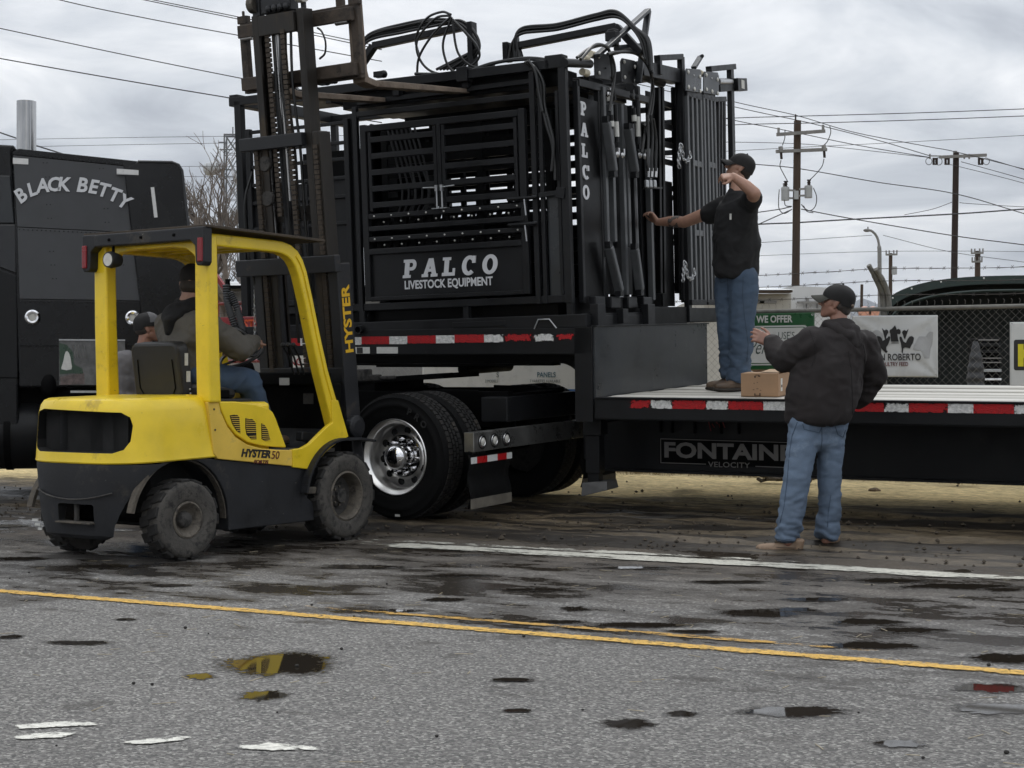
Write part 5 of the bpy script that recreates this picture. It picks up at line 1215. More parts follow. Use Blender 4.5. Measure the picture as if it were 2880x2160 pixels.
win = [(-0.445, 0.955), (-0.40, 0.985), (0.30, 1.005), (0.40, 0.985), (0.425, 0.93), (0.435, 0.80), (0.40, 0.745), (0.33, 0.722), (-0.36, 0.722), (-0.425, 0.745), (-0.455, 0.80), (-0.46, 0.90)]
cut(cw, MB().prism(win, 0.42, Matrix.Translation((-0.75, 0, 0)) @ YZ), pit); smooth_mesh(cw, 28)
b_ = cw.modifiers.new('edge', 'BEVEL'); b_.width = 0.008; b_.segments = 2; b_.limit_method = 'ANGLE'; b_.angle_limit = R(50)
for yy, w in ((0.22, 0.10), (-0.10, 0.14), (-0.30, 0.10)): MB().loft([[(-0.36, yy - w / 2, z), (-0.36, yy + w / 2, z), (-0.34, yy + w / 2 + 0.03 * (0.85 - z), z), (-0.34, yy - w / 2, z)] for z in (0.72, 0.86, 1.0)]).build('duct', dark_plastic, fork, 0.01)
MB().box((-0.18, 0, 0.86), (0.36, 0.80, 0.28)).build('radiator', pit, fork)
lo = cw_loft([(0.155, 0.84), (0.18, 0.90), (0.30, 0.945), (0.50, 0.975), (0.63, 0.995), (0.648, 0.992)], 0.02).build('lower_counterweight', dark_plastic, fork)
cut(lo, MB().cyl((0.0, -1, 0.25), (0.0, 1, 0.25), 0.425, 40), mud_edge)
cut(lo, MB().prism(rrect(-0.20, 0.14, 0.265, 0.385, 0.02), 0.25, Matrix.Translation((-0.62, 0, 0)) @ YZ), pit); smooth_mesh(lo, 28)
MB().cyl((-0.44, 0.0, 0.27), (-0.44, 0.0, 0.38), 0.018, 10).build('tow_pin', hub_dark, fork, smooth=True)
MB().box((-0.455, -0.03, 0.262), (0.10, 0.34, 0.012)).build('tow_lip', mud_edge, fork, 0.004)
mb = MB(); mb.tube(bez([(-0.503 + 0.9 * abs(y) ** 3, y, 0.465 - 0.05 * (1 - (y / 0.36) ** 2)) for y in (-0.36, -0.24, -0.12, 0, 0.12, 0.24, 0.36)], 4), 0.006, 6); mb.build('cover_seam', hub_dark, fork, smooth=True)
for k in range(3): MB().box((-0.40 + 0.01 * k, 0.465 - 0.012 * k, 0.25 - 0.03 * k), (0.004, 0.06 - 0.01 * k, 0.016)).build('paint_scrape', decal_white, fork)
# chassis with step, wheel arch
ar = [(0.425 * math.cos(R(a)), 0.25 + 0.425 * math.sin(R(a))) for a in range(90, -9, -9)]
ch_poly = ar + [(0.43, 0.165), (1.31, 0.172), (1.31, 0.30), (1.24, 0.34), (1.24, 0.50), (1.20, 0.575), (0.0, 0.69)]
MB().prism(ch_poly, 1.06, Matrix.Translation((0, 0.53, 0)) @ XZ).build('chassis', dark_plastic, fork, 0.012)
a_out = [(0.44 * math.cos(R(a)), 0.25 + 0.44 * math.sin(R(a))) for a in range(168, -8, -8)]; a_in = [(0.415 * math.cos(R(a)), 0.25 + 0.415 * math.sin(R(a))) for a in range(168, -8, -8)]
for s_ in (-1, 1):
    mb = MB()
    for k in range(len(a_out) - 1): mb.prism([a_out[k], a_out[k + 1], a_in[k + 1], a_in[k]], 0.05, Matrix.Translation((0, 0.515 if s_ > 0 else -0.46, 0)) @ XZ)
    mb.build('arch_lip', mud_edge, fork)
MB().box((1.28, -0.535, 0.395), (0.16, 0.05, 0.05)).build('step_tread', mud_edge, fork, 0.01)
MB().box((1.30, -0.50, 0.45), (0.10, 0.06, 0.22)).build('step_back', frame_black, fork)
MB().box((0.55, 0, 0.45), (1.2, 0.55, 0.45)).build('engine_bay', pit, fork)
MB().cyl((0.0, -0.42, 0.27), (0.0, 0.42, 0.27), 0.06, 12).build('steer_axle', frame_black, fork, smooth=True)
MB().cyl((1.625, -0.4, 0.335), (1.625, 0.4, 0.335), 0.10, 12).build('drive_axle', frame_black, fork, smooth=True)
# yellow side panels
for s_, y_ in ((-1, -0.542), (1, 0.542)):
    Mx = Matrix.Translation((0, y_ + (0.03 if s_ < 0 else 0.0), 0)) @ XZ
    side = MB().prism([(0.215, 1.05), (0.315, 1.052), (0.335, 0.985), (0.40, 0.880), (0.48, 0.805), (0.60, 0.748), (0.74, 0.718), (0.90, 0.704), (1.055, 0.696), (1.058, 0.580), (0.31, 0.662), (0.27, 0.70)], 0.034, Mx).build('side_panel', yellow_faded, fork, 0.006)
    hood = MB().prism([(0.335, 1.052), (0.50, 1.050), (0.68, 1.030), (0.82, 1.002), (0.870, 0.972), (0.905, 0.92), (1.012, 0.716), (0.90, 0.722), (0.74, 0.738), (0.61, 0.768), (0.495, 0.824), (0.415, 0.897), (0.352, 1.0)], 0.034, Matrix.Translation((0, y_ + (0.045 if s_ < 0 else -0.012), 0)) @ XZ).build('hood_panel', yellow, fork, 0.008)
    if s_ < 0:
        ven = ([(0.435, 0.955), (0.50, 0.962), (0.528, 0.945), (0.540, 0.83), (0.50, 0.85), (0.458, 0.90)], [(0.590, 0.935), (0.66, 0.925), (0.692, 0.90), (0.700, 0.785), (0.65, 0.785), (0.60, 0.82), (0.588, 0.87)], [(0.748, 0.895), (0.780, 0.885), (0.815, 0.845), (0.840, 0.775), (0.79, 0.768), (0.752, 0.785)])
        for vp in ven:
            fr_ = MB().prism(vp, 0.004, Matrix.Translation((0, y_ + 0.0125, 0)) @ XZ).build('vent', pit, hood)
            mb = MB(); zs = [p[1] for p in vp]; z = min(zs) + 0.008
            while z < max(zs):
                xs_ = []
                for i in range(len(vp)):
                    (x0, z0), (x1, z1) = vp[i], vp[(i + 1) % len(vp)]
                    if (z0 - z) * (z1 - z) < 0: xs_.append(x0 + (x1 - x0) * (z - z0) / (z1 - z0))
                if len(xs_) >= 2: mb.bar((min(xs_) + .003, y_ + 0.006, z), (max(xs_) - .003, y_ + 0.006, z), 0.004, 0.004)
                z += 0.0135
            kind(mb.build('vent_louvre', yellow_faded, hood), 'stuff')
        TXT = Matrix(((1, 0, 0, 0), (0, 0, -1, 0), (0, 1, 0, 0), (0, 0, 0, 1)))
        ln = Matrix.Rotation(R(-4.2), 4, 'Z')
        text('lettering', 'HYSTER', 0.074, black_letter, side, Matrix.Translation((0.53, y_ - 0.006, 0.694)) @ TXT @ ln, bold=0.0034, xs=1.13, shear=0.2, align='LEFT', ex=0.001)
        text('lettering', '50', 0.080, maroon_letter, side, Matrix.Translation((0.832, y_ - 0.006, 0.668)) @ TXT @ ln, bold=0.0004, xs=1.05, shear=0.15, align='LEFT', ex=0.001)
        text('lettering', 'FORTIS', 0.036, maroon_letter, side, Matrix.Translation((0.655, y_ - 0.006, 0.629)) @ TXT @ ln, bold=0.0012, xs=1.25, shear=0.25, align='LEFT', ex=0.001)
        for (x, z) in ((0.27, 1.0), (0.28, 0.86)): MB().ball((x, y_ - 0.006, z), 0.008, 8, 6, (1, 0.5, 1)).build('bolt', hub_dark, side, smooth=True)
    MB().prism([(1.058, 0.700), (1.16, 0.708), (1.25, 0.738), (1.33, 0.790), (1.44, 0.858), (1.50, 0.885), (1.49, 1.05), (1.565, 1.05), (1.685, 0.775), (1.56, 0.735), (1.43, 0.672), (1.33, 0.60), (1.27, 0.545), (1.062, 0.572)], 0.034, Mx).build('cowl_panel', yellow, fork, 0.006)
    # fender over the drive wheel
    mb = MB(); cx, cz = 1.60, 0.32
    o_ = [(cx + 0.45 * math.cos(R(a)), cz + 0.45 * math.sin(R(a))) for a in range(172, 78, -8)] + [(1.80, 0.765), (1.95, 0.745)]
    i_ = [(cx + 0.43 * math.cos(R(a)), cz + 0.43 * math.sin(R(a))) for a in range(172, 78, -8)] + [(1.80, 0.750), (1.95, 0.730)]
    for k in range(len(o_) - 1): mb.prism([o_[k], o_[k + 1], i_[k + 1], i_[k]], 0.24, Matrix.Translation((0, -0.36 if s_ < 0 else 0.60, 0)) @ XZ)
    mb.prism([(1.17, 0.20), (1.17, 0.54), (1.28, 0.60), (1.36, 0.665)] + [(cx + 0.44 * math.cos(R(a)), cz + 0.44 * math.sin(R(a))) for a in range(125, 190, 8)], 0.03, Matrix.Translation((0, -0.50 if s_ < 0 else 0.53, 0)) @ XZ)
    mb.build('fender', dark_plastic, fork, 0.003)
# hood, floor, cowl
MB().box((0.58, 0, 0.86), (0.62, 0.98, 0.37)).build('engine_hood', yellow, fork, 0.03)
MB().box((0.60, 0, 1.052), (0.50, 0.70, 0.03)).build('hood_deck', dark_plastic, fork, 0.01)
MB().box((1.22, 0, 0.68), (0.72, 1.0, 0.03)).build('floor_plate', pm('floor_mat', (0.07, 0.065, 0.06), 0.8, var=0.4, vscale=20, bump=0.3), fork, 0.004)
MB().add([(1.40, -0.5, 0.69), (1.60, -0.5, 0.86), (1.60, 0.5, 0.86), (1.40, 0.5, 0.69), (1.40, -0.5, 0.66), (1.60, -0.5, 0.83), (1.60, 0.5, 0.83), (1.40, 0.5, 0.66)], [(0, 1, 2, 3), (7, 6, 5, 4), (0, 4, 5, 1), (1, 5, 6, 2), (2, 6, 7, 3), (3, 7, 4, 0)]).build('toe_board', dark_plastic, fork)
cowl = MB(); cowl.box((1.62, 0, 0.92), (0.10, 0.98, 0.52)); cowl.box((1.56, -0.05, 1.21), (0.14, 0.75, 0.10)); cowl.build('dash', frame_black, fork, 0.015)
MB().box((1.565, -0.25, 1.06), (0.004, 0.10, 0.08)).build('data_plate', hub_dark, fork)
MB().box((1.485, -0.08, 1.19), (0.003, 0.10, 0.055)).build('data_plate', decal_white, fork)
MB().bar((1.48, 0.08, 0.75), (1.22, 0.08, 1.32), 0.10, 0.10).build('steering_column', frame_black, fork, 0.02)
sw = MB(); SM = Matrix.Translation((1.19, 0.08, 1.385)) @ Matrix.Rotation(R(-32), 4, 'Y')
sw.tube([SM @ Vector((0.17 * math.cos(2 * math.pi * i / 28), 0.17 * math.sin(2 * math.pi * i / 28), 0)) for i in range(28)], 0.014, 8, closed=True)
for a in (30, 150, 270): sw.tube([SM @ Vector((0, 0, -0.02)), SM @ Vector((0.17 * math.cos(R(a)), 0.17 * math.sin(R(a)), 0))], 0.010, 6)
sw.ball(SM @ Vector((0, 0, -0.01)), 0.04, 12, 8); sw.build('steering_wheel', seat_vinyl, fork, smooth=True)
for k in range(3):
    o = MB().tube([(1.46, -0.20 - 0.05 * k, 1.24), (1.40, -0.20 - 0.05 * k, 1.38), (1.34, -0.20 - 0.05 * k, 1.45)], 0.008, 6).build('control_lever', black_paint, fork, smooth=True)
    MB().ball((1.34, -0.20 - 0.05 * k, 1.46), 0.02, 8, 6).build('lever_knob', seat_vinyl, o, smooth=True)
# seat
M = Matrix.Translation((0.33, 0.02, 1.25)) @ Matrix.Rotation(R(-9), 4, 'Y')
st = MB().prism(rrect(-0.235, 0.235, -0.19, 0.215, 0.06), 0.11, M @ Matrix.Translation((-0.05, 0, 0)) @ YZ).build('seat_back', seat_vinyl, fork, 0.02)
mb = MB(); mb.tube([M @ Vector((-0.053, y, z)) for y, z in ((0.17, 0.10), (0.175, -0.10), (0.14, -0.15), (-0.14, -0.15), (-0.175, -0.10), (-0.17, 0.10))], 0.004, 5); mb.build('seat_seam', frame_black, st)
for (y, z, w, h) in ((-0.237, 0.09, 0.03, 0.085), (-0.237, -0.03, 0.035, 0.075)): MB().box(M @ Vector((0.02, y, z)), (w, 0.004, h)).build('label', decal_white, st)
for z in (-0.12, -0.15): MB().ball(M @ Vector((0.02, -0.238, z)), 0.008, 8, 6).build('bolt', steel, st)
MB().box((0.60, 0.02, 1.12), (0.48, 0.46, 0.11)).build('seat_cushion', seat_vinyl, fork, 0.03)
MB().box((0.58, -0.26, 1.10), (0.25, 0.03, 0.06)).build('seat_rail', frame_black, fork, 0.01)
MB().bar((0.42, -0.27, 1.16), (0.46, -0.26, 1.09), 0.02, 0.03).build('belt_buckle', red_lens, fork)
# overhead guard
def ribbon(pts, ws):
    n = len(pts); L, Rr = [], []
    for i in range(n):
        a = Vector(pts[max(i - 1, 0)]); b = Vector(pts[min(i + 1, n - 1)]); d = (b - a).normalized(); q = Vector((-d.y, d.x)); w = ws[i] / 2
        L.append((pts[i][0] + q.x * w, pts[i][1] + q.y * w)); Rr.append((pts[i][0] - q.x * w, pts[i][1] - q.y * w))
    return L, Rr
def rib_mesh(pts, ws, y0, y1):
    L, Rr = ribbon(pts, ws); mb = MB()
    secs = [[(l[0], y0, l[1]), (l[0], y1, l[1]), (r[0], y1, r[1]), (r[0], y0, r[1])] for l, r in zip(L, Rr)]
    return mb.loft(secs)
gp = [(0.90, 2.150), (0.97, 2.145), (1.04, 2.128), (1.10, 2.095), (1.145, 2.045), (1.185, 1.97), (1.25, 1.78), (1.33, 1.52), (1.42, 1.25), (1.515, 1.02), (1.60, 0.80)]
gw = [0.085, 0.09, 0.095, 0.10, 0.10, 0.098, 0.095, 0.095, 0.10, 0.112, 0.12]
for s_ in (-1, 1):
    y0, y1 = (-0.535, -0.45) if s_ < 0 else (0.45, 0.535)
    rib_mesh([(0.20, 2.150), (0.55, 2.150)] + gp, [0.085, 0.085] + gw, y0, y1).build('front_leg', yellow, fork, 0.012)
    fl_ = rib_mesh([(p[0] + 0.012, p[1] + 0.005) for p in gp[3:]], [0.030] * len(gp[3:]), y0 - 0.010, y0 + 0.01) if s_ < 0 else None
    if fl_: fl_.build('leg_rib', yellow, fork, 0.005)
    ya, yb = (-0.565, -0.435) if s_ < 0 else (0.435, 0.565)
    mb = MB(); mb.loft([[(0.215, ya - 0.0 * 1, 1.045), (0.215, yb, 1.045), (0.325, yb - 0.01, 1.045), (0.325, ya, 1.045)], [(0.20, ya, 1.6), (0.20, yb, 1.6), (0.30, yb, 1.6), (0.30, ya, 1.6)], [(0.195, ya + 0.005, 2.18), (0.195, yb, 2.18), (0.29, yb, 2.18), (0.29, ya + 0.005, 2.18)]])
    mb.build('rear_post', yellow, fork, 0.014)
    MB().box((0.20, (-0.37 if s_ < 0 else 0.37), 1.062), (0.14, 0.14, 0.025)).build('post_foot', yellow, fork, 0.008)
    MB().cyl((0.18, 0.40 * s_, 1.06), (0.18, 0.40 * s_, 1.10), 0.02, 10).build('post_bolt', yellow, fork, smooth=True)
    # dark lamp housing at the rear corner
    hs = MB(); hs.prism([(0.60, 2.225), (0.60, 1.99), (0.585, 1.965), (0.535, 1.965), (0.52, 1.99), (0.515, 2.10), (0.47, 2.135), (0.47, 2.225)] if s_ > 0 else [(-0.60, 2.225), (-0.60, 1.99), (-0.585, 1.965), (-0.535, 1.965), (-0.52, 1.99), (-0.515, 2.10), (-0.47, 2.135), (-0.47, 2.225)], 0.08, Matrix.Translation((0.12, 0, 0)) @ YZ)
    hs = hs.build('lamp_housing', dark_plastic, fork, 0.008)
    MB().box((0.118, 0.570 * s_, 2.07), (0.02, 0.045, 0.16)).build('tail_lamp', red_lens, hs, 0.006)
MB().box((0.16, 0, 2.180), (0.08, 0.96, 0.085)).build('rear_bar', dark_plastic, fork, 0.008)
for y in (-0.32, 0, 0.32): MB().ball((0.118, y, 2.18), 0.012, 8, 6).build('bolt', frame_black, fork)
# arched yellow gusset between the rear posts
go = [(-0.45, 2.14), (-0.45, 1.93), (-0.435, 1.99), (-0.40, 2.05), (-0.33, 2.095), (-0.2, 2.112), (0.2, 2.112), (0.33, 2.095), (0.40, 2.05), (0.435, 1.99), (0.45, 1.93), (0.45, 2.14)]
MB().prism(go, 0.05, Matrix.Translation((0.225, 0, 0)) @ YZ).build('rear_gusset', yellow, fork, 0.006)
for xk in (0.45, 0.62, 0.80, 0.97): MB().box((xk, 0, 2.155), (0.04, 0.92, 0.05)).build('roof_bar', yellow, fork, 0.004)
rf_ = MB(); rf_.box((0.72, 0.0, 2.232), (1.20, 1.22, 0.018), Matrix.Rotation(R(0.6), 4, 'Y')); rf_.build('roof_sheet', ply, fork, 0.003)
lm = MB(); lm.loft([[(x, 0.31 + s_ * 0.055 * math.cos(a), 2.04 + s_ * 0.055 * math.sin(a)) for a in [2 * math.pi * k / 16 for k in range(16)]] for x, s_ in ((0.10, 1.0), (0.13, 1.1), (0.20, 0.8))]); lm = lm.build('work_lamp', dark_plastic, fork, smooth=True)
MB().add([(0.098, 0.31 + 0.045 * math.cos(2 * math.pi * k / 16), 2.04 + 0.045 * math.sin(2 * math.pi * k / 16)) for k in range(16)], [tuple(range(16))]).build('lens', clear_lens, lm)
MB().cyl((0.15, 0.31, 2.09), (0.15, 0.31, 2.15), 0.01, 8).build('lamp_stem', frame_black, lm)
# ---- wheels: solid pneumatic tyres with chunky lugs
def fl_wheel(r, w, rim_r, x, y, side, lugs, steer=0):
    M = axes((x, y, r), (1, 0, 0) if side < 0 else (-1, 0, 0), (0, 0, 1)) @ Matrix.Rotation(R(steer), 4, 'Y')
    t = MB().lathe([(rim_r, -0.03), (rim_r + 0.008, -0.004), (rim_r + 0.03, 0.006), (r * 0.80, 0.010), (r * 0.88, 0.008), (r * 0.935, -0.008), (r * 0.945, -0.03), (r * 0.945, -w + 0.03), (r * 0.92, -w), (rim_r + 0.02, -w - 0.006), (rim_r, -w + 0.02)], n=56)
    t = t.build('wheel', dusty_rubber, fork, smooth=True, M=M, angle=50)
    mb = MB(); n = lugs
    for k in range(n):
        for half in (0, 1):
            a = 2 * math.pi * (k + 0.5 * half) / n; da = 2 * math.pi / n * 0.33
            h0, h1 = (-0.004, -w * 0.56) if half == 0 else (-w * 0.44, -w + 0.004)
            sk = 0.35 * da
            vs = [(rr * math.cos(a + s_ * da + (sk if h == h1 else -sk)), rr * math.sin(a + s_ * da + (sk if h == h1 else -sk)), h) for rr in (r * 0.90, r) for s_ in (-1, 1) for h in (h0, h1)]
            mb.add(vs, [(0, 2, 3, 1), (4, 5, 7, 6), (0, 1, 5, 4), (2, 6, 7, 3), (0, 4, 6, 2), (1, 3, 7, 5)])
    kind(mb.build('tread', dirty_tread, t, 0.006), 'stuff')
    return t
def front_rim(t, rr):
    MB().lathe([(rr + 0.004, -0.03), (rr + 0.010, -0.002), (rr - 0.004, 0.004), (rr - 0.014, -0.01), (rr - 0.022, -0.05), (rr - 0.026, -0.11), (rr * 0.55, -0.125), (0.0, -0.125)], n=48).build('rim', rim_dusty, t, smooth=True, angle=50)
    MB().lathe([(rr - 0.027, -0.106), (rr * 0.5, -0.12), (0, -0.12)], n=40).build('rim_well', hub_dark, t, smooth=True)
    h = MB().lathe([(0.085, -0.122), (0.080, -0.09), (0.055, -0.075), (0.05, -0.05), (0.0, -0.045)], n=24).build('hub', hub_dark, t, smooth=True, angle=40)
    for k in range(8): MB().cyl((0.068 * math.cos(k * math.pi / 4), 0.068 * math.sin(k * math.pi / 4), -0.09), (0.068 * math.cos(k * math.pi / 4), 0.068 * math.sin(k * math.pi / 4), -0.07), 0.010, 6).build('lug_nut', rim_dusty, t)
def rear_rim(t, rr):
    MB().lathe([(rr + 0.006, -0.02), (rr + 0.012, 0.002), (rr, 0.006), (rr - 0.012, -0.004), (rr - 0.03, -0.035), (rr * 0.62, -0.045), (rr * 0.55, -0.05), (0.0, -0.05)], n=40).build('rim', rim_dusty, t, smooth=True, angle=50)
    MB().lathe([(rr * 0.52, -0.048), (rr * 0.46, -0.02), (rr * 0.36, -0.008), (0.0, -0.006)], n=24).build('hub', hub_dark, t, smooth=True, angle=50)
t = fl_wheel(0.335, 0.20, 0.178, 1.625, -0.58, -1, 17); front_rim(t, 0.178)
t = fl_wheel(0.335, 0.20, 0.178, 1.625, 0.58, 1, 17); front_rim(t, 0.178)
t = fl_wheel(0.272, 0.17, 0.112, 0.0, -0.575, -1, 15, -5); rear_rim(t, 0.112)
t = fl_wheel(0.272, 0.17, 0.112, 0.0, 0.575, 1, 15); rear_rim(t, 0.112)
# ---- mast, tilted back
MF = Matrix.Translation((1.95, 0, 0.30)) @ Matrix.Rotation(R(-6.2), 4, 'Y')
mast = MB()
def channel(mb, y, z0, z1, w, d, x=0.0):
    """C section open towards the middle of the mast"""
    s_ = 1 if y < 0 else -1
    mb.box((x, y, (z0 + z1) / 2), (d, 0.022, z1 - z0))
    for e in (-1, 1): mb.box((x + e * (d / 2 - 0.012), y + s_ * w / 2, (z0 + z1) / 2), (0.024, w, z1 - z0))
for y in (-0.42, 0.42): channel(mast, y, -0.15, 1.80, 0.08, 0.16)
mast.box((-0.085, 0.06, 1.80), (0.07, 1.02, 0.13)); mast.box((-0.05, 0, 0.20), (0.10, 0.84, 0.16)); mast.box((-0.06, 0, 0.95), (0.05, 0.84, 0.12))
mast = mast.build('outer_mast', mast_black, fork, 0.006, M=MF)
text('lettering', 'HYSTER', 0.125, yellow_letter, mast, axes((0.005, -0.4345, 1.37), (0, 0, 1), (-1, 0, 0)), bold=0.004, xs=1.18, ex=0.001)
mid = MB()
for y in (-0.330, 0.330): channel(mid, y, 0.1, 2.80, 0.065, 0.13)
mid.box((0.0, 0.0, 2.78), (0.10, 0.66, 0.05))
mid = mid.build('middle_mast', grease_steel, fork, 0.004, M=MF)
inn = MB()
for y in (-0.245, 0.255): channel(inn, y, 1.0, 3.73, 0.055, 0.115)
inn.box((-0.05, 0.0, 3.64), (0.06, 0.36, 0.15)); inn.box((0.03, 0.0, 2.2), (0.03, 0.5, 0.12))
inn = inn.build('inner_mast', grease_steel, fork, 0.004, M=MF)
MB().box((-0.085, 0.12, 2.755), (0.06, 0.64, 0.10)).build('mast_tie', mast_black, fork, 0.006, M=MF)
for y in (-0.20, 0.22):
    c_ = MB().cyl((-0.02, y, 0.0), (-0.02, y, 1.75), 0.034, 14).build('lift_cylinder', mast_black, fork, smooth=True, M=MF)
    MB().cyl((-0.02, y, 1.75), (-0.02, y, 2.78), 0.021, 14).build('lift_rod', steel, c_, smooth=True)
for k, (y, r_) in enumerate(((0.055, 0.010), (0.028, 0.010))): MB().cyl((-0.03, y, 2.3), (-0.03, y, 3.66), r_, 10).build('hydraulic_line', steel, fork, smooth=True, M=MF)
c_ = MB().cyl((0.03, 0.10, 2.0), (0.03, 0.10, 3.3), 0.045, 14).build('free_lift_cylinder', mast_black, fork, smooth=True, M=MF)
def leaf_chain(y, x, z0, z1):
    mb = MB(); z = z0
    while z < z1: mb.box((x, y, z), (0.022, 0.042, 0.030)); z += 0.038
    return kind(mb.build('lift_chain', chain_dark, fork, M=MF), 'stuff')
leaf_chain(0.30, -0.075, 0.9, 2.75); leaf_chain(-0.06, -0.075, 0.8, 3.6); leaf_chain(0.11, -0.06, 2.2, 3.62); leaf_chain(-0.30, -0.07, 0.9, 2.7)
for z in (2.60, 2.33):
    MB().lathe([(0.0, 0.02), (0.055, 0.02), (0.06, 0.012), (0.06, -0.012), (0.055, -0.02), (0, -0.02)], axes((-0.05, 0.235, z), (0, 0, 1), (0, 1, 0)), 20).build('chain_sheave', hub_dark, fork, smooth=True, M=MF)
MB().lathe([(0.0, 0.03), (0.03, 0.035), (0.065, 0.03), (0.07, 0.0), (0.065, -0.03), (0, -0.03)], axes((-0.02, -0.22, 3.84), (0, 0, 1), (1, 0, 0)), 24).build('hose_pulley', pm('pulley_pale', (0.45, 0.44, 0.40), 0.6), fork, smooth=True, M=MF)
MB().lathe([(0.0, 0.032), (0.038, 0.036)], axes((-0.02, -0.22, 3.84), (0, -1, 0), (0, 0, 1)), 20).build('pulley_hub', frame_black, fork, M=MF)
MB().lathe([(0.0, 0.03), (0.065, 0.03), (0.065, -0.03), (0, -0.03)], axes((-0.02, 0.26, 3.82), (0, 0, 1), (1, 0, 0)), 20).build('hose_pulley', rim_dusty, fork, smooth=True, M=MF)
top = MB(); top.box((0.0, 0.02, 3.90), (0.10, 0.30, 0.34)); top.box((0.0, -0.22, 3.78), (0.03, 0.04, 0.16)); top.box((0.0, 0.24, 3.79), (0.06, 0.08, 0.16))
for k in range(4): top.ball((-0.06, -0.10 + 0.06 * k, 3.76), 0.03, 8, 6)
top.build('cross_head', mast_black, fork, 0.01, M=MF)
for k in range(6):
    y = -0.16 + 0.055 * k
    MB().tube(bez([(-0.05, y, 3.92), (-0.10, y + 0.01, 3.98), (-0.08, y, 4.1), (-0.02, y, 4.25)], 6), 0.012, 6).build('mast_hose', hose_black, fork, smooth=True, M=MF)
    if k < 4: MB().tube(bez([(-0.03, y + 0.05, 3.7), (-0.05, y + 0.06, 3.2), (-0.04, y + 0.04, 2.7), (-0.03, y + 0.05, 2.2), (-0.02, y + 0.05, 1.2)], 6), 0.011, 6).build('mast_hose', hose_black, fork, smooth=True, M=MF)
mb = MB(); mb.tube(bez([(-0.09, 0.22, 2.02), (-0.10, 0.12, 1.95), (-0.10, 0.06, 2.02), (-0.09, 0.0, 1.90)], 6), 0.011, 6); mb.tube(bez([(-0.09, 0.05, 2.03), (-0.11, 0.10, 1.88), (-0.10, 0.02, 1.78)], 6), 0.012, 6); mb.box((-0.07, 0.05, 1.94), (0.06, 0.09, 0.10)); mb.build('hose_fitting', grease_steel, fork, smooth=True, M=MF)
MB().tube(bez([(-0.05, 0.38, 2.55), (-0.10, 0.44, 2.3), (-0.10, 0.44, 1.9), (-0.06, 0.41, 1.6)], 8), 0.012, 6).build('mast_hose', hose_black, fork, smooth=True, M=MF)
for y in (-0.35, 0.35): MB().bar((-0.12, y, 0.45), (-0.55, y, 0.55), 0.07).build('tilt_cylinder', mast_black, fork, 0.01, M=MF)
mb = MB(); mb.lathe([(0.09, 0), (0.09, 0.05), (0.05, 0.06), (0, 0.06)], axes((-0.02, -0.43, 0.55), (1, 0, 0), (0, 0, 1)), 20); mb.box((-0.02, -0.44, 0.40), (0.12, 0.05, 0.3)); mb.build('mast_bracket', mast_black, fork, 0.01, M=MF)
MFc = MF @ Matrix.Translation((0, 0, -0.12))
# carriage, side shifter and forks
carr = MB()
carr.box((0.135, 0, 3.78), (0.05, 1.16, 0.10)); carr.box((0.135, 0, 3.37), (0.05, 1.16, 0.10))
for y in (-0.14, 0.14): carr.box((0.10, y, 3.57), (0.06, 0.05, 0.50))
carr = carr.build('carriage', rusty, fork, 0.006, M=MFc)
ss = MB(); ss.box((0.19, 0, 3.83), (0.05, 1.20, 0.055)); ss.box((0.19, 0, 3.33), (0.05, 1.20, 0.055))
for y in (-0.57, 0.57): ss.box((0.185, y, 3.58), (0.05, 0.07, 0.50)); ss.box((0.185, y, 3.88), (0.05, 0.10, 0.06)); ss.cyl((0.185, y, 3.90), (0.185, y, 3.95), 0.012, 8)
ss.build('side_shifter', rusty, carr, 0.006)
for y in (-0.47, 0.50): MB().cyl((0.14, y - 0.06, 3.73), (0.14, y + 0.06, 3.73), 0.022, 12).build('shift_rod', steel, carr, smooth=True)
for y in (-0.525, 0.26):
    f_ = MB()
    sec = lambda x, z, t, w: [(x, y - w / 2, z - t / 2), (x, y + w / 2, z - t / 2), (x, y + w / 2, z + t / 2), (x, y - w / 2, z + t / 2)]
    f_.loft([[(0.215, y - 0.06, 3.86), (0.215, y + 0.06, 3.86), (0.255, y + 0.06, 3.86), (0.255, y - 0.06, 3.86)], [(0.215, y - 0.06, 3.36), (0.215, y + 0.06, 3.36), (0.260, y + 0.06, 3.36), (0.260, y - 0.06, 3.36)], [(0.225, y - 0.06, 3.275), (0.225, y + 0.06, 3.275), (0.275, y + 0.06, 3.315), (0.275, y - 0.06, 3.315)], sec(0.36, 3.270, 0.05, 0.12), sec(1.0, 3.270, 0.045, 0.12), sec(1.75, 3.268, 0.032, 0.12), sec(2.0, 3.263, 0.014, 0.09)])
    f_.build('fork_tine', rust_tine, fork, 0.005, M=MFc)
mb = MB(); mb.box((0.22, -0.40, 3.90), (0.05, 0.06, 0.08)); mb.build('fork_pin', rusty, carr, 0.006)
mb = MB(); mb.tube(bez([(0.05, -0.30, 3.70), (0.0, -0.38, 3.66), (0.0, -0.41, 3.58), (0.02, -0.38, 3.50), (0.05, -0.30, 3.47)], 6), 0.008, 6); mb.build('mast_hose', hose_black, fork, smooth=True, M=MFc)
# small white cup holder and chain seen beside the mast
MB().box((1.35, 0.30, 1.12), (0.16, 0.16, 0.12)).build('dash_box', yellow_faded, fork, 0.02)
mb = MB()
for k in range(14):
    c = Vector((1.75, 0.47, 1.98 - 0.035 * k)); ring = [c + Vector((0, 0.010 * math.cos(2 * math.pi * j / 8) if k % 2 else 0, 0.022 * math.sin(2 * math.pi * j / 8))) + Vector((0 if k % 2 else 0.010 * math.cos(2 * math.pi * j / 8), 0, 0)) for j in range(8)]
    mb.tube(ring, 0.004, 5, closed=True)
mb.build('hanging_chain', zinc, fork, smooth=True)
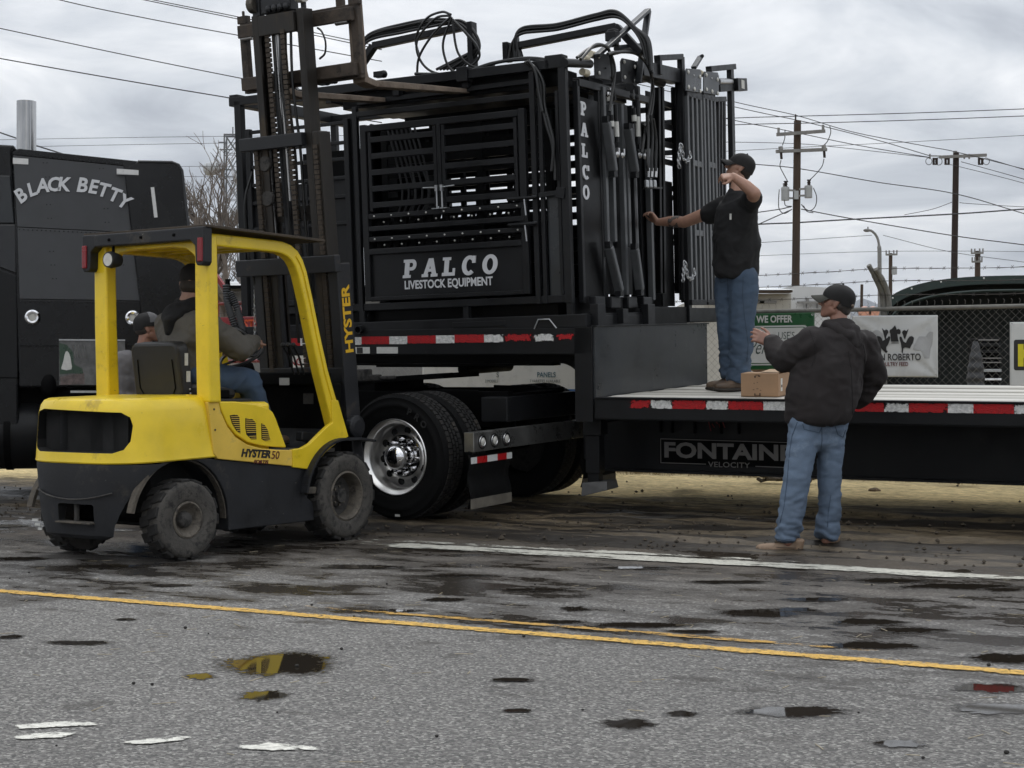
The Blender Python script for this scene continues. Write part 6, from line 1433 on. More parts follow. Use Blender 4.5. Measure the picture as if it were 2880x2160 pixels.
# ================================================================= PEOPLE
SS = 2880 / 2212
def o_(x, y, Y): return at(x * SS, y * SS, Y)
def skin_mat(name, col): 
    m = pm(name, col, 0.5, var=0.14, vscale=25, bump=0.05, bscale=150)
    m.node_tree.nodes['Principled BSDF'].inputs['Subsurface Weight'].default_value = 0.08
    m.node_tree.nodes['Principled BSDF'].inputs['Subsurface Radius'].default_value = (0.02, 0.008, 0.004)
    return m
skin_a = skin_mat('skin_a', (0.27, 0.140, 0.100))
skin_b = skin_mat('skin_b', (0.33, 0.185, 0.130))
cap_black = pm('cap_black', (0.006, 0.0055, 0.0055), 0.85, var=0.25, bump=0.15, bscale=250)
cap_grey = pm('cap_grey', (0.10, 0.10, 0.105), 0.85, var=0.2, bump=0.15, bscale=250)
tan_felt = pm('tan_felt', (0.14, 0.11, 0.085), 0.9)
hair_dark = pm('hair_dark', (0.022, 0.016, 0.012), 0.7, var=0.4, vscale=60, bump=0.4, bscale=200)
hair_grey = pm('hair_grey', (0.05, 0.042, 0.037), 0.7, var=0.4, vscale=60, bump=0.4, bscale=200)
hoodie_m = pm('hoodie_fabric', (0.017, 0.0135, 0.0135), 0.95, var=0.18, vscale=5, bump=0.18, bscale=160)
tee_m = pm('tee_fabric', (0.004, 0.004, 0.0046), 0.9, var=0.25, vscale=5, bump=0.12, bscale=180)
jacket_m = pm('jacket_fabric', (0.085, 0.078, 0.066), 0.9, var=0.15, vscale=6, bump=0.15, bscale=160)
grey_coat = pm('grey_coat', (0.13, 0.125, 0.13), 0.92, var=0.2, vscale=5, bump=0.2, bscale=120)
leather = pm('boot_leather', (0.235, 0.160, 0.105), 0.6, var=0.3, vscale=14, bump=0.12, bscale=80, dirt=((0.06, 0.045, 0.035), 0.3, 14))
leather_dark = pm('boot_leather_dark', (0.085, 0.056, 0.036), 0.6, var=0.3, vscale=14, bump=0.12, bscale=80)
sole = pm('boot_sole', (0.022, 0.018, 0.014), 0.8)
def denim(name, col, fade):
    m = pm(name, col, 0.85, var=0.2, vscale=4, bump=0.25, bscale=220, dirt=(fade, 0.30, 3.2))
    return m
denim_light = denim('denim_light', (0.115, 0.160, 0.228), (0.185, 0.240, 0.310))
denim_dark = denim('denim_dark', (0.042, 0.068, 0.108), (0.095, 0.135, 0.185))
denim_drv = denim('denim_driver', (0.040, 0.068, 0.115), (0.065, 0.100, 0.150))

def sph(c, r, n=12, m=8):
    c = Vector(c); rx, ry, rz = (r, r, r) if not hasattr(r, '__len__') else r
    pts = [c + Vector((0, 0, rz)), c - Vector((0, 0, rz))]
    for i in range(1, m):
        t = math.pi * i / m
        for j in range(n):
            p = 2 * math.pi * j / n; pts.append(c + Vector((rx * math.sin(t) * math.cos(p), ry * math.sin(t) * math.sin(p), rz * math.cos(t))))
    return pts
def limb(*nodes):
    """tapered limb: one hull between each pair of neighbouring joints"""
    return [[nodes[i], nodes[i + 1]] for i in range(len(nodes) - 1)]
def xf(pieces, M):
    """pieces given in a local frame, moved as point clouds"""
    return [('pts', [M @ p for c, r in pc for p in sph(c, r)]) for pc in pieces]
def blob(name, pieces, voxel, mat, parent, org, smooth=6, wr=None, fac=0.5):
    """one continuous surface over many overlapping convex pieces"""
    tot = bmesh.new()
    for pc in pieces:
        pts = pc[1] if pc[0] == 'pts' else [p for c, r in pc for p in sph(c, r)]
        b = bmesh.new()
        for p in pts: b.verts.new(p - org)
        r = bmesh.ops.convex_hull(b, input=b.verts)
        bmesh.ops.delete(b, geom=[v for v in b.verts if not v.link_faces], context='VERTS')
        me = bpy.data.meshes.new('t'); b.to_mesh(me); b.free(); tot.from_mesh(me); bpy.data.meshes.remove(me)
    me = bpy.data.meshes.new(name); tot.to_mesh(me); tot.free()
    o = bpy.data.objects.new(name, me); COL.objects.link(o)
    m = o.modifiers.new('r', 'REMESH'); m.mode = 'VOXEL'; m.voxel_size = voxel
    m = o.modifiers.new('s', 'SMOOTH'); m.factor = fac; m.iterations = smooth
    dg = bpy.context.evaluated_depsgraph_get(); nm = bpy.data.meshes.new_from_object(o.evaluated_get(dg))
    o.modifiers.clear(); o.data = nm; nm.name = name; nm.materials.clear(); nm.materials.append(mat)
    for p in nm.polygons: p.use_smooth = True
    if wr:
        for w in wr: wrinkle(nm, *w)
    o.parent = parent
    return o
def wrinkle(me, amp, freq, seed, stretch=(1, 1, 1), fn=None):
    """cloth folds: sharp-crested noise pushed along the normals"""
    me.update(); out = []
    for v in me.vertices:
        p = Vector((v.co.x * stretch[0], v.co.y * stretch[1], v.co.z * stretch[2])) * freq + Vector((seed, seed * 2, seed * 3))
        q = p + Vector((noise.noise(p * 0.7), noise.noise(p * 0.7 + Vector((9, 1, 4))), noise.noise(p * 0.7 + Vector((3, 8, 2))))) * 0.7
        h = 1 - abs(noise.noise(q)) * 2.4
        k = fn(v.co) if fn else 1.0
        out.append(v.co + v.normal * (h * amp * k))
    for v, c in zip(me.vertices, out): v.co = c
    me.update()
def head_M(c, f, pitch=0.0, roll=0.0):
    return Matrix.Translation(c) @ Matrix.Rotation(math.atan2(f[1], f[0]), 4, 'Z') @ Matrix.Rotation(R(-pitch), 4, 'Y') @ Matrix.Rotation(R(roll), 4, 'X')
HEAD = [[((-0.012, 0, 0.03), (0.098, 0.077, 0.10))], [((0.055, 0, 0.045), 0.045), ((0.055, 0.030, -0.015), 0.034), ((0.055, -0.030, -0.015), 0.034), ((0, 0.040, 0.02), 0.045), ((0, -0.040, 0.02), 0.045)],
        [((0.070, 0, -0.088), 0.024), ((0.06, 0.028, -0.02), 0.03), ((0.06, -0.028, -0.02), 0.03), ((-0.005, 0.048, -0.05), 0.024), ((-0.005, -0.048, -0.05), 0.024), ((0.055, 0.02, -0.085), 0.02), ((0.055, -0.02, -0.085), 0.02)],
        [((0.092, 0, 0.012), 0.011), ((0.117, 0, -0.022), 0.0125)], [((0.102, 0.011, -0.026), 0.010), ((0.102, -0.011, -0.026), 0.010), ((0.117, 0, -0.022), 0.011)],
        [((0.084, 0.016, -0.054), 0.011), ((0.084, -0.016, -0.054), 0.011), ((0.089, 0, -0.052), 0.011)], [((0.082, 0.014, -0.066), 0.010), ((0.082, -0.014, -0.066), 0.010)],
        [((0.082, 0.042, 0.022), 0.012), ((0.090, 0.012, 0.020), 0.012)], [((0.082, -0.042, 0.022), 0.012), ((0.090, -0.012, 0.020), 0.012)],
        [((-0.012, 0.080, 0.012), (0.017, 0.008, 0.018)), ((-0.004, 0.078, -0.022), (0.011, 0.007, 0.012))], [((-0.012, -0.080, 0.012), (0.017, 0.008, 0.018)), ((-0.004, -0.078, -0.022), (0.011, 0.007, 0.012))]]
def ball_cap(parent, M, org, mat, brim_mat=None, rear=None, patch=None, front=None):
    mb = MB(); n = 28; prof = [(0.0, 1.0)] + [(math.sin(R(a)), math.cos(R(a))) for a in range(10, 91, 10)] + [(1.0, -0.18), (0.985, -0.36)]
    vs = []
    for r, h in prof:
        for j in range(n):
            a = 2 * math.pi * j / n; sq = 1 + 0.05 * max(0, math.cos(a)) * (1 - abs(h))
            back = 0.022 if math.cos(a) < -0.3 else 0.0
            seam = 1 - 0.012 * (abs(math.sin(3 * a)) < 0.2)
            vs.append(Vector((-0.006 + 0.112 * r * math.cos(a) * sq * seam, 0.092 * r * math.sin(a) * seam, 0.052 + 0.088 * h - back * max(0, -h) * 3)))
    fs = [(i * n + j, i * n + (j + 1) % n, (i + 1) * n + (j + 1) % n, (i + 1) * n + j) for i in range(len(prof) - 1) for j in range(n)]
    mb.add([M @ v - org for v in vs], fs)
    mb.ball(M @ Vector((-0.006, 0, 0.142)) - org, 0.008, 8, 6)
    cap = mb.build('cap', mat, parent, smooth=True, angle=70)
    br = MB(); rows = []
    for lay in (0.0, -0.005):
        for i in range(9):
            t = i / 8
            for j in range(13):
                a = R(-62 + 124 * j / 12); x0 = 0.106 * math.cos(a) + 0.0; y0 = 0.088 * math.sin(a)
                ext = 0.082 * math.cos(R(-62 + 124 * j / 12) * 0.95) ** 0.6
                x = x0 + ext * t; y = y0 * (1 + 0.02 * t); z = 0.030 - 0.10 * t * 0.25 - 5.5 * y * y * (0.5 + 0.5 * t) + 0.012 + lay
                rows.append(M @ Vector((x, y, z)) - org)
    fs = []
    for lay in (0, 1):
        b0 = lay * 117
        fs += [(b0 + i * 13 + j, b0 + i * 13 + j + 1, b0 + (i + 1) * 13 + j + 1, b0 + (i + 1) * 13 + j) for i in range(8) for j in range(12)]
    fs += [(8 * 13 + j, 8 * 13 + j + 1, 117 + 8 * 13 + j + 1, 117 + 8 * 13 + j) for j in range(12)] + [(i * 13, (i + 1) * 13, 117 + (i + 1) * 13, 117 + i * 13) for i in range(8)] + [(i * 13 + 12, (i + 1) * 13 + 12, 117 + (i + 1) * 13 + 12, 117 + i * 13 + 12) for i in range(8)]
    br.add(rows, fs); br.build('brim', brim_mat or mat, cap, smooth=True, angle=60)
    if rear: MB().ball(M @ Vector((-0.105, 0.02, 0.012)) - org, 0.028, 12, 8, (0.6, 1, 0.55)).build('rear_strap', rear, cap, smooth=True)
    if patch: MB().box((0, 0, 0), (0.004, 0.06, 0.020), Matrix.Translation(-org) @ M @ Matrix.Translation((0.088, 0, 0.105)) @ Matrix.Rotation(R(40), 4, 'Y')).build('cap_badge', patch, cap)
    return cap
def hand(wrist, d, up, curl, thumb=1, spread=0.10, size=1.0, pointing=None):
    """palm and five bent fingers; d along the palm, up = back of the hand"""
    d = Vector(d).normalized(); up = Vector(up); s = d.cross(up).normalized(); up = s.cross(d).normalized()
    w = Vector(wrist); P = lambda a, b, c: w + (d * a + s * b + up * c) * size
    pcs = [[(P(0.0, 0, 0), 0.027), (P(0.03, 0.018, 0), 0.020), (P(0.03, -0.018, 0), 0.020)], [(P(0.03, 0.020, 0), 0.020), (P(0.03, -0.020, 0), 0.020), (P(0.088, 0.032, 0.003), 0.0135), (P(0.090, -0.030, 0.003), 0.0135)]]
    for i, (off, ln) in enumerate(((0.032, 0.066), (0.012, 0.076), (-0.010, 0.072), (-0.031, 0.056))):
        c = curl[i] if hasattr(curl, '__len__') else curl
        a0 = P(0.088, off, 0.003); sp = off * spread / 0.03
        dirs = []; ang = 0; pts = [a0]
        for seg, f in ((0.44, 0.55), (0.30, 0.85), (0.26, 0.75)):
            ang += R(c[len(pts) - 1] if hasattr(c, '__len__') else c * f); v = (d * math.cos(ang) - up * math.sin(ang) + s * sp * 0.6).normalized(); pts.append(pts[-1] + v * ln * seg * 1.12 * size)
        rs = (0.0105, 0.0096, 0.0088, 0.0076)
        pcs += [[(pts[k], rs[k] * size), (pts[k + 1], rs[k + 1] * size)] for k in range(3)]
    b = P(0.022, 0.026 * thumb, -0.006); m = b + (d * 0.032 + s * 0.030 * thumb - up * 0.008) * size; e = m + (d * 0.028 + s * 0.010 * thumb - up * 0.004) * size; f = e + (d * 0.024 - s * 0.002 * thumb) * size
    pcs += [[(b, 0.016), (m, 0.0125)], [(m, 0.012), (e, 0.0105)], [(e, 0.0105), (f, 0.0085)]]
    return pcs
def boot(parent, org, heel, toe, mat, hgt=0.10):
    heel = Vector(heel); toe = Vector(toe); d = (toe - heel); L = d.length; d.normalize(); s = Vector((-d.y, d.x, 0)); u = Vector((0, 0, 1)); h = heel
    P = lambda a, b, c: h + d * a + s * b + u * c
    pcs = [[(P(0.04, 0, 0.045), (0.038, 0.038, 0.035)), (P(0.03, 0, hgt), (0.042, 0.042, 0.02))], [(P(0.04, 0, 0.045), 0.036), (P(L * 0.45, 0, 0.05), 0.040), (P(0.06, 0, 0.09), 0.035)],
           [(P(L * 0.45, 0, 0.045), 0.040), (P(L * 0.72, 0.018, 0.042), (0.04, 0.036, 0.036)), (P(L * 0.72, -0.015, 0.042), (0.04, 0.036, 0.036))], [(P(L * 0.72, 0.016, 0.042), (0.035, 0.034, 0.036)), (P(L * 0.72, -0.015, 0.042), (0.035, 0.034, 0.036)), (P(L - 0.045, 0.010, 0.040), (0.042, 0.036, 0.032)), (P(L - 0.045, -0.010, 0.040), (0.042, 0.036, 0.032))]]
    b = blob('boot', pcs, 0.008, mat, parent, org, 3)
    sl_ = [[(P(0.035, 0, 0.010), (0.043, 0.043, 0.018)), (P(L * 0.45, 0, 0.010), (0.03, 0.043, 0.016)), (P(L * 0.72, 0.012, 0.010), (0.05, 0.050, 0.018)), (P(L - 0.040, 0, 0.014), (0.048, 0.046, 0.018))]]
    blob('sole', sl_, 0.008, sole, b, org, 2)
    for a_ in (0.10, 0.125, 0.15, 0.175): MB().tube([P(a_, -0.03, 0.082 - (a_ - 0.10) * 0.35) - org, P(a_, 0, 0.096 - (a_ - 0.10) * 0.42) - org, P(a_, 0.03, 0.082 - (a_ - 0.10) * 0.35) - org], 0.0035, 5).build('lace', sole, b, smooth=True)
    MB().tube([P(0.012, 0.0, 0.05) - org, P(0.05, 0.041, 0.055) - org, P(L * 0.5, 0.042, 0.055) - org, P(L * 0.72, 0.03, 0.066) - org, P(L * 0.76, 0, 0.070) - org, P(L * 0.72, -0.03, 0.066) - org, P(L * 0.5, -0.042, 0.055) - org, P(0.05, -0.041, 0.055) - org], 0.003, 5, closed=True).build('welt', leather_dark, b, smooth=True)
    return b

from mathutils.bvhtree import BVHTree
def stitch(o, org, paths, r, mat, name='seam', conv=None):
    """sewn line lying on a garment, found by looking at the cloth along given sight lines"""
    me = o.data; bvh = BVHTree.FromPolygons([v.co + org for v in me.vertices], [p.vertices for p in me.polygons]); eye = Vector((0, 0, EYE))
    for path in paths:
        pts = []
        for i in range(len(path) - 1):
            for k in range(6):
                x = path[i][0] + (path[i + 1][0] - path[i][0]) * k / 6; y = path[i][1] + (path[i + 1][1] - path[i][1]) * k / 6
                d = (o_(x, y, 10) - eye).normalized(); h = bvh.ray_cast(eye, d)
                if h[0]: pts.append(h[0] + h[1] * r * 0.3 - org)
        if len(pts) > 2: MB().tube(pts, r, 5).build(name, mat, o, smooth=True)
# ---------------------------------------------------------------- man in the brown hoodie, on the road
F = Vector((-0.72, 0.69, 0))
org = Vector((1.95, 10.78, 0.0))
man = thing('person', 'man in a dark brown hoodie and light blue jeans standing on the road', 'person', Matrix.Translation(org))
hm = head_M(o_(1808, 657, 10.82), (-0.93, 0.36), 15)
pts_l = (o_(1750, 744, 10.74), o_(1696, 778, 10.86), o_(1669, 748, 10.98))
pts_r = (o_(1862, 742, 10.86), o_(1884, 815, 10.98), o_(1852, 862, 11.08))
hl = hand(o_(1667, 741, 11.0), (-0.75, 0.15, 0.38), (0.05, -1, 0.15), (26, 30, 38, 48), 1, 0.20, 1.08)
hr = hand(o_(1850, 864, 11.10), (-0.7, 0.5, -0.3), (0.3, 0.6, 0.5), 45, -1)
body = xf(HEAD, hm) + limb((hm @ Vector((-0.02, 0, -0.05)), 0.058), (o_(1815, 712, 10.80), 0.064)) + limb((o_(1812, 715, 10.8), 0.07), (o_(1780, 800, 10.8), 0.12), (o_(1770, 900, 10.8), 0.10))
body += limb((o_(1812, 716, 10.8), 0.06), (pts_l[0], 0.06), (pts_l[1], 0.046), (pts_l[2], 0.032)) + limb((o_(1812, 716, 10.8), 0.06), (pts_r[0], 0.06), (pts_r[1], 0.046), (pts_r[2], 0.032))
body += limb((o_(1742, 925, 10.80), 0.075), (o_(1720, 1020, 10.76), 0.065), (o_(1703, 1170, 10.76), 0.04)) + limb((o_(1792, 925, 10.84), 0.07), (o_(1793, 1020, 10.88), 0.06), (o_(1786, 1166, 10.92), 0.04)) + hl + hr
bo = blob('body', body, 0.0058, skin_a, man, org, 3)
hip = [[(o_(1738, 912, 10.80), (0.115, 0.14, 0.12)), (o_(1797, 914, 10.84), (0.112, 0.14, 0.12))], [(o_(1742, 955, 10.80), (0.10, 0.12, 0.06)), (o_(1793, 955, 10.84), (0.09, 0.12, 0.06)), (o_(1738, 920, 10.80), 0.1), (o_(1797, 920, 10.84), 0.1)]]
legs = hip + limb((o_(1738, 930, 10.80), (0.110, 0.125, 0.1)), (o_(1722, 1030, 10.755), (0.093, 0.098, 0.08)), (o_(1712, 1092, 10.765), (0.087, 0.092, 0.07)), (o_(1702, 1160, 10.77), (0.083, 0.086, 0.03))) \
            + limb((o_(1795, 930, 10.84), (0.100, 0.12, 0.1)), (o_(1792, 1030, 10.875), (0.080, 0.092, 0.08)), (o_(1793, 1092, 10.90), (0.075, 0.085, 0.07)), (o_(1785, 1158, 10.93), (0.073, 0.080, 0.03)))
low = lambda z0, z1: (lambda c: 0.35 + max(0, min(1, (z1 - c.z) / (z1 - z0))) * 0.9)
je = blob('jeans', legs, 0.012, denim_light, man, org, 5, [(0.013, 6.0, 2.0, (1.0, 1.0, 1.9), low(0.1, 0.5)), (0.009, 13, 5.0, (0.7, 0.7, 2.2), low(0.05, 0.35))])
dk = pm('denim_seam', (0.05, 0.075, 0.115), 0.9)
zj = lambda pts: [(1597.5 + .3795 * x, 599 + .3795 * y) for x, y in pts]
stitch(je, org, [zj(p) for p in ([(330, 825), (300, 900), (285, 1000), (272, 1150), (255, 1300), (225, 1420)], [(360, 835), (368, 865), (455, 885), (470, 845)], [(545, 850), (560, 895), (590, 910), (605, 860)], [(520, 1240), (505, 1340), (500, 1440)], [(468, 850), (470, 930), (462, 990)], [(205, 1488), (270, 1498), (340, 1502)], [(440, 1500), (500, 1508), (545, 1512)])], 0.0028, dk)
top = [[(o_(1772, 900, 10.80), (0.222, 0.175, 0.055)), (o_(1776, 850, 10.80), (0.245, 0.19, 0.06))], [(o_(1776, 850, 10.80), (0.250, 0.19, 0.06)), (o_(1788, 780, 10.80), (0.235, 0.18, 0.08))],
       [(o_(1790, 780, 10.80), (0.225, 0.175, 0.08)), (o_(1806, 728, 10.81), (0.20, 0.13, 0.06)), (o_(1755, 738, 10.75), 0.070), (o_(1856, 742, 10.86), 0.085)], [(o_(1806, 728, 10.81), (0.17, 0.12, 0.05)), (o_(1812, 704, 10.81), (0.105, 0.10, 0.035))]]
top += limb((pts_l[0], 0.105), (pts_l[1], 0.093), (o_(1672, 752, 10.96), 0.062), (o_(1668, 744, 10.985), 0.052)) + limb((pts_r[0], 0.092), (pts_r[1], 0.085), (pts_r[2], 0.070))
top += [[(o_(1770, 908, 10.80), (0.215, 0.168, 0.028)), (o_(1772, 896, 10.80), (0.222, 0.172, 0.02))]]
hood = [[(o_(1806, 703, 10.80), (0.10, 0.10, 0.028)), (o_(1840, 712, 10.76), (0.055, 0.05, 0.035))], [(o_(1838, 712, 10.74), (0.065, 0.055, 0.04)), (o_(1842, 746, 10.70), (0.055, 0.035, 0.035))], [(o_(1790, 703, 10.80), (0.05, 0.07, 0.022)), (o_(1826, 728, 10.70), (0.075, 0.045, 0.06)), (o_(1842, 740, 10.70), 0.045)], [(o_(1785, 700, 10.76), 0.028), (o_(1812, 715, 10.70), 0.032), (o_(1836, 726, 10.68), 0.04)], [(o_(1785, 700, 10.88), 0.03), (o_(1820, 700, 10.90), 0.03)]]
upf = lambda c: 0.5 + 0.7 * min(1, abs(c.x + 0.2) * 2)
ho = blob('hoodie', top, 0.012, hoodie_m, man, org, 5, [(0.020, 3.2, 1.0, (1.2, 1.2, 0.9), None), (0.009, 8.0, 4.0, (1, 1, 1.5), None)])
stitch(ho, org, [zj(p) for p in ([(620, 420), (635, 520), (640, 640), (645, 760), (640, 830)], [(400, 300), (430, 380), (430, 460), (400, 530)], [(700, 360), (715, 440), (705, 530), (690, 640)])], 0.0030, pm('hoodie_seam', (0.010, 0.008, 0.008), 0.9))
hb = blob('hood', hood, 0.009, hoodie_m, ho, org, 5, [(0.007, 9, 3.3, (1, 1, 1), None)])
rib = blob('waistband', [[(o_(1769, 914, 10.80), (0.205, 0.160, 0.018)), (o_(1770, 906, 10.80), (0.207, 0.162, 0.018))]], 0.010, hoodie_m, ho, org, 3, [(0.003, 20, 1.0, (1, 1, 0.1), None)])
blob('cuff', [[(o_(1670, 748, 10.975), 0.053), (o_(1667, 742, 10.99), 0.047)]], 0.008, hoodie_m, ho, org, 3)
ball_cap(man, hm, org, cap_black, pm('brim_olive', (0.035, 0.035, 0.028), 0.85), tan_felt)
blob('hair', xf([[((-0.030, 0, 0.0), (0.080, 0.0795, 0.055))], [((-0.06, 0, -0.03), (0.045, 0.055, 0.04))]], hm), 0.008, hair_grey, man, org, 3)
for s_ in (-1, 1): MB().ball(hm @ Vector((0.088, 0.030 * s_, 0.004)) - org, 0.010, 8, 6).build('eye', black_letter, man, smooth=True)
boot(man, org, Vector((o_(1735, 1180, 10.74).x, 10.74, 0.004)), Vector((o_(1632, 1180, 10.82).x, 10.84, 0.004)), leather)
boot(man, org, Vector((o_(1811, 1180, 10.91).x, 10.90, 0.004)), Vector((o_(1741, 1180, 10.98).x, 11.02, 0.004)), leather)

# ---------------------------------------------------------------- man in the black T-shirt, on the lower deck
def deck_z(x, y):
    """height of the lower deck at a world position"""
    q = TFI @ Vector((x, y, 1.1)); w = TF @ Vector((q.x, q.y, 0.05)); return w.z
YB = 13.28
org = Vector((1.93, YB, deck_z(1.93, YB)))
man2 = thing('person', 'man in a black T-shirt and black cap standing on the trailer deck', 'person', Matrix.Translation(org))
hm = head_M(o_(1598, 366, 13.30), (-0.97, 0.10), 24)
post = CF @ Vector((0.045, (te(1813, 608)).y, te(1813, 608).z))
sh_f, el_f, wr_f = o_(1566, 446, 13.48), o_(1478, 480, 13.72), o_(1420, 480, 13.90)
sh_n, el_n, wr_n = o_(1620, 436, 13.10), o_(1630, 418, 12.86), o_(1584, 381, 12.92)
body = xf(HEAD, hm) + limb((hm @ Vector((-0.02, 0, -0.05)), 0.06), (o_(1592, 420, 13.28), 0.068)) + limb((o_(1592, 440, 13.28), 0.075), (o_(1590, 520, 13.28), 0.13), (o_(1590, 590, 13.28), 0.10))
body += limb((o_(1590, 450, 13.3), 0.055), (sh_f, 0.062), (el_f, 0.050), (o_(1452, 478, 13.80), 0.048), (wr_f, 0.031)) + limb((o_(1600, 450, 13.25), 0.055), (sh_n, 0.066), (el_n, 0.052), (o_(1612, 402, 12.88), 0.050), (wr_n, 0.032))
body += limb((o_(1578, 610, 13.34), 0.07), (o_(1572, 715, 13.34), 0.06), (o_(1575, 818, 13.38), 0.04)) + limb((o_(1605, 610, 13.24), 0.07), (o_(1601, 715, 13.2), 0.06), (o_(1594, 822, 13.22), 0.04))
body += hand(wr_f, (post - wr_f) + Vector((0, 0, 0.03)), (0.1, 0.2, 0.95), (48, 52, 56, 60), 1, 0.06) + hand(wr_n, (-0.95, -0.1, -0.12), (-0.12, -0.62, 0.76), ((58, 22, 8), (78, 55, 40), (82, 58, 40), (85, 60, 40)), -1, 0.04)
blob('body', body, 0.0062, skin_b, man2, org, 3)
legs = [[(o_(1574, 605, 13.36), (0.115, 0.12, 0.13)), (o_(1609, 605, 13.22), (0.115, 0.12, 0.13))], [(o_(1574, 640, 13.36), 0.105), (o_(1609, 640, 13.22), 0.105)]] + limb((o_(1574, 622, 13.36), (0.125, 0.115, 0.1)), (o_(1574, 715, 13.34), (0.094, 0.095, 0.08)), (o_(1578, 770, 13.37), (0.086, 0.088, 0.06)), (o_(1577, 812, 13.39), (0.080, 0.082, 0.03))) \
    + limb((o_(1608, 622, 13.22), (0.125, 0.115, 0.1)), (o_(1602, 715, 13.20), (0.098, 0.095, 0.08)), (o_(1600, 770, 13.22), (0.092, 0.09, 0.06)), (o_(1594, 818, 13.23), (0.084, 0.082, 0.03)))
je2 = blob('jeans', legs, 0.012, denim_dark, man2, org, 5, [(0.014, 5.5, 7.0, (1.0, 1.0, 1.8), low(0.05, 0.6)), (0.010, 12, 3.0, (0.8, 0.8, 2.0), low(0.05, 0.5))])
top = [[(o_(1591, 595, 13.28), (0.188, 0.165, 0.05)), (o_(1590, 520, 13.28), (0.195, 0.185, 0.08))], [(o_(1590, 520, 13.28), (0.192, 0.185, 0.08)), (o_(1592, 455, 13.28), (0.165, 0.175, 0.08)), (o_(1572, 445, 13.45), 0.07), (o_(1618, 438, 13.12), 0.085)], [(o_(1594, 440, 13.28), (0.13, 0.14, 0.05)), (o_(1593, 415, 13.28), (0.078, 0.076, 0.025))], [(o_(1620, 592, 13.26), (0.075, 0.10, 0.045)), (o_(1618, 520, 13.26), (0.09, 0.11, 0.05))]]
top += limb((sh_f, 0.088), (o_(1532, 463, 13.58), 0.078)) + limb((sh_n, 0.095), (sh_n.lerp(el_n, 0.42), 0.080))
tee = blob('tee_shirt', top, 0.012, tee_m, man2, org, 5, [(0.014, 3.6, 11.0, (1.1, 1.1, 0.8), None), (0.006, 10.0, 4.0, (1, 1, 1.4), None)])
p = o_(1578, 468, 13.09); MB().box(p - org, (0.016, 0.006, 0.05), None).build('shirt_logo', decal_white, tee)
zk = lambda pts: [(1505 + .3471 * x, 291.9 + .3471 * y) for x, y in pts]
stitch(je2, org, [zk(p) for p in ([(290, 880), (285, 1000), (300, 1150), (320, 1300), (310, 1430)], [(130, 870), (150, 920), (190, 905)], [(190, 860), (195, 960), (190, 1040)])], 0.0028, pm('denim_seam_dark', (0.025, 0.04, 0.065), 0.9))
ball_cap(man2, hm, org, cap_black, None, None, decal_white)
blob('hair', xf([[((-0.030, 0, 0.0), (0.080, 0.0795, 0.055))], [((-0.06, 0, -0.03), (0.045, 0.055, 0.04))]], hm), 0.008, hair_dark, man2, org, 3)
for s_ in (-1, 1): MB().ball(hm @ Vector((0.088, 0.030 * s_, 0.004)) - org, 0.010, 8, 6).build('eye', black_letter, man2, smooth=True)
# forearm tattoo, flat ink over the skin
ink = pm('tattoo_ink', (0.075, 0.065, 0.060), 0.6, var=0.6, vscale=22)
_t = ink.node_tree; _n = _t.nodes.new('ShaderNodeTexNoise'); _n.inputs['Scale'].default_value = 18; _n.inputs['Detail'].default_value = 6
_c = _t.nodes.new('ShaderNodeTexCoord'); _t.links.new(_c.outputs['Object'], _n.inputs['Vector'])
_m = _t.nodes.new('ShaderNodeMapRange'); _m.inputs[1].default_value = 0.46; _m.inputs[2].default_value = 0.52; _t.links.new(_n.outputs[0], _m.inputs[0]); _t.links.new(_m.outputs[0], _t.nodes['Principled BSDF'].inputs['Alpha'])
a_, b_2 = o_(1452, 478, 13.80).lerp(wr_f, 0.10), el_f.lerp(o_(1452, 478, 13.80), 0.30)
MB().tube([b_2 - org, (b_2.lerp(a_, 0.5)) - org, a_ - org], [0.0525, 0.0515, 0.0478], 20, caps=False).build('tattoo', ink, man2, smooth=True)
dz = lambda v: Vector((v.x, v.y, deck_z(v.x, v.y) + 0.003))
boot(man2, org, dz(o_(1606, 830, 13.22)), dz(o_(1541, 830, 13.16)), leather_dark)
boot(man2, org, dz(o_(1588, 826, 13.40)), dz(o_(1524, 826, 13.44)), leather_dark)

# ---------------------------------------------------------------- man in the grey coat behind the forklift
org = Vector((-2.98, 13.0, gz(rf((-2.98, 13.0, 0))[1])))
man3 = thing('person', 'man in a grey coat and grey and black cap standing behind the forklift', 'person', Matrix.Translation(org))
a3 = lambda x, y, Y=13.0: at(x, y, Y)
hm = head_M(a3(416, 926), (0.93, 0.28), 6)
cl = [a3(352, 1020, 12.85), a3(350, 1110, 12.85), a3(372, 1170, 12.72)]; crr = [a3(452, 1020, 13.1), a3(470, 1110, 13.1), a3(480, 1180, 13.0)]
body = xf(HEAD, hm) + limb((hm @ Vector((-0.02, 0, -0.05)), 0.058), (a3(402, 985), 0.062)) + limb((a3(400, 1000), 0.09), (a3(402, 1160), 0.14)) + limb((a3(400, 1000), 0.06), (cl[0], 0.06), (cl[1], 0.045), (cl[2], 0.03)) + limb((a3(400, 1000), 0.06), (crr[0], 0.06), (crr[1], 0.045), (crr[2], 0.03))
g3 = org.z
body += limb((a3(385, 1200), 0.1), (Vector((-3.08, 12.98, g3 + 0.5)), 0.06), (Vector((-3.08, 13.0, g3 + 0.07)), 0.04)) + limb((a3(420, 1200), 0.1), (Vector((-2.92, 13.05, g3 + 0.5)), 0.06), (Vector((-2.92, 13.05, g3 + 0.07)), 0.04))
body += hand(cl[2], (0.3, -0.2, -0.9), (-0.5, -0.8, 0), 40, 1) + hand(crr[2], (0.3, 0, -0.95), (0.5, 0.5, 0.2), 40, 1)
blob('body', body, 0.0070, skin_a, man3, org, 3)
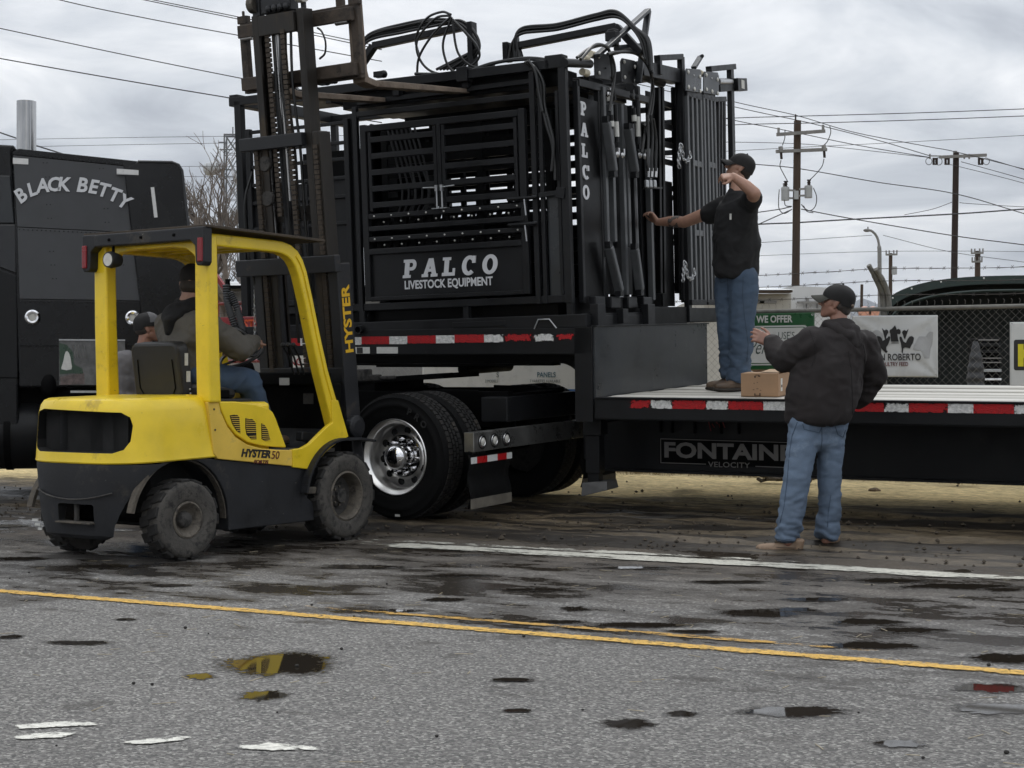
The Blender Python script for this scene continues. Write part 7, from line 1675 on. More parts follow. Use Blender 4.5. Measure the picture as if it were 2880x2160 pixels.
blob('trousers', [[(a3(385, 1200), (0.12, 0.13, 0.1)), (a3(420, 1200), (0.12, 0.13, 0.1))]] + limb((a3(385, 1210), 0.115), (Vector((-3.08, 12.98, g3 + 0.5)), 0.09), (Vector((-3.08, 13.0, g3 + 0.10)), 0.075)) + limb((a3(420, 1210), 0.115), (Vector((-2.92, 13.05, g3 + 0.5)), 0.09), (Vector((-2.92, 13.05, g3 + 0.10)), 0.075)), 0.015, denim_drv, man3, org, 5)
coat = [[(a3(402, 1195), (0.20, 0.17, 0.06)), (a3(402, 1080), (0.215, 0.18, 0.1))], [(a3(402, 1080), (0.21, 0.175, 0.1)), (a3(400, 1020), (0.17, 0.15, 0.08)), (cl[0], 0.085), (crr[0], 0.085)], [(a3(402, 1015), (0.14, 0.13, 0.05)), (a3(408, 978), (0.078, 0.08, 0.03))]] + limb((cl[0], 0.095), (cl[1], 0.082), (cl[2], 0.062)) + limb((crr[0], 0.095), (crr[1], 0.082), (crr[2], 0.062))
co = blob('coat', coat, 0.013, grey_coat, man3, org, 5, [(0.011, 4.5, 2.0, (1, 1, 1.2), None), (0.006, 11.0, 6.0, (1, 1, 1.4), None)])
blob('collar', [[(a3(392, 985, 12.95), 0.04), (a3(420, 990, 12.95), 0.035), (a3(388, 975, 13.05), 0.035)]], 0.009, grey_coat, co, org, 4)
ball_cap(man3, hm, org, cap_black, cap_grey, None, None)
MB().lathe([(0.0, 0.0895), (0.03, 0.088), (0.062, 0.074), (0.088, 0.052), (0.104, 0.026), (0.111, 0.0)], Matrix.Translation(-org) @ hm @ Matrix.Translation((-0.001, 0, 0.052)) @ Matrix.Diagonal((1.035, 0.84, 1.02, 1)), 20, R(-80), R(80)).build('cap_front', cap_grey, man3, smooth=True)
blob('hair', xf([[((-0.030, 0, 0.0), (0.080, 0.0795, 0.055))]], hm), 0.008, hair_grey, man3, org, 3)
for s_ in (-1, 1): MB().ball(hm @ Vector((0.088, 0.030 * s_, 0.004)) - org, 0.010, 8, 6).build('eye', black_letter, man3, smooth=True)
for xx in (-3.08, -2.92): boot(man3, org, Vector((xx - 0.05, 13.02, g3)), Vector((xx + 0.20, 13.10, g3)), leather_dark)

# ---------------------------------------------------------------- forklift driver
fw = lambda x, y, z: FLF @ Vector((x, y, z))
org = fw(0.58, 0.02, 0.69)
drv = thing('person', 'forklift driver in a tan jacket with a black hood, one hand on the controls', 'person', Matrix.Translation(org))
fd = (FLF.to_3x3() @ Vector((0.80, 0.60, 0)))
hm = head_M(fw(0.60, 0.0, 1.875), (fd.x, fd.y), -6)
ar_r = [fw(0.52, -0.22, 1.60), fw(0.76, -0.31, 1.425), fw(1.02, -0.20, 1.475)]; ar_l = [fw(0.54, 0.19, 1.59), fw(0.78, 0.30, 1.40), fw(1.02, 0.22, 1.44)]
kn_r, kn_l = fw(1.00, -0.17, 1.19), fw(1.00, 0.20, 1.19)
body = xf(HEAD, hm) + limb((hm @ Vector((-0.02, 0, -0.05)), 0.058), (fw(0.54, 0.01, 1.70), 0.064)) + limb((fw(0.53, 0.01, 1.66), 0.08), (fw(0.50, 0.01, 1.25), 0.13)) + limb((fw(0.53, 0.01, 1.64), 0.06), (ar_r[0], 0.06), (ar_r[1], 0.046), (ar_r[2], 0.032)) + limb((fw(0.53, 0.01, 1.64), 0.06), (ar_l[0], 0.06), (ar_l[1], 0.046), (ar_l[2], 0.032))
body += limb((fw(0.55, -0.09, 1.22), 0.09), (kn_r, 0.065), (fw(1.20, -0.17, 0.82), 0.042)) + limb((fw(0.55, 0.11, 1.22), 0.09), (kn_l, 0.065), (fw(1.20, 0.20, 0.82), 0.042))
fx = FLF.to_3x3()
body += hand(ar_r[2], fx @ Vector((0.85, 0.45, 0.10)), fx @ Vector((-0.1, -0.2, 1)), (40, 55, 60, 65), 1, 0.05) + hand(ar_l[2], fx @ Vector((0.9, -0.3, 0.0)), fx @ Vector((-0.1, 0.2, 1)), 60, -1, 0.05)
blob('body', body, 0.0065, skin_b, drv, org, 3)
jk = [[(fw(0.50, 0.01, 1.24), (0.15, 0.165, 0.07)), (fw(0.51, 0.0, 1.42), (0.155, 0.175, 0.1))], [(fw(0.51, 0.0, 1.42), (0.15, 0.17, 0.1)), (fw(0.52, 0.01, 1.60), (0.13, 0.15, 0.07)), (ar_r[0], 0.082), (ar_l[0], 0.082)], [(fw(0.52, 0.01, 1.60), (0.13, 0.15, 0.06)), (fw(0.54, 0.01, 1.69), (0.08, 0.085, 0.03))]] + limb((ar_r[0], 0.095), (ar_r[1], 0.083), (ar_r[2], 0.050)) + limb((ar_l[0], 0.080), (ar_l[1], 0.075), (ar_l[2], 0.050))
jk_o = blob('jacket', jk, 0.012, jacket_m, drv, org, 5, [(0.010, 5.0, 3.0, (1, 1, 1), None), (0.007, 14, 6.0, (1, 1, 1), None)])
blob('hood', [[(fw(0.50, 0.01, 1.70), (0.11, 0.12, 0.05)), (fw(0.44, 0.01, 1.64), (0.09, 0.11, 0.06))], [(fw(0.42, 0.01, 1.62), (0.06, 0.12, 0.05)), (fw(0.40, 0.01, 1.54), (0.035, 0.07, 0.04))], [(fw(0.56, -0.05, 1.74), 0.05), (fw(0.50, -0.07, 1.70), 0.06), (fw(0.56, 0.07, 1.74), 0.05)]], 0.009, tee_m, jk_o, org, 5, [(0.006, 9, 2.0, (1, 1, 1), None)])
blob('jeans', [[(fw(0.53, -0.09, 1.22), (0.12, 0.12, 0.09)), (fw(0.53, 0.11, 1.22), (0.12, 0.12, 0.09))]] + limb((fw(0.58, -0.10, 1.22), 0.105), (kn_r, 0.092), (fw(1.18, -0.17, 0.84), 0.078)) + limb((fw(0.58, 0.12, 1.22), 0.105), (kn_l, 0.092), (fw(1.18, 0.20, 0.84), 0.078)), 0.012, denim_drv, drv, org, 5, [(0.009, 8.0, 3.0, (1, 1, 1), None)])
blob('beanie', xf([[((-0.012, 0, 0.06), (0.107, 0.088, 0.098))], [((0.0, 0, 0.035), (0.105, 0.086, 0.02))]], hm), 0.008, cap_black, drv, org, 4)
blob('hair', xf([[((-0.04, 0, -0.01), (0.075, 0.083, 0.065))], [((0.02, 0.055, -0.05), 0.03), ((0.06, 0.0, -0.09), 0.032), ((0.02, -0.055, -0.05), 0.03)]], hm), 0.008, hair_dark, drv, org, 3)
for s_ in (-1, 1): MB().ball(hm @ Vector((0.088, 0.030 * s_, 0.004)) - org, 0.010, 8, 6).build('eye', black_letter, drv, smooth=True)
for yy in (-0.17, 0.20): boot(drv, org, fw(1.14, yy, 0.70), fw(1.42, yy, 0.72), leather_dark)
# ================================================================= FENCE, BANNERS, BACKGROUND
FT = 15.3                                   # the fence line, metres across from the camera in road coordinates
FG = gz(FT)
fence = thing('chain_link_fence', 'chain link fence topped with barbed wire behind the trailer', 'fence', RFM @ Matrix.Translation((0, FT, 0)))
FU0, FU1, ZT = -20.0, 6.0, 1.905
galv_dull = pm('galv_dull', (0.17, 0.165, 0.15), 0.7, 0.35, var=0.35, vscale=10)
rail = MB().cyl((FU0, 0, ZT), (FU1, 0, ZT), 0.022, 10).build('top_rail', galv_dull, fence, smooth=True)
k = 0; u = -3.74 - 3.05 * 5
while u < FU1:
    p = MB().cyl((u, 0.03, FG - 0.1), (u, 0.03, ZT + 0.03), 0.033, 12).build('post', galv_dull, fence, smooth=True)
    for du, lean, tz in ((-0.02, 0.10, 0.42), (0.03, 0.08, 0.38)):
        pts = [(u + du + 0.02, 0.03, ZT - 0.02), (u + du + 0.012, 0.01, ZT + 0.14), (u + du - 0.02, -0.06, ZT + 0.27), (u + du - lean + 0.02, -0.16, ZT + tz)]
        MB().tube(bez(pts, 6), [0.030] * 15 + [0.024] * 4, 8).build('barb_arm', galv_dull, p, smooth=True)
    u += 3.05
# woven diamonds: every wire is real
mb = MB(); pitch = 0.0716; rw = 0.0021
nst = int((FU1 - FU0) / pitch); zb = FG + 0.02
nz_ = int((ZT + 0.05 - zb) / (pitch / 2))
for i in range(nst):
    u0 = FU0 + i * pitch
    pts = []
    for j in range(nz_ + 1):
        z = zb + j * pitch / 2; odd = j % 2
        pts.append((u0 + (pitch * 0.5 if odd else 0) + (0.0 if odd else 0), (0.004 if odd else -0.004), z))
    mb.tube(pts, rw, 3, caps=False)
    pts2 = [(2 * u0 + pitch * 0.5 - p[0] - pitch * 0.5 + pitch * 0.0, -p[1], p[2]) for p in pts]
    mb.tube([(u0 - (p[0] - u0), p[1] + 0.002, p[2]) for p in pts], rw, 3, caps=False)
    mb.tube([(u0, 0.0, ZT + 0.03), (u0 + 0.006, 0.0, ZT + 0.06), (u0 - 0.006, 0.0, ZT + 0.075)], rw, 3, caps=False)
kind(mb.build('wire_mesh', galv_dull, fence, fix=False), 'stuff')
rr = random.Random(5)
for z0, yo, sag in ((2.29, -0.15, 0.03), (2.175, -0.09, 0.03), (2.04, -0.03, 0.02)):
    mb = MB(); pts = []; n = 130
    for i in range(n + 1):
        u = FU0 + (FU1 - FU0) * i / n; ph = ((u + 3.74) / 3.05) % 1
        pts.append((u, yo, z0 - sag * math.sin(math.pi * ph) + 0.006 * noise.noise((u * 2, z0, 0))))
    mb.tube(pts, 0.0030, 4, caps=False); mb.tube([(p[0], p[1] + 0.004 * math.sin(i * 2.5), p[2] + 0.004 * math.cos(i * 2.5)) for i, p in enumerate(pts)], 0.0024, 3, caps=False)
    u = FU0
    while u < FU1:
        ph = ((u + 3.74) / 3.05) % 1; z = z0 - sag * math.sin(math.pi * ph)
        mb.bar((u - 0.012, yo - 0.008, z - 0.018), (u + 0.012, yo + 0.008, z + 0.018), 0.003); mb.bar((u - 0.010, yo + 0.008, z + 0.016), (u + 0.014, yo - 0.008, z - 0.014), 0.003); u += 0.125
    mb.build('barbed_wire', pm('barb_m%d' % int(z0 * 100), (0.06, 0.055, 0.05), 0.7, 0.4), fence, fix=False)
# ---- banners tied to the fence
FXZ = Matrix(((1, 0, 0, 0), (0, 0, -1, 0), (0, 1, 0, 0), (0, 0, 0, 1)))
def banner(name, label, u0, u1, z0, z1, mat, folds=0.02, seed=0, cat='banner', skew=0.0, group='banners tied to the fence'):
    cu, cz = (u0 + u1) / 2, (z0 + z1) / 2
    root = thing(name, label, cat, RFM @ Matrix.Translation((cu, FT - 0.035, cz)), group)
    w, h = u1 - u0, z1 - z0; nx, nz = 60, 40; vs = []
    for j in range(nz + 1):
        for i in range(nx + 1):
            a, b = i / nx, j / nz
            x, z = (a - 0.5) * w, (b - 0.5) * h
            vs.append((x, sheet_y(a, b, folds, seed), z + skew * x))
    mb = MB(); mb.add(vs, [(j * (nx + 1) + i, j * (nx + 1) + i + 1, (j + 1) * (nx + 1) + i + 1, (j + 1) * (nx + 1) + i) for j in range(nz) for i in range(nx)])
    s_ = mb.build('sheet', mat, root, smooth=True, fix=False)
    s_.modifiers.new('t', 'SOLIDIFY').thickness = 0.002
    for x, z in ((-w / 2 + 0.02, h / 2 - 0.02), (w / 2 - 0.02, h / 2 - 0.02), (w / 2 - 0.02, -h / 2 + 0.02), (-w / 2 + 0.02, -h / 2 + 0.02)):
        MB().lathe([(0.006, 0), (0.011, 0.003), (0.012, 0)], Matrix.Translation((x, -0.012, z + skew * x)) @ Matrix.Rotation(R(90), 4, 'X'), 12).build('eyelet', zinc, root)
    return root, s_, (folds, seed, w, h)
def sheet_y(a, b, folds, seed):
    y = 0
    for (ca, cb_) in ((0, 1), (1, 1), (1, 0), (0, 0)):
        da, db = a - ca, b - cb_; r = math.hypot(da * 1.5, db); ang = math.atan2(db, da * 1.5)
        y += folds * 0.5 * math.cos(ang * 9 + seed) * r * max(0, 1 - r * 1.2)
    return y + folds * 0.35 * noise.noise((a * 3 + seed, b * 2.5, 1)) - 0.012
def flat_on(root, info, polys, mat, name='print', lift=0.004, u0=None):
    """print laid on the folds of a banner; polys in metres from its centre"""
    folds, seed, w, h = info; bm = bmesh.new()
    for po in polys:
        vs = [bm.verts.new((x, 0, z)) for x, z in po]
        f = bm.faces.new(vs)
    bmesh.ops.triangulate(bm, faces=bm.faces); bmesh.ops.recalc_face_normals(bm, faces=bm.faces)
    for _ in range(3):
        ed = [e for e in bm.edges if e.calc_length() > 0.05]
        if ed: bmesh.ops.subdivide_edges(bm, edges=ed, cuts=1); bmesh.ops.triangulate(bm, faces=bm.faces)
    for v in bm.verts: v.co.y = sheet_y(v.co.x / w + 0.5, v.co.z / h + 0.5, folds, seed) - lift
    me = bpy.data.meshes.new(name); bm.to_mesh(me); bm.free(); me.materials.append(mat)
    return put(name, me, root)
def text_on(root, info, s, x, z, size, mat, lift=0.006, **kw):
    o = text('lettering', s, size, mat, root, Matrix.Identity(4), ex=0.0, **kw); folds, seed, w, h = info
    for v in o.data.vertices:
        X, Z = v.co.x + x, v.co.y + z; v.co = (X, sheet_y(X / w + 0.5, Z / h + 0.5, folds, seed) - lift, Z)
    return o
vinyl_white = pm('vinyl_white', (0.54, 0.55, 0.55), 0.30, var=0.06, vscale=4)
vinyl_green = pm('vinyl_green', (0.018, 0.085, 0.032), 0.35, var=0.08)
pale_grey = pm('print_grey', (0.36, 0.365, 0.37), 0.35)
def rr2(x0, x1, z0, z1, r): return rrect(x0, x1, z0, z1, r, 5)
b1, s1, i1 = banner('banner', 'green banner reading WE OFFER in white over a white panel, behind the two men', -5.23, -4.408, 1.315, 1.885, vinyl_green, 0.025, 1.0)
flat_on(b1, i1, [rr2(-0.43 + 0.03, 0.335, -0.237, 0.160, 0.03)], vinyl_white, lift=0.003)
flat_on(b1, i1, [rr2(-0.43 + 0.045, 0.320, -0.222, 0.145, 0.025)], vinyl_green, lift=0.0045)
flat_on(b1, i1, [rr2(-0.43 + 0.053, 0.312, -0.214, 0.137, 0.022)], vinyl_white, lift=0.006)
text_on(b1, i1, 'WE OFFER', 0.0, 0.222, 0.098, vinyl_white, bold=0.003, xs=0.80, lift=0.007)
grn_ink = pm('green_ink', (0.025, 0.05, 0.045), 0.4)
text_on(b1, i1, "USE'S", 0.125, 0.055, 0.105, grn_ink, xs=0.72, bold=-0.0005, lift=0.008)
text_on(b1, i1, 'Perfo', -0.13, -0.06, 0.21, grn_ink, xs=0.66, shear=0.45, bold=-0.001, lift=0.008)
b2, s2, i2 = banner('banner', 'white banner with a black crown and two roosters, tied to the fence', -4.031, -3.204, 1.243, 1.838, vinyl_white, 0.035, 2.3, skew=-0.012)
C2x, C2z = -3.6175, 1.5405
def q2(x, y):
    p = RFI @ ray_on(RFM, *((2380 + x * .2411), (780 + y * .2411)), 1, FT - 0.04) if False else ray_on(RFM, 2380 + x * .2411, 780 + y * .2411, 1, FT - 0.04)
    return (p.x - C2x, p.z - C2z)
ink = black_letter
flat_on(b2, i2, [[q2(*p) for p in P] for P in (
    [(525, 750), (618, 750), (610, 722), (585, 700), (582, 668), (600, 660), (630, 665), (642, 640), (636, 612), (612, 600), (592, 612), (590, 598), (572, 560), (554, 598), (552, 612), (534, 602), (512, 612), (508, 640), (520, 662), (545, 660), (562, 668), (560, 700), (535, 722)],
    [(418, 588), (440, 612), (452, 620), (468, 606), (492, 620), (495, 645), (480, 668), (470, 690), (468, 715), (455, 728), (440, 660)],
    [(735, 600), (722, 612), (706, 628), (690, 614), (664, 624), (655, 648), (668, 670), (680, 685), (676, 705), (692, 725), (706, 680)],
    [(355, 735), (350, 705), (370, 685), (400, 690), (420, 715), (425, 745), (440, 762), (470, 745), (485, 705), (492, 690), (512, 688), (518, 705), (512, 730), (502, 760), (488, 790), (470, 815), (470, 850), (488, 862), (470, 866), (474, 880), (462, 880), (460, 830), (440, 815), (400, 820), (382, 828), (382, 800), (372, 780), (360, 765)],
    [(790, 735), (795, 705), (772, 685), (742, 692), (722, 718), (718, 748), (700, 765), (672, 748), (656, 708), (650, 694), (630, 690), (624, 706), (630, 735), (640, 765), (652, 795), (662, 818), (656, 850), (640, 866), (655, 866), (652, 885), (664, 884), (670, 830), (690, 818), (725, 822), (745, 832), (742, 805), (765, 790), (780, 768)])], ink, lift=0.008)
flat_on(b2, i2, [[q2(*p) for p in P] for P in ([(525, 760), (618, 760), (618, 764), (525, 764)], [(525, 769), (618, 769), (618, 773), (525, 773)])], ink, lift=0.008)
flat_on(b2, i2, [[q2(*p) for p in ((1018, 640), (985, 632), (955, 650), (930, 690), (880, 720), (850, 690), (830, 720), (840, 770), (790, 800), (780, 840), (830, 850), (880, 850), (915, 870), (925, 910), (918, 945), (975, 945), (938, 935), (945, 890), (985, 830), (1005, 780), (1012, 720), (1000, 680))]], pale_grey, lift=0.005)
flat_on(b2, i2, [[q2(360 + 80 * math.cos(a) * 0.9, 710 + 95 * math.sin(a)) for a in [2 * math.pi * k / 24 for k in range(24)]]], pale_grey, lift=0.0045)
x_, z_ = q2(565, 935); text_on(b2, i2, 'DON ROBERTO', x_, z_, 0.092, ink, xs=0.78, bold=0.0012, lift=0.009)
x_, z_ = q2(560, 1015); text_on(b2, i2, 'POULTRY FEED', x_, z_, 0.055, maroon_letter, xs=0.74, bold=0.001, lift=0.009)
sgn = pm('sign_white', (0.55, 0.56, 0.55), 0.45, var=0.05)
b3, s3, i3 = banner('sign_board', 'white board with a yellow K on black at the right edge', -2.539, -1.55, 1.05, 1.754, sgn, 0.0, 0.5, 'sign')
C3 = (-2.0445, 1.402)
flat_on(b3, i3, [rr2(-2.502 - C3[0], -1.60 - C3[0], 1.303 - C3[1], 1.589 - C3[1], 0.02)], ink, lift=0.003)
kx = -2.464 - C3[0]; kz0, kz1 = 1.339 - C3[1], 1.548 - C3[1]
flat_on(b3, i3, [[(kx, kz0), (kx + 0.05, kz0), (kx + 0.05, kz1), (kx, kz1)], [(kx + 0.05, (kz0 + kz1) / 2 - 0.02), (kx + 0.10, kz0), (kx + 0.16, kz0), (kx + 0.085, (kz0 + kz1) / 2 + 0.01), (kx + 0.155, kz1), (kx + 0.10, kz1), (kx + 0.05, (kz0 + kz1) / 2 + 0.05)]], pm('sign_yellow', (0.60, 0.52, 0.01), 0.4), lift=0.006)
teal = pm('teal_ink', (0.045, 0.11, 0.15), 0.4); blue = pm('blue_vinyl', (0.035, 0.10, 0.26), 0.4)
b4, s4, i4 = banner('banner', 'white and blue banner reading PANELS, seen under the goose neck of the trailer', -8.9, -6.86, 0.72, 1.62, vinyl_white, 0.012, 4.0)
C4 = (-7.88, 1.17)
flat_on(b4, i4, [[(-1.02, -0.45), (1.02, -0.45), (1.02, 1.119 - C4[1]), (-1.02, 1.119 - C4[1])]], blue, lift=0.003)
text_on(b4, i4, 'PANELS', -7.355 - C4[0], 1.272 - C4[1], 0.078, teal, bold=0.0012, xs=0.85)
text_on(b4, i4, '7 VARIETIES AVAILABLE', -7.37 - C4[0], 1.205 - C4[1], 0.044, grn_ink, xs=0.80)
text_on(b4, i4, 'S', -7.945 - C4[0], 1.272 - C4[1], 0.078, grn_ink)
text_on(b4, i4, '2 MODELS', -8.02 - C4[0], 1.205 - C4[1], 0.044, grn_ink, xs=0.8)
flat_on(b4, i4, [[(-0.34, 0.25), (-0.22, 0.25), (-0.26, 0.195), (-0.28, 0.18), (-0.30, 0.195)]], teal, lift=0.003)
vred = pm('vinyl_red', (0.20, 0.008, 0.014), 0.4, var=0.1)
b5, s5, i5 = banner('banner', 'red banner with orange capitals on the fence behind the forklift', -12.6, -10.95, 1.55, 1.975, vred, 0.012, 5.0)
text_on(b5, i5, 'STI', -11.26 + 11.775, 1.875 - 1.7625, 0.165, pm('orange_ink', (0.55, 0.08, 0.02), 0.4), bold=0.004, xs=0.85)
text_on(b5, i5, 'L', -11.20 + 11.775, 1.64 - 1.7625, 0.15, MATS['orange_ink'], bold=0.003, xs=0.85)
flat_on(b5, i5, [[(-0.2 + 0.2 * k, 0.05), (-0.1 + 0.2 * k, 0.12), (0.0 + 0.2 * k, 0.05), (-0.1 + 0.2 * k, -0.02)] for k in range(2)], pale_grey, lift=0.004)
b6, s6, i6 = banner('sign_board', 'white sign with black and red capitals beyond the forklift mast', -10.95, -10.15, 1.20, 1.66, sgn, 0.004, 6.0, 'sign')
text_on(b6, i6, 'RWO', -10.55 + 10.55, 1.555 - 1.43, 0.15, ink, bold=0.004)
text_on(b6, i6, 'NG LI', -10.55 + 10.55, 1.43 - 1.43, 0.115, vred, bold=0.003)
text_on(b6, i6, 'W', -10.62 + 10.55, 1.31 - 1.43, 0.06, ink, bold=0.002)
flat_on(b6, i6, [[(-0.38, -0.07), (0.38, -0.05), (0.38, -0.058), (-0.38, -0.078)]], vinyl_green, lift=0.005)
# red gate panels leaning behind the fence
red_pipe = pm('red_pipe', (0.19, 0.012, 0.016), 0.45, var=0.15)
pnl2 = thing('gate_panel', 'red tubular gate panel standing behind the fence beyond the forklift', 'gate panel', RFM @ Matrix.Translation((-12.2, FT + 1.2, gz(FT))))
for z in (0.4, 0.8, 1.2, 1.55, 1.95): MB().cyl((-1.4, 0, z), (1.6, 0, z + 0.02), 0.022, 8).build('rail', red_pipe, pnl2, smooth=True)
for u in (-1.4, -0.5, 1.6): MB().cyl((u, 0, 0.05), (u, 0, 2.0), 0.022, 8).build('upright', red_pipe, pnl2, smooth=True)
MB().bar((-0.55, 0.0, 2.35), (0.0, 0, 1.7), 0.05).build('brace', red_pipe, pnl2)

# ---- dark green arched shelter behind the fence, with what stands in it
sh_m = pm('shelter_green', (0.012, 0.026, 0.022), 0.5, var=0.25)
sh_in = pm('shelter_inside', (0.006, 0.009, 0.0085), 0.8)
YS = 20.0
a0 = at(2488, 1000, YS); top = at(2800, 775, YS); cxs = at(2835, 900, YS).x; hw = cxs - a0.x; base = gz(rf(a0)[1])
shel = thing('arched_shelter', 'dark green arched shelter with a black interior behind the fence', 'shelter', Matrix.Translation((cxs, YS, base)) @ Matrix.Rotation(R(-15), 4, 'Z'))
def arch_prof(s, n=28):
    out = []
    for i in range(n + 1):
        a = math.pi * i / n; cx, sy = math.cos(a), math.sin(a)
        out.append((-hw * s * math.copysign(abs(cx) ** 0.75, cx), (top.z - base) * (1 - (1 - s) * 1.0) * (0.80 + 0.20 * abs(sy) ** 0.9) if 0 < i < n else (top.z - base) * s * 0.74))
    return [(-hw * s, 0)] + out + [(hw * s, 0)]
o1, in1 = arch_prof(1.0), arch_prof(0.955)
mb = MB(); mb.loft([[(x, yy, z) for x, z in o1] for yy in (0, 4.0)], caps=False); mb.build('roof', sh_m, shel, smooth=True)
mb = MB(); n = len(o1)
for i in range(n - 1): mb.prism([o1[i], o1[i + 1], in1[i + 1], in1[i]], -0.10, Matrix.Translation((0, -0.02, 0)) @ XZ)
mb.build('front_rim', sh_m, shel)
in2 = arch_prof(0.93)
MB().tube([(x, -0.03, z - 0.03) for x, z in in2[1:-1]], 0.02, 6).build('hoop', sh_m, shel, smooth=True)
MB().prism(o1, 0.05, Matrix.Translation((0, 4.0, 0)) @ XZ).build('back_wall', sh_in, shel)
MB().prism([(x * 0.985, z * 0.985) for x, z in o1], 0.02, Matrix.Translation((0, 0.9, 0)) @ XZ).build('inner_dark_sheet', sh_in, shel)  # near-black sheet closing the view into the shelter
for i in range(2, n - 3, 3): MB().ball((o1[i][0] * 0.98, -0.125, o1[i][1] * 0.985), 0.012, 8, 6).build('rivet', decal_white, shel)
# ribbed grey vent cowl and a bright bumper parked in front of it
tr = thing('utility_cart', 'dark cart with bright horizontal bars and a ribbed grey cowl behind the fence', 'cart', Matrix.Translation((at(2765, 1000, 18.6).x, 18.6, base)))
def tc_(px, py): q = at(px, py, 18.6); return (q.x - tr.location.x, q.z - base)
for (y0, y1, m_, x0, x1) in ((955, 958, galv, 2752, 2808), (965, 974, black_paint, 2752, 2812), (984, 992, black_paint, 2752, 2812), (1006, 1009, galv, 2752, 2815), (1018, 1021, galv, 2752, 2815), (1038, 1046, zinc, 2752, 2815), (1064, 1070, chrome, 2745, 2815)):
    p, q = tc_(x0, y0), tc_(x1, y1); MB().box(((p[0] + q[0]) / 2, 0, (p[1] + q[1]) / 2), (q[0] - p[0], 0.05, max(0.012, p[1] - q[1]))).build('bar', m_, tr, 0.003)
p, q = tc_(2752, 950), tc_(2818, 1090); MB().box(((p[0] + q[0]) / 2, 0.25, (p[1]) / 2), (q[0] - p[0], 0.4, p[1])).build('cart_body', frame_black, tr, 0.02)
mb = MB(); prof = []
p = tc_(2736, 1075); q = tc_(2745, 960)
for i in range(41):
    t = i / 40; prof.append((0.105 * (1 - 0.75 * t ** 2.2) * (1 + 0.07 * math.sin(t * 30)), p[1] - 0.1 + (q[1] - p[1] + 0.1) * t))
mb.lathe(prof, Matrix.Translation((p[0] + 0.02, -0.05, 0)), 20); mb.build('ribbed_cowl', pm('cowl_grey', (0.035, 0.036, 0.038), 0.5, 0.3, var=0.2), tr, smooth=True)
for xk in (2740, 2812): pk = tc_(xk, 1000)[0]; MB().lathe([(0, 0.05), (0.22, 0.05), (0.24, 0.0), (0.22, -0.05), (0, -0.05)], axes((pk, 0.25, 0.24), (1, 0, 0), (0, 0, 1)), 20).build('wheel', rubber, tr, smooth=True)

# ---- buildings
def building(label, x0, x1, Y0, depth, zl, zr_, mat, name='building'):
    g = min(gz(rf((x0, Y0, 0))[1]), 0.263)
    r_ = thing(name, label, 'building', Matrix.Translation((x0, Y0, g)))
    mb = MB(); w = x1 - x0
    mb.add([(0, 0, 0), (w, 0, 0), (w, 0, zr_ - g), (0, 0, zl - g), (0, depth, 0), (w, depth, 0), (w, depth, zr_ - g), (0, depth, zl - g)], [(0, 1, 2, 3), (7, 6, 5, 4), (0, 4, 5, 1), (1, 5, 6, 2), (2, 6, 7, 3), (3, 7, 4, 0)])
    mb.build('wall', mat, r_)
    return r_
stucco = pm('stucco', (0.43, 0.415, 0.37), 0.9, var=0.12, vscale=1.2, bump=0.3, bscale=6, dirt=((0.26, 0.24, 0.20), 0.25, 1.5))
stucco2 = pm('stucco_white', (0.56, 0.565, 0.565), 0.9, var=0.05, vscale=1.2)
block_grey = pm('block_grey', (0.16, 0.16, 0.155), 0.9, var=0.2, vscale=1.5, dirt=((0.09, 0.085, 0.08), 0.3, 1.2))
YBD = 42.0
c0, c1 = at(1980, 826, YBD), at(2225, 826, YBD)
bl = building('low cream stucco building with a brown eave, left of the tall utility pole', c0.x, c1.x, YBD, 8, c0.z, c1.z, stucco)
w = c1.x - c0.x
MB().box((w / 2 - 0.1, -0.25, c0.z - bl.location.z + 0.04), (w + 0.1, 0.5, 0.06)).build('eave', pm('eave_brown', (0.09, 0.065, 0.05), 0.8), bl)
MB().add([(-0.2, -0.6, c0.z - bl.location.z + 0.07), (w, -0.6, c0.z - bl.location.z + 0.07), (w - 0.4, 4, c0.z - bl.location.z + 0.45), (-0.2, 4, c0.z - bl.location.z + 0.45)], [(0, 1, 2, 3)]).build('roof', pm('roof_white', (0.62, 0.63, 0.64), 0.6), bl)
for px in (2125, 2160): q = at(px, 850, YBD); MB().box((q.x - c0.x, -0.02, q.z - bl.location.z), (0.45, 0.05, 0.06)).build('wall_pipe', galv, bl)
c0, c1 = at(2225, 803, YBD + 2), at(2392, 813, YBD + 2)
bl = building('plain white flat walled building just right of the tall utility pole', c0.x, c1.x, YBD + 2, 9, c0.z, c1.z, stucco2)
w = c1.x - c0.x
for px in (2270, 2300, 2330, 2360): q = at(px, 858, YBD + 2); MB().box((q.x - c0.x, -0.06, q.z - bl.location.z), (0.06, 0.12, 0.35)).build('railing_post', galv, bl)
q0, q1 = at(2240, 851, YBD + 2), at(2390, 853, YBD + 2); MB().box(((q0.x + q1.x) / 2 - c0.x, -0.10, q0.z - bl.location.z), (q1.x - q0.x, 0.06, 0.06)).build('railing', galv, bl)
YB2 = 45.0
c0, c1 = at(560, 809, YB2), at(745, 809, YB2)
bl = building('long grey block building behind the forklift, with a pale roof', c0.x - 6, c1.x + 5, YB2, 10, c0.z, c1.z, block_grey)
w = c1.x - c0.x + 11
MB().box((w / 2, -0.15, c0.z - bl.location.z), (w, 0.5, 0.08)).build('eave', frame_black, bl)
MB().add([(0, -0.3, c0.z - bl.location.z + 0.05), (w, -0.3, c0.z - bl.location.z + 0.05), (w, 5, c0.z - bl.location.z + 0.5), (0, 5, c0.z - bl.location.z + 0.5)], [(0, 1, 2, 3)]).build('roof', MATS['roof_white'], bl)
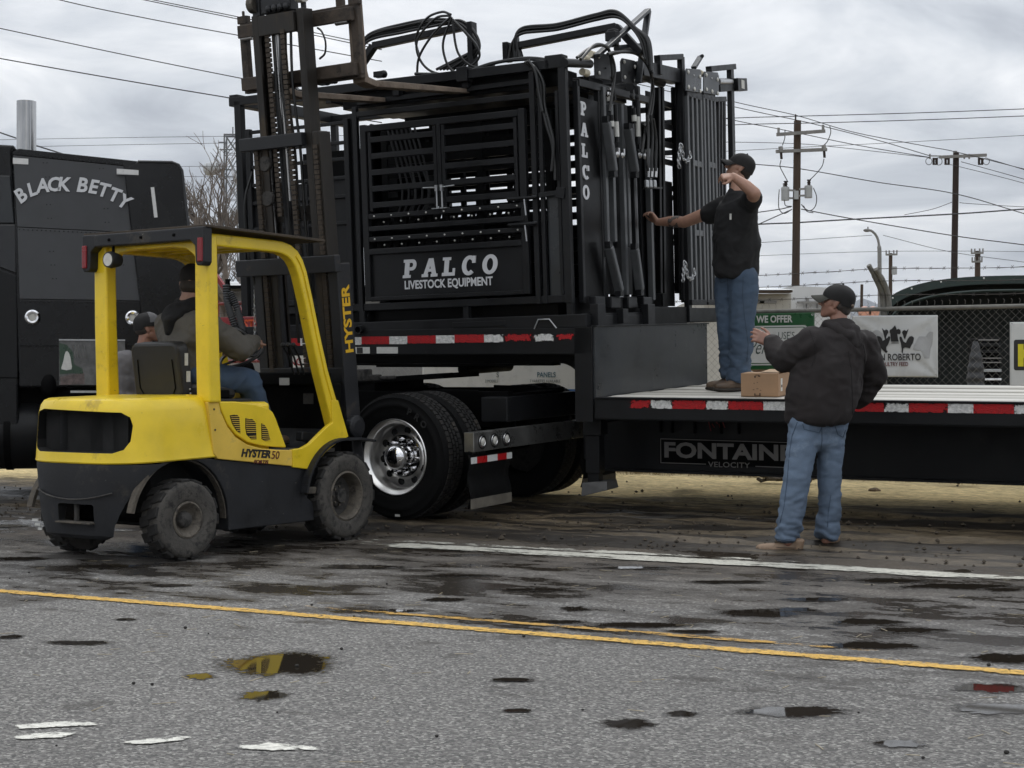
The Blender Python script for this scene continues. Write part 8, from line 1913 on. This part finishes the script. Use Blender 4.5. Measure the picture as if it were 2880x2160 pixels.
for k in range(9): MB().box((2 + k * 1.5, -0.02, c0.z - bl.location.z - 0.22), (0.9, 0.05, 0.10)).build('window', pit, bl)
for z in (1.0, 1.35, 1.7): MB().box((w / 2, -0.012, c0.z - bl.location.z - z), (w, 0.024, 0.03)).build('block_course', MATS['eave_brown'], bl)
# small orange barriers behind the fence
for i, px in enumerate((2432, 2455)):
    q = at(px, 879, 30.0); g = 0.263
    o = MB(); o.lathe([(0.0, 0.11), (0.10, 0.11), (0.12, 0.0), (0.10, -0.11), (0, -0.11)], axes((q.x, 30, q.z), (1, 0, 0), (0, 0, 1)), 16); o.cyl((q.x, 30, g), (q.x, 30, q.z), 0.02, 8)
    tag(o.build('round_reflector', pm('pale_orange%d' % i, (0.62, 0.30, 0.20), 0.5), smooth=True), ('left', 'right')[i] + ' pale orange round reflector of the pair on stakes behind the fence', 'reflector', 'orange reflectors behind the fence')

# ---- mountains
mt_m = pm('mountain_m', (0.075, 0.082, 0.085), 0.95, var=0.25, vscale=0.002, bump=0)
mb = MB(); nx, ny = 160, 14; vs = []
for j in range(ny + 1):
    for i in range(nx + 1):
        x = -4200 + 8400 * i / nx; y = 5600 + 1800 * j / ny
        prof = math.sin(math.pi * min(1, j / ny * 1.0)) ** 0.8 if j else 0
        h = 250 + 95 * noise.noise((x * 0.0016 + 3.3, 0, 0)) + 70 * noise.noise((x * 0.005 + 1.1, y * 0.002, 4)) + 30 * noise.noise((x * 0.015, y * 0.006, 2))
        vs.append((x, y, max(-2, (h + 55) * prof)))
mb.add(vs, [(j * (nx + 1) + i, j * (nx + 1) + i + 1, (j + 1) * (nx + 1) + i + 1, (j + 1) * (nx + 1) + i) for j in range(ny) for i in range(nx)])
kind(mb.build('mountain_range', mt_m, smooth=True, fix=False), 'structure')

# ---- utility poles, wires
pole_m = pm('pole_wood', (0.050, 0.032, 0.021), 0.9, var=0.35, vscale=3, bump=0.3, bscale=10, stretch=(1, 1, 0.08))
pole_dark = pm('pole_wood_dark', (0.022, 0.013, 0.010), 0.9, var=0.35, vscale=3, stretch=(1, 1, 0.08))
arm_m = pm('crossarm_m', (0.20, 0.195, 0.185), 0.85, var=0.2)
can_m = pm('can_grey', (0.33, 0.34, 0.34), 0.5, var=0.06)
wire_m = pm('wire_m', (0.035, 0.036, 0.04), 0.6, var=0.1)
def zp(x, y): return (2050 + x * 0.3979, 220 + y * 0.3979)
def pole(label, pts, Y, r0, r1, mat):
    b, t = at(*pts[1], Y), at(*pts[0], Y); f = (t - b) / (t.z - b.z); foot = b + f * (0.2 - b.z)
    root = thing('utility_pole', label, 'utility pole', Matrix.Translation(foot), 'utility poles beyond the fence')
    MB().cyl((0, 0, -0.1), t - foot, r0, 14, r1).build('pole', mat, root, smooth=True)
    return root, foot
Y1 = 60.0
p1, f1 = pole('tall brown utility pole carrying two grey transformer cans', (zp(485, 300), zp(470, 1620)), Y1, 0.165, 0.135, pole_m)
L1 = lambda x, y, dy=0.0: at(*zp(x, y), Y1) - f1 + Vector((0, dy, 0))
for a, b in (((330, 405), (672, 380)), ((325, 524), (685, 510))): MB().bar(L1(*a, -0.22), L1(*b, -0.22), 0.10, 0.12).build('crossarm', arm_m, p1)
MB().cyl(L1(472, 300), L1(471, 255), 0.03, 8).build('ridge_pin', pole_dark, p1)
for q in ((344, 375), (658, 355)): MB().cyl(L1(q[0], q[1] + 22, -0.22), L1(q[0], q[1] - 18, -0.22), 0.05, 10).build('insulator', galv, p1, smooth=True)
for q in ((357, 510), (660, 500)):
    o = MB().cyl(L1(q[0], q[1] - 20, -0.25), L1(q[0] + 5, q[1] + 20, -0.25), 0.085, 10).build('fuse_cutout', galv, p1, smooth=True)
    MB().cyl(L1(q[0] + 4, q[1] + 22, -0.25), L1(q[0] + 7, q[1] + 68, -0.25), 0.05, 8).build('fuse_tube', pole_dark, o, smooth=True)
for x0, x1, y0, y1 in ((365, 425, 778, 866), (530, 587, 768, 848)):
    c = (x0 + x1) / 2; top = L1(c, y0, -0.1); bot = L1(c, y1, -0.1); r = (L1(x1, y0).x - L1(x0, y0).x) / 2
    M = Matrix.Translation(bot); h = top.z - bot.z
    o = MB().lathe([(0, 0), (r * 0.93, 0), (r * 0.95, 0.04), (r * 0.95, h - 0.10), (r, h - 0.10), (r, h - 0.02), (r * 0.9, h + 0.03), (0, h + 0.06)], M, 20).build('transformer_can', can_m, p1, smooth=True)
    MB().lathe([(0.045, 0), (0.07, 0.05), (0.05, 0.10), (0.075, 0.15), (0.05, 0.20), (0.09, 0.26), (0, 0.27)], Matrix.Translation(bot + Vector((0.02, 0, h))), 12).build('bushing', pole_dark, o, smooth=True)
    for yy in (y0 + 15, y1 - 18): MB().bar(L1(c, yy, -0.1), L1(480, yy + 4, -0.1), 0.05, 0.07).build('bracket', galv, o)
for pts in ([(390, 370), (388, 430), (372, 480)], [(706, 345), (712, 390), (690, 450), (664, 480)], [(362, 585), (356, 630), (385, 690), (412, 740)], [(665, 575), (650, 630), (600, 690), (552, 735)], [(350, 790), (345, 870), (350, 930), (385, 960), (440, 930)], [(590, 780), (612, 840), (605, 905), (570, 940), (530, 925), (505, 895)], [(385, 866), (395, 905), (440, 910)], [(520, 905), (545, 945), (590, 955)]):
    MB().tube(bez([L1(*q, -0.2) for q in pts], 6), 0.018, 5).build('jumper', wire_m, p1, smooth=True)
MB().box(L1(470, 830, -0.18), (0.16, 0.10, 0.32)).build('meter_box', can_m, p1)
MB().cyl(L1(384, 780, -0.1), L1(384, 745, -0.1), 0.03, 8).build('arrester', galv, p1)
Y2 = 72.0
p2, f2 = pole('dark utility pole with one long crossarm, right of the transformer pole', (zp(1606, 528), zp(1592, 1400)), Y2, 0.165, 0.135, pole_dark)
L2 = lambda x, y, dy=0.0: at(*zp(x, y), Y2) - f2 + Vector((0, dy, 0))
MB().bar(L2(1480, 562, -0.2), L2(1812, 548, -0.2), 0.11, 0.13).build('crossarm', arm_m, p2)
MB().bar(L2(1410, 553, -0.2), L2(1560, 556, -0.2), 0.05, 0.05).build('bracket_arm', galv, p2)
MB().cyl(L2(1600, 535), L2(1599, 515), 0.10, 8).build('pole_cap', galv, p2)
for x in (1450, 1534, 1770):
    o = MB()
    for dx in (-11, 11): o.cyl(L2(x + dx, 572, -0.2), L2(x + dx, 616, -0.2), 0.055, 8)
    o.bar(L2(x - 18, 574, -0.2), L2(x + 18, 574, -0.2), 0.08); o.bar(L2(x - 16, 612, -0.2), L2(x + 16, 612, -0.2), 0.06)
    o.build('cutout_pair', pole_dark, p2)
for c, r in ((1405, 22), (1475, 24), (1810, 22)): MB().tube([L2(c + r * math.cos(R(a)), 592 + r * 1.1 * math.sin(R(a)), -0.2) for a in range(-60, 290, 20)], 0.016, 5).build('jumper', wire_m, p2)
for x in (1413, 1655, 1690): MB().cyl(L2(x, 540, -0.2), L2(x, 575, -0.2), 0.04, 8).build('insulator', galv, p2)
def small_pole(label, px, pt, pb, Y, r, arms, can=None, mat=pole_m):
    p, f = pole(label, ((px, pt), (px - 1, pb)), Y, r, r * 0.9, mat)
    for (x0, x1, y) in arms:
        a = at(x0, y + 1, Y) - f + Vector((0, -r, 0)); b = at(x1, y, Y) - f + Vector((0, -r, 0)); MB().bar(a, b, 0.12).build('crossarm', arm_m, p)
        for t in (0.03, 0.3, 0.7, 0.97): q = a.lerp(b, t); MB().cyl(q, q + Vector((0, 0, 0.30)), 0.05, 6).build('insulator', galv, p)
    if can: q0, q1 = at(can[0], can[1], Y) - f, at(can[0], can[2], Y) - f; MB().cyl(q1, q0, 0.22, 12).build('transformer_can', can_m, p, smooth=True)
small_pole('small far utility pole with a single can, left of the curved barbed wire arm', 2505, 712, 860, 110, 0.14, ((2490, 2522, 716),), (2514, 750, 772))
small_pole('small far brown utility pole with two short crossarms, above the arched shelter', 2750, 706, 800, 105, 0.20, ((2729, 2763, 712), (2731, 2760, 736)))
small_pole('distant hidden utility pole whose stub stands behind the cream building', 2424, 800, 860, 50, 0.05, ())
# street lamp
YL = 70.0; bq = at(2475, 860, YL); foot = Vector((bq.x, YL, 0.2))
lampost = thing('street_lamp', 'slim grey street lamp with a curved arm, between the two tall poles', 'street lamp', Matrix.Translation(foot))
pts = [at(2475, 900, YL) - foot, at(2474, 760, YL) - foot, at(2472, 690, YL) - foot, at(2465, 664, YL) - foot, at(2452, 650, YL) - foot, at(2440, 647, YL) - foot]; pts[0].z = -0.1
MB().tube(bez(pts, 8), [0.09] * 16 + [0.055] * 25, 10).build('mast_arm', galv, lampost, smooth=True)
q = at(2438, 648, YL) - foot; MB().ball(q, 0.2, 14, 8, (0.8, 0.5, 0.38)).build('lamp_head', arm_m, lampost, smooth=True)
MB().cyl(q + Vector((0.05, 0, 0.05)), q + Vector((0.05, 0, 0.16)), 0.03, 8).build('photocell', galv, lampost)
# wires
WN = [0]
def wire(label, pts, Y, r=0.016, sag=True, conv=zp, ends=None):
    P = [at(*conv(*q), Y if not isinstance(Y, (list, tuple)) else Y[i]) for i, q in enumerate(pts)]
    o = MB().tube(bez(P, 10) if len(P) > 2 else P, r, 5, caps=False).build('overhead_wire', wire_m, smooth=True, fix=False)
    return tag(o, label, 'wire', 'overhead wires')
wire('topmost power line crossing the right sky, rising slowly to the right', [(-900, 320), (50, 281), (470, 269), (1300, 246), (2086, 217), (3000, 180)], 58)
wire('second power line crossing the right sky, just under the topmost one', [(-900, 370), (50, 329), (700, 314), (1400, 293), (2086, 267), (3000, 230)], 58)
wire('line over the tip of the transformer pole falling to the far crossarm', [(-900, -60), (50, 170), (472, 262), (880, 381), (1400, 482), (1600, 520), (2086, 642), (3000, 880)], 62)
wire('line on the right end of the transformer pole upper crossarm', [(-900, -20), (50, 205), (480, 296), (658, 338), (1050, 438), (1420, 548)], 61)
wire('line on the left end of the transformer pole upper crossarm', [(-900, 90), (50, 300), (344, 357), (900, 472), (1420, 560)], 61)
wire('thin line crossing the transformer pole between its two crossarms', [(-900, 445), (50, 452), (500, 464), (760, 487), (1410, 560)], 61, 0.012)
wire('faint far line rising from the chute to the right edge of the sky', [(-900, 560), (60, 512), (470, 490), (1280, 450), (2086, 404), (3000, 350)], 95, 0.016)
wire('line attached halfway up both tall poles, falling to the right', [(-900, 520), (170, 607), (500, 640), (1050, 735), (1590, 815), (2086, 957), (3000, 1230)], 60, 0.018)
wire('thick cable crossing behind both tall poles and rising to the right', [(-900, 1085), (210, 1032), (460, 1022), (880, 997), (1590, 960), (2086, 925), (3000, 860)], 60.5, 0.028)
wire('service cable from the transformer pole falling across to the right edge', [(510, 925), (880, 995), (1600, 1115), (2086, 1178), (3000, 1300)], 60, 0.02)
wire('upper short service cable running left from the transformer pole', [(-900, 1090), (220, 946), (440, 909)], 60, 0.02)
wire('lower short service cable running left from the transformer pole', [(-900, 1530), (215, 1030), (440, 930)], 60, 0.02)
wire('faint line from the left to the street lamp', [(-900, 1230), (220, 1162), (1010, 1110)], 69.8, 0.012)
wire('faint line from the street lamp down to the right', [(1090, 1110), (1560, 1226), (2086, 1300)], 69.8, 0.012)
wire('lowest faint far line left of the small pole', [(-900, 1310), (215, 1255), (1000, 1226), (1700, 1222), (2086, 1226)], 109, 0.016)
wire('thin drop line meeting the dark pole from the left', [(1240, 966), (1440, 925), (1580, 875)], 71.8, 0.014)
wire('thin drop line leaving the dark pole to the right', [(1630, 879), (1700, 886), (2086, 910), (3000, 960)], 71.8, 0.014)
wire('right hand line leaving the far crossarm, upper', [(1820, 566), (2086, 646), (3000, 930)], 71.8, 0.016)
wire('right hand line leaving the far crossarm, middle', [(1640, 590), (1860, 650), (2086, 714), (3000, 980)], 71.8, 0.016)
wire('right hand line leaving the far crossarm, lower', [(1560, 610), (1640, 628), (2086, 742), (3000, 1000)], 71.8, 0.014)
zl = lambda x, y: (x * 0.3255, y * 0.3255)
wire('upper pair of wires at the top left, nearer the corner', [(400, -180), (1250, 0), (2130, 180), (3300, 430)], 40, 0.012, conv=zl)
wire('upper pair of wires at the top left, nearer the mast', [(400, -190), (1330, 0), (2200, 175), (3300, 405)], 40, 0.012, conv=zl)
wire('single wire below the upper pair at the top left', [(-600, -300), (520, 0), (1300, 165), (2030, 300), (3300, 530)], 40, 0.013, conv=zl)
wire('third wire down at the left, ending behind the mast', [(-600, 120), (0, 245), (1050, 468), (2060, 672), (3300, 910)], 40, 0.013, conv=zl)
wire('lowest of the four slanting wires at the left', [(-600, 390), (0, 505), (1050, 690), (2130, 870), (3300, 1060)], 40, 0.015, conv=zl)
wire('dark cable passing behind the exhaust stack', [(-600, 930), (0, 1145), (130, 1190), (305, 1255), (540, 1330), (900, 1450)], 40, 0.018, conv=zl)
wire('faint far line above the sleeper roof, upper', [(-600, 1222), (0, 1208), (1000, 1190), (1950, 1178), (3000, 1170)], 118, 0.018, conv=zl)
wire('faint far line above the sleeper roof, lower', [(-600, 1290), (500, 1262), (1950, 1236), (3000, 1225)], 118, 0.018, conv=zl)
wire('faint far line low beside the bare tree', [(1550, 1438), (1800, 1438), (2130, 1440)], 118, 0.016, conv=zl)
wire('faint far line beside the dish aerial', [(1590, 1525), (1800, 1527), (2130, 1530)], 118, 0.016, conv=zl)
# ---- lattice mast with dishes
YT = 120.0
def zt(x, y): return at(560 + x * 0.3013, 300 + y * 0.3013, YT)
b = zt(305, 270); foot = Vector((b.x, YT, 0.2))
tw = thing('lattice_tower', 'distant grey lattice tower carrying two drum aerials, left of the forklift mast', 'tower', Matrix.Translation(foot))
tower_m = pm('tower_grey', (0.17, 0.18, 0.19), 0.7, 0.3)
hw_ = (zt(365, 270).x - zt(248, 270).x) / 2; H = b.z - 0.2
mb = MB()
for sx in (-1, 1):
    for sy in (-1, 1): mb.bar((sx * hw_ * 1.25, sy * hw_ * 1.25, 0), (sx * hw_, sy * hw_, H), 0.10)
z = 1.0; i = 0
while z < H - 1:
    k = 1.25 - 0.25 * z / H; w_ = hw_ * k; dz = 1.75
    for sy in (-1, 1):
        mb.bar((-w_, sy * w_, z), (w_, sy * w_, min(H, z + dz)), 0.06); mb.bar((w_, sy * w_, z), (-w_, sy * w_, min(H, z + dz)), 0.06); mb.bar((-w_, sy * w_, z), (w_, sy * w_, z), 0.05)
    for sx in (-1, 1): mb.bar((sx * w_, -w_, z), (sx * w_, w_, min(H, z + dz)), 0.06)
    z += dz
for sy in (-1, 1): mb.bar((-hw_ * 1.1, sy * hw_, H), (hw_ * 1.1, sy * hw_, H), 0.12)
mb.build('lattice', tower_m, tw)
q = zt(315, 275) - foot; MB().cyl(q, q + Vector((0, 0, 0.7)), 0.05, 6).build('mast_antenna', tower_m, tw); q = zt(360, 270) - foot; MB().cyl(q, q + Vector((0, 0, 0.4)), 0.04, 6).build('mast_antenna', tower_m, tw)
for (x, y, w2) in ((265, 412, 0.5), (395, 425, 0.35), (228, 345, 0.25)): q = zt(x, y) - foot + Vector((0, -0.6, 0)); MB().bar(q - Vector((w2, 0, 0)), q + Vector((w2, 0, 0)), 0.09).build('side_antenna', tower_m, tw)
for x in (390, 405): a, c = zt(x, 430) - foot, zt(x, 500) - foot; MB().bar(a + Vector((0, -.5, 0)), c + Vector((0, -.5, 0)), 0.07).build('side_antenna', tower_m, tw)
dish_m = pm('dish_white', (0.46, 0.48, 0.50), 0.5, var=0.1, vscale=2)
for (x, y, r, ya) in ((160, 590, 0.52, 40), (395, 690, 0.50, -30)):
    q = zt(x, y) - foot + Vector((0, -1.0, 0))
    d = MB().lathe([(0, 0.25), (r * 0.6, 0.18), (r * 0.95, 0.02), (r, -0.05), (r * 0.97, -0.75), (r * 0.5, -0.95), (0, -1.0)], Matrix.Translation(q) @ Matrix.Rotation(R(ya), 4, 'Z') @ Matrix.Rotation(R(90), 4, 'X'), 28).build('drum_aerial', dish_m, tw, smooth=True, angle=50)
    MB().bar(q + Vector((0, 0.5, 0)), Vector((0, 0, q.z)), 0.10).build('aerial_arm', tower_m, d)
# ---- bare trees
bark = pm('bark_grey', (0.16, 0.135, 0.115), 0.9, var=0.3)
def bare_tree(label, px, Y, ztop, spread, seed, lean=(0, 0), depth=6, twig=0.010, group='bare winter trees', mat=None, r0=None):
    rr = random.Random(seed); base = Vector(((px - 1440) / FOC * Y, Y, 0.2))
    root = thing('bare_tree', label, 'tree', Matrix.Translation(base), group)
    mb = MB(); tk_ = MB(); H = ztop - 0.2
    def grow(p, d, L, r, lev):
        n = 3; pts = [p]; q = p.copy(); dd = d.copy()
        for i in range(n):
            dd = (dd + Vector((rr.gauss(0, 0.13), rr.gauss(0, 0.13), 0.05 if lev > 1 else 0.02))).normalized(); q = q + dd * (L / n); pts.append(q.copy())
        rs = [r * (1 - 0.35 * i / n) for i in range(n + 1)]
        (tk_ if lev == 0 else mb).tube(pts, rs, 7 if lev < 2 else (4 if lev < 4 else 3), caps=False)
        if lev >= depth: return
        k = 4 if lev == 0 else rr.choice((2, 3, 3))
        for j in range(k):
            t = 0.45 + 0.55 * (j + 1) / k if lev else 0.8 + 0.2 * j / k
            bp = pts[-1] if t > 0.97 else pts[2].lerp(pts[3], rr.random())
            a = rr.uniform(0, 2 * math.pi); sp = rr.uniform(0.35, 0.75) * spread
            nd = (dd + Vector((math.cos(a) * sp + lean[0] * 0.2, math.sin(a) * sp + lean[1] * 0.2, rr.uniform(0.0, 0.25)))).normalized()
            grow(bp, nd, L * rr.uniform(0.62, 0.86), max(twig, r * rr.uniform(0.5, 0.68)), lev + 1)
    grow(Vector((0, 0, -0.1)), Vector((lean[0] * 0.3, 0, 1)).normalized(), H * 0.24, r0 or H * 0.028, 0)
    tk_.build('trunk', mat or bark, root, smooth=True, fix=False); kind(mb.build('crown', mat or bark, root, smooth=True, fix=False), 'stuff')
    return root
bare_tree('bare tree with fine upswept branches between the sleeper and the forklift mast', 690, 38, 8.2, 1.0, 21, (-0.75, 0), 7, 0.008)
bare_tree('second bare tree behind the mast, leaning to the left', 640, 46, 8.0, 1.0, 9, (-0.45, 0), 7, 0.009)
bare_tree('leafless bushy tree standing behind the white building', 2310, 62, 6.1, 1.05, 33, (0.1, 0), 6, 0.012)
bare_tree('leafless tree just left of the curved barbed wire arm', 2395, 66, 5.6, 1.05, 14, (0.1, 0), 6, 0.012)
bare_tree('leafless tree at the left shoulder of the arched shelter', 2590, 74, 6.3, 1.0, 18, (0, 0), 5, 0.014)
bare_tree('leafless tree behind the far brown pole with short crossarms', 2745, 80, 7.6, 1.0, 27, (0, 0), 5, 0.014)
# ---- air: thin even haze round the whole place
hm_ = bpy.data.materials.new('air'); hm_.use_nodes = True
_t = hm_.node_tree; _t.nodes.remove(_t.nodes['Principled BSDF'])
_v = _t.nodes.new('ShaderNodeVolumePrincipled'); _v.inputs['Color'].default_value = (0.86, 0.91, 1.0, 1); _v.inputs['Density'].default_value = 0.00009; _v.inputs['Anisotropy'].default_value = 0.0
_t.links.new(_v.outputs[0], _t.nodes['Material Output'].inputs['Volume'])
hz = MB().box((0, 2950, 300), (26000, 21000, 604)).build('haze', hm_)
kind(hz, 'stuff')
# ================================================================= SMALL THINGS
# cardboard box on the lower deck
card = pm('cardboard', (0.30, 0.185, 0.105), 0.8, var=0.10, vscale=6, bump=0.05, bscale=90)
card_in = pm('cardboard_inside', (0.38, 0.27, 0.17), 0.85)
card_ink = pm('cardboard_ink', (0.05, 0.028, 0.018), 0.8)
BX = TF @ Matrix.Translation((1.30, 0.26, 0.053)) @ Matrix.Rotation(R(4), 4, 'Z')
box = thing('cardboard_box', 'half open brown cardboard box on the edge of the trailer deck', 'cardboard box', BX)
w, d, h = 0.295, 0.40, 0.178
mb = MB()
for c, s_ in (((w / 2, 0.003, h / 2), (w, 0.006, h)), ((w / 2, d - 0.003, h / 2), (w, 0.006, h)), ((0.003, d / 2, h / 2), (0.006, d - 0.012, h)), ((w - 0.003, d / 2, h / 2), (0.006, d - 0.012, h)), ((w / 2, d / 2, 0.004), (w, d, 0.006))): mb.box(c, s_)
mb.build('carton', card, box)
for pts in ([(0, 0, h), (w, 0, h), (w - 0.02, 0.15, h + 0.006), (0.02, 0.15, h + 0.006)], [(0, d, h), (w, d, h), (w - 0.02, d - 0.16, h + 0.018), (0.02, d - 0.16, h + 0.018)]):
    mb = MB(); mb.add(pts + [(x, y, z + 0.004) for x, y, z in pts], [(3, 2, 1, 0), (4, 5, 6, 7), (0, 1, 5, 4), (1, 2, 6, 5), (2, 3, 7, 6), (3, 0, 4, 7)]); mb.build('flap', card, box)
MB().add([(0.14, 0.06, h + 0.012), (w + 0.01, 0.05, h + 0.010), (w + 0.02, 0.30, h + 0.024), (0.15, 0.32, h + 0.026)], [(0, 1, 2, 3)]).build('flap', card_in, box)
for (x, z, ww, hh) in ((0.112, 0.155, 0.012, 0.016), (0.145, 0.160, 0.016, 0.010), (0.13, 0.168, 0.03, 0.005), (0.105, 0.105, 0.010, 0.004), (0.13, 0.112, 0.008, 0.004), (0.10, 0.055, 0.012, 0.004), (0.13, 0.062, 0.016, 0.004), (0.155, 0.05, 0.010, 0.004), (0.110, 0.016, 0.008, 0.020), (0.150, 0.018, 0.010, 0.022), (0.13, 0.012, 0.03, 0.004)):
    MB().box((x, -0.001, z), (ww, 0.002, hh)).build('print_mark', card_ink, box)
MB().box((w + 0.001, 0.10, 0.09), (0.002, 0.05, 0.10)).build('shipping_label', decal_white, box)
MB().box((w + 0.0025, 0.10, 0.08), (0.001, 0.03, 0.02)).build('print_mark', card_ink, box)
# driftwood and stones by the fence
wood = pm('driftwood_m', (0.16, 0.135, 0.105), 0.9, var=0.6, vscale=18, bump=0.4, bscale=40, stretch=(0.3, 1, 1), dirt=((0.035, 0.028, 0.022), 0.4, 8))
def log(px, py, Y, sz, seed, label):
    rr = random.Random(seed); c = at(px, py, Y); c.z = gz(rf(c)[1]) + 0.01
    mb = MB(); L = sz / FOC * Y
    for k in range(3 + seed % 3):
        a = rr.uniform(-0.4, 0.4); x0 = rr.uniform(-0.5, 0.1) * L; n = 7; ln = L * rr.uniform(0.5, 0.95)
        pts = [(x0 + ln * i / n, rr.uniform(-0.03, 0.03) + a * 0.1 * i / n, 0.03 + 0.02 * k + rr.uniform(-0.012, 0.014)) for i in range(n + 1)]
        mb.tube(pts, [rr.uniform(0.014, 0.030) * (0.5 + math.sin(math.pi * (i + 0.6) / (n + 1.2)) * 0.6) for i in range(n + 1)], 8)
    o = mb.build('driftwood', wood, smooth=True, M=Matrix.Translation(c) @ Matrix.Rotation(R(-20 + rr.uniform(-8, 8)), 4, 'Z'))
    return tag(o, label, 'driftwood', 'weathered roots lying by the fence')
log(2150, 1346, 15.0, 110, 3, 'pale weathered root lying on the dirt behind the legs of the man in the hoodie')
log(2275, 1352, 14.9, 60, 4, 'short dark root seen between the legs of the man in the hoodie')
log(2690, 1360, 14.5, 90, 5, 'weathered root lying on the dirt under the right end of the trailer')
def stone(px, py, Y, sz, seed, label):
    c = at(px, py, Y); c.z = gz(rf(c)[1])
    bm = bmesh.new(); bmesh.ops.create_icosphere(bm, subdivisions=3, radius=1.0); me = bpy.data.meshes.new('stone'); bm.to_mesh(me); bm.free()
    s_ = sz / FOC * Y / 2
    me.transform(Matrix.Diagonal((s_, s_ * 0.7, s_ * 0.38, 1))); disp(me, s_ * 0.22, 1.6 / s_, seed); me.materials.append(pm('stone_m%d' % seed, (0.23, 0.17, 0.11), 0.9, var=0.3, vscale=20, bump=0.3))
    return tag(put('stone', me, None, 0, Matrix.Translation(c)), label, 'stone')
stone(2460, 1374, 14.2, 34, 2, 'flat tan stone on the dirt just right of the man in the hoodie')
stone(2215, 1350, 15.05, 18, 3, 'small stone beside the pale root on the dirt by the fence')
# pebbles and crumbs of mud along the shoulder, straw and twigs on the asphalt
rr = random.Random(11); mb = MB()
for i in range(1100):
    u, t = rr.uniform(-12, 1), 10.2 + abs(rr.gauss(0, 1.4))
    if t > 15.2: continue
    s_ = rr.uniform(0.006, 0.022) * (1 if rr.random() < 0.95 else 2); z = gz(t) + s_ * 0.2
    vs = [(u + s_ * rr.uniform(0.6, 1.2) * dx, t + s_ * rr.uniform(0.6, 1.2) * dy, z + s_ * 0.8 * dz_) for dx, dy, dz_ in ((1, 0, 0), (0, 1, 0), (-1, 0, 0), (0, -1, 0), (0, 0, 1), (0, 0, -0.6))]
    mb.add(vs, [(0, 1, 4), (1, 2, 4), (2, 3, 4), (3, 0, 4), (1, 0, 5), (2, 1, 5), (3, 2, 5), (0, 3, 5)])
kind(mb.build('gravel', pm('gravel_m', (0.050, 0.039, 0.027), 0.9, var=0.5, vscale=3), M=RFM, fix=False), 'stuff')
mb = MB()
for i in range(420):
    u, t = rr.uniform(-9, 6), rr.uniform(3.6, 9.8); a = rr.uniform(0, math.pi); L = rr.uniform(0.012, 0.05); c = Vector((u, t, 0.0075)); dv = Vector((math.cos(a), math.sin(a), 0)) * L
    mb.bar(c - dv, c + dv, 0.003, 0.002)
kind(mb.build('straw_litter', pm('straw_m', (0.36, 0.31, 0.22), 0.8, var=0.3), M=RFM, fix=False), 'stuff')
mb = MB()
for i in range(160):
    u, t = rr.uniform(-9, 6), rr.uniform(3.6, 9.8); s_ = rr.uniform(0.004, 0.010)
    mb.ball((u, t, 0.006 + s_ * 0.5), s_, 5, 4, (1, 1, 0.7))
kind(mb.build('dark_grit', pm('grit_m', (0.02, 0.018, 0.016), 0.8), M=RFM, fix=False), 'stuff')
# dry grass along the foot of the fence
mb = MB()
for i in range(5200):
    u = rr.uniform(-13, 0.5); t = 15.15 + rr.gauss(0, 0.10); hgt = rr.uniform(0.02, 0.10); b = Vector((u, t, gz(t) - 0.01)); tip = b + Vector((rr.gauss(0, 0.04), rr.gauss(0, 0.04), hgt)); wv = Vector((0.003, 0, 0))
    mb.add([b - wv, b + wv, tip], [(0, 1, 2)])
kind(mb.build('dry_grass', pm('dry_grass_m', (0.27, 0.21, 0.11), 0.9, var=0.4, vscale=3), M=RFM, fix=False), 'stuff')
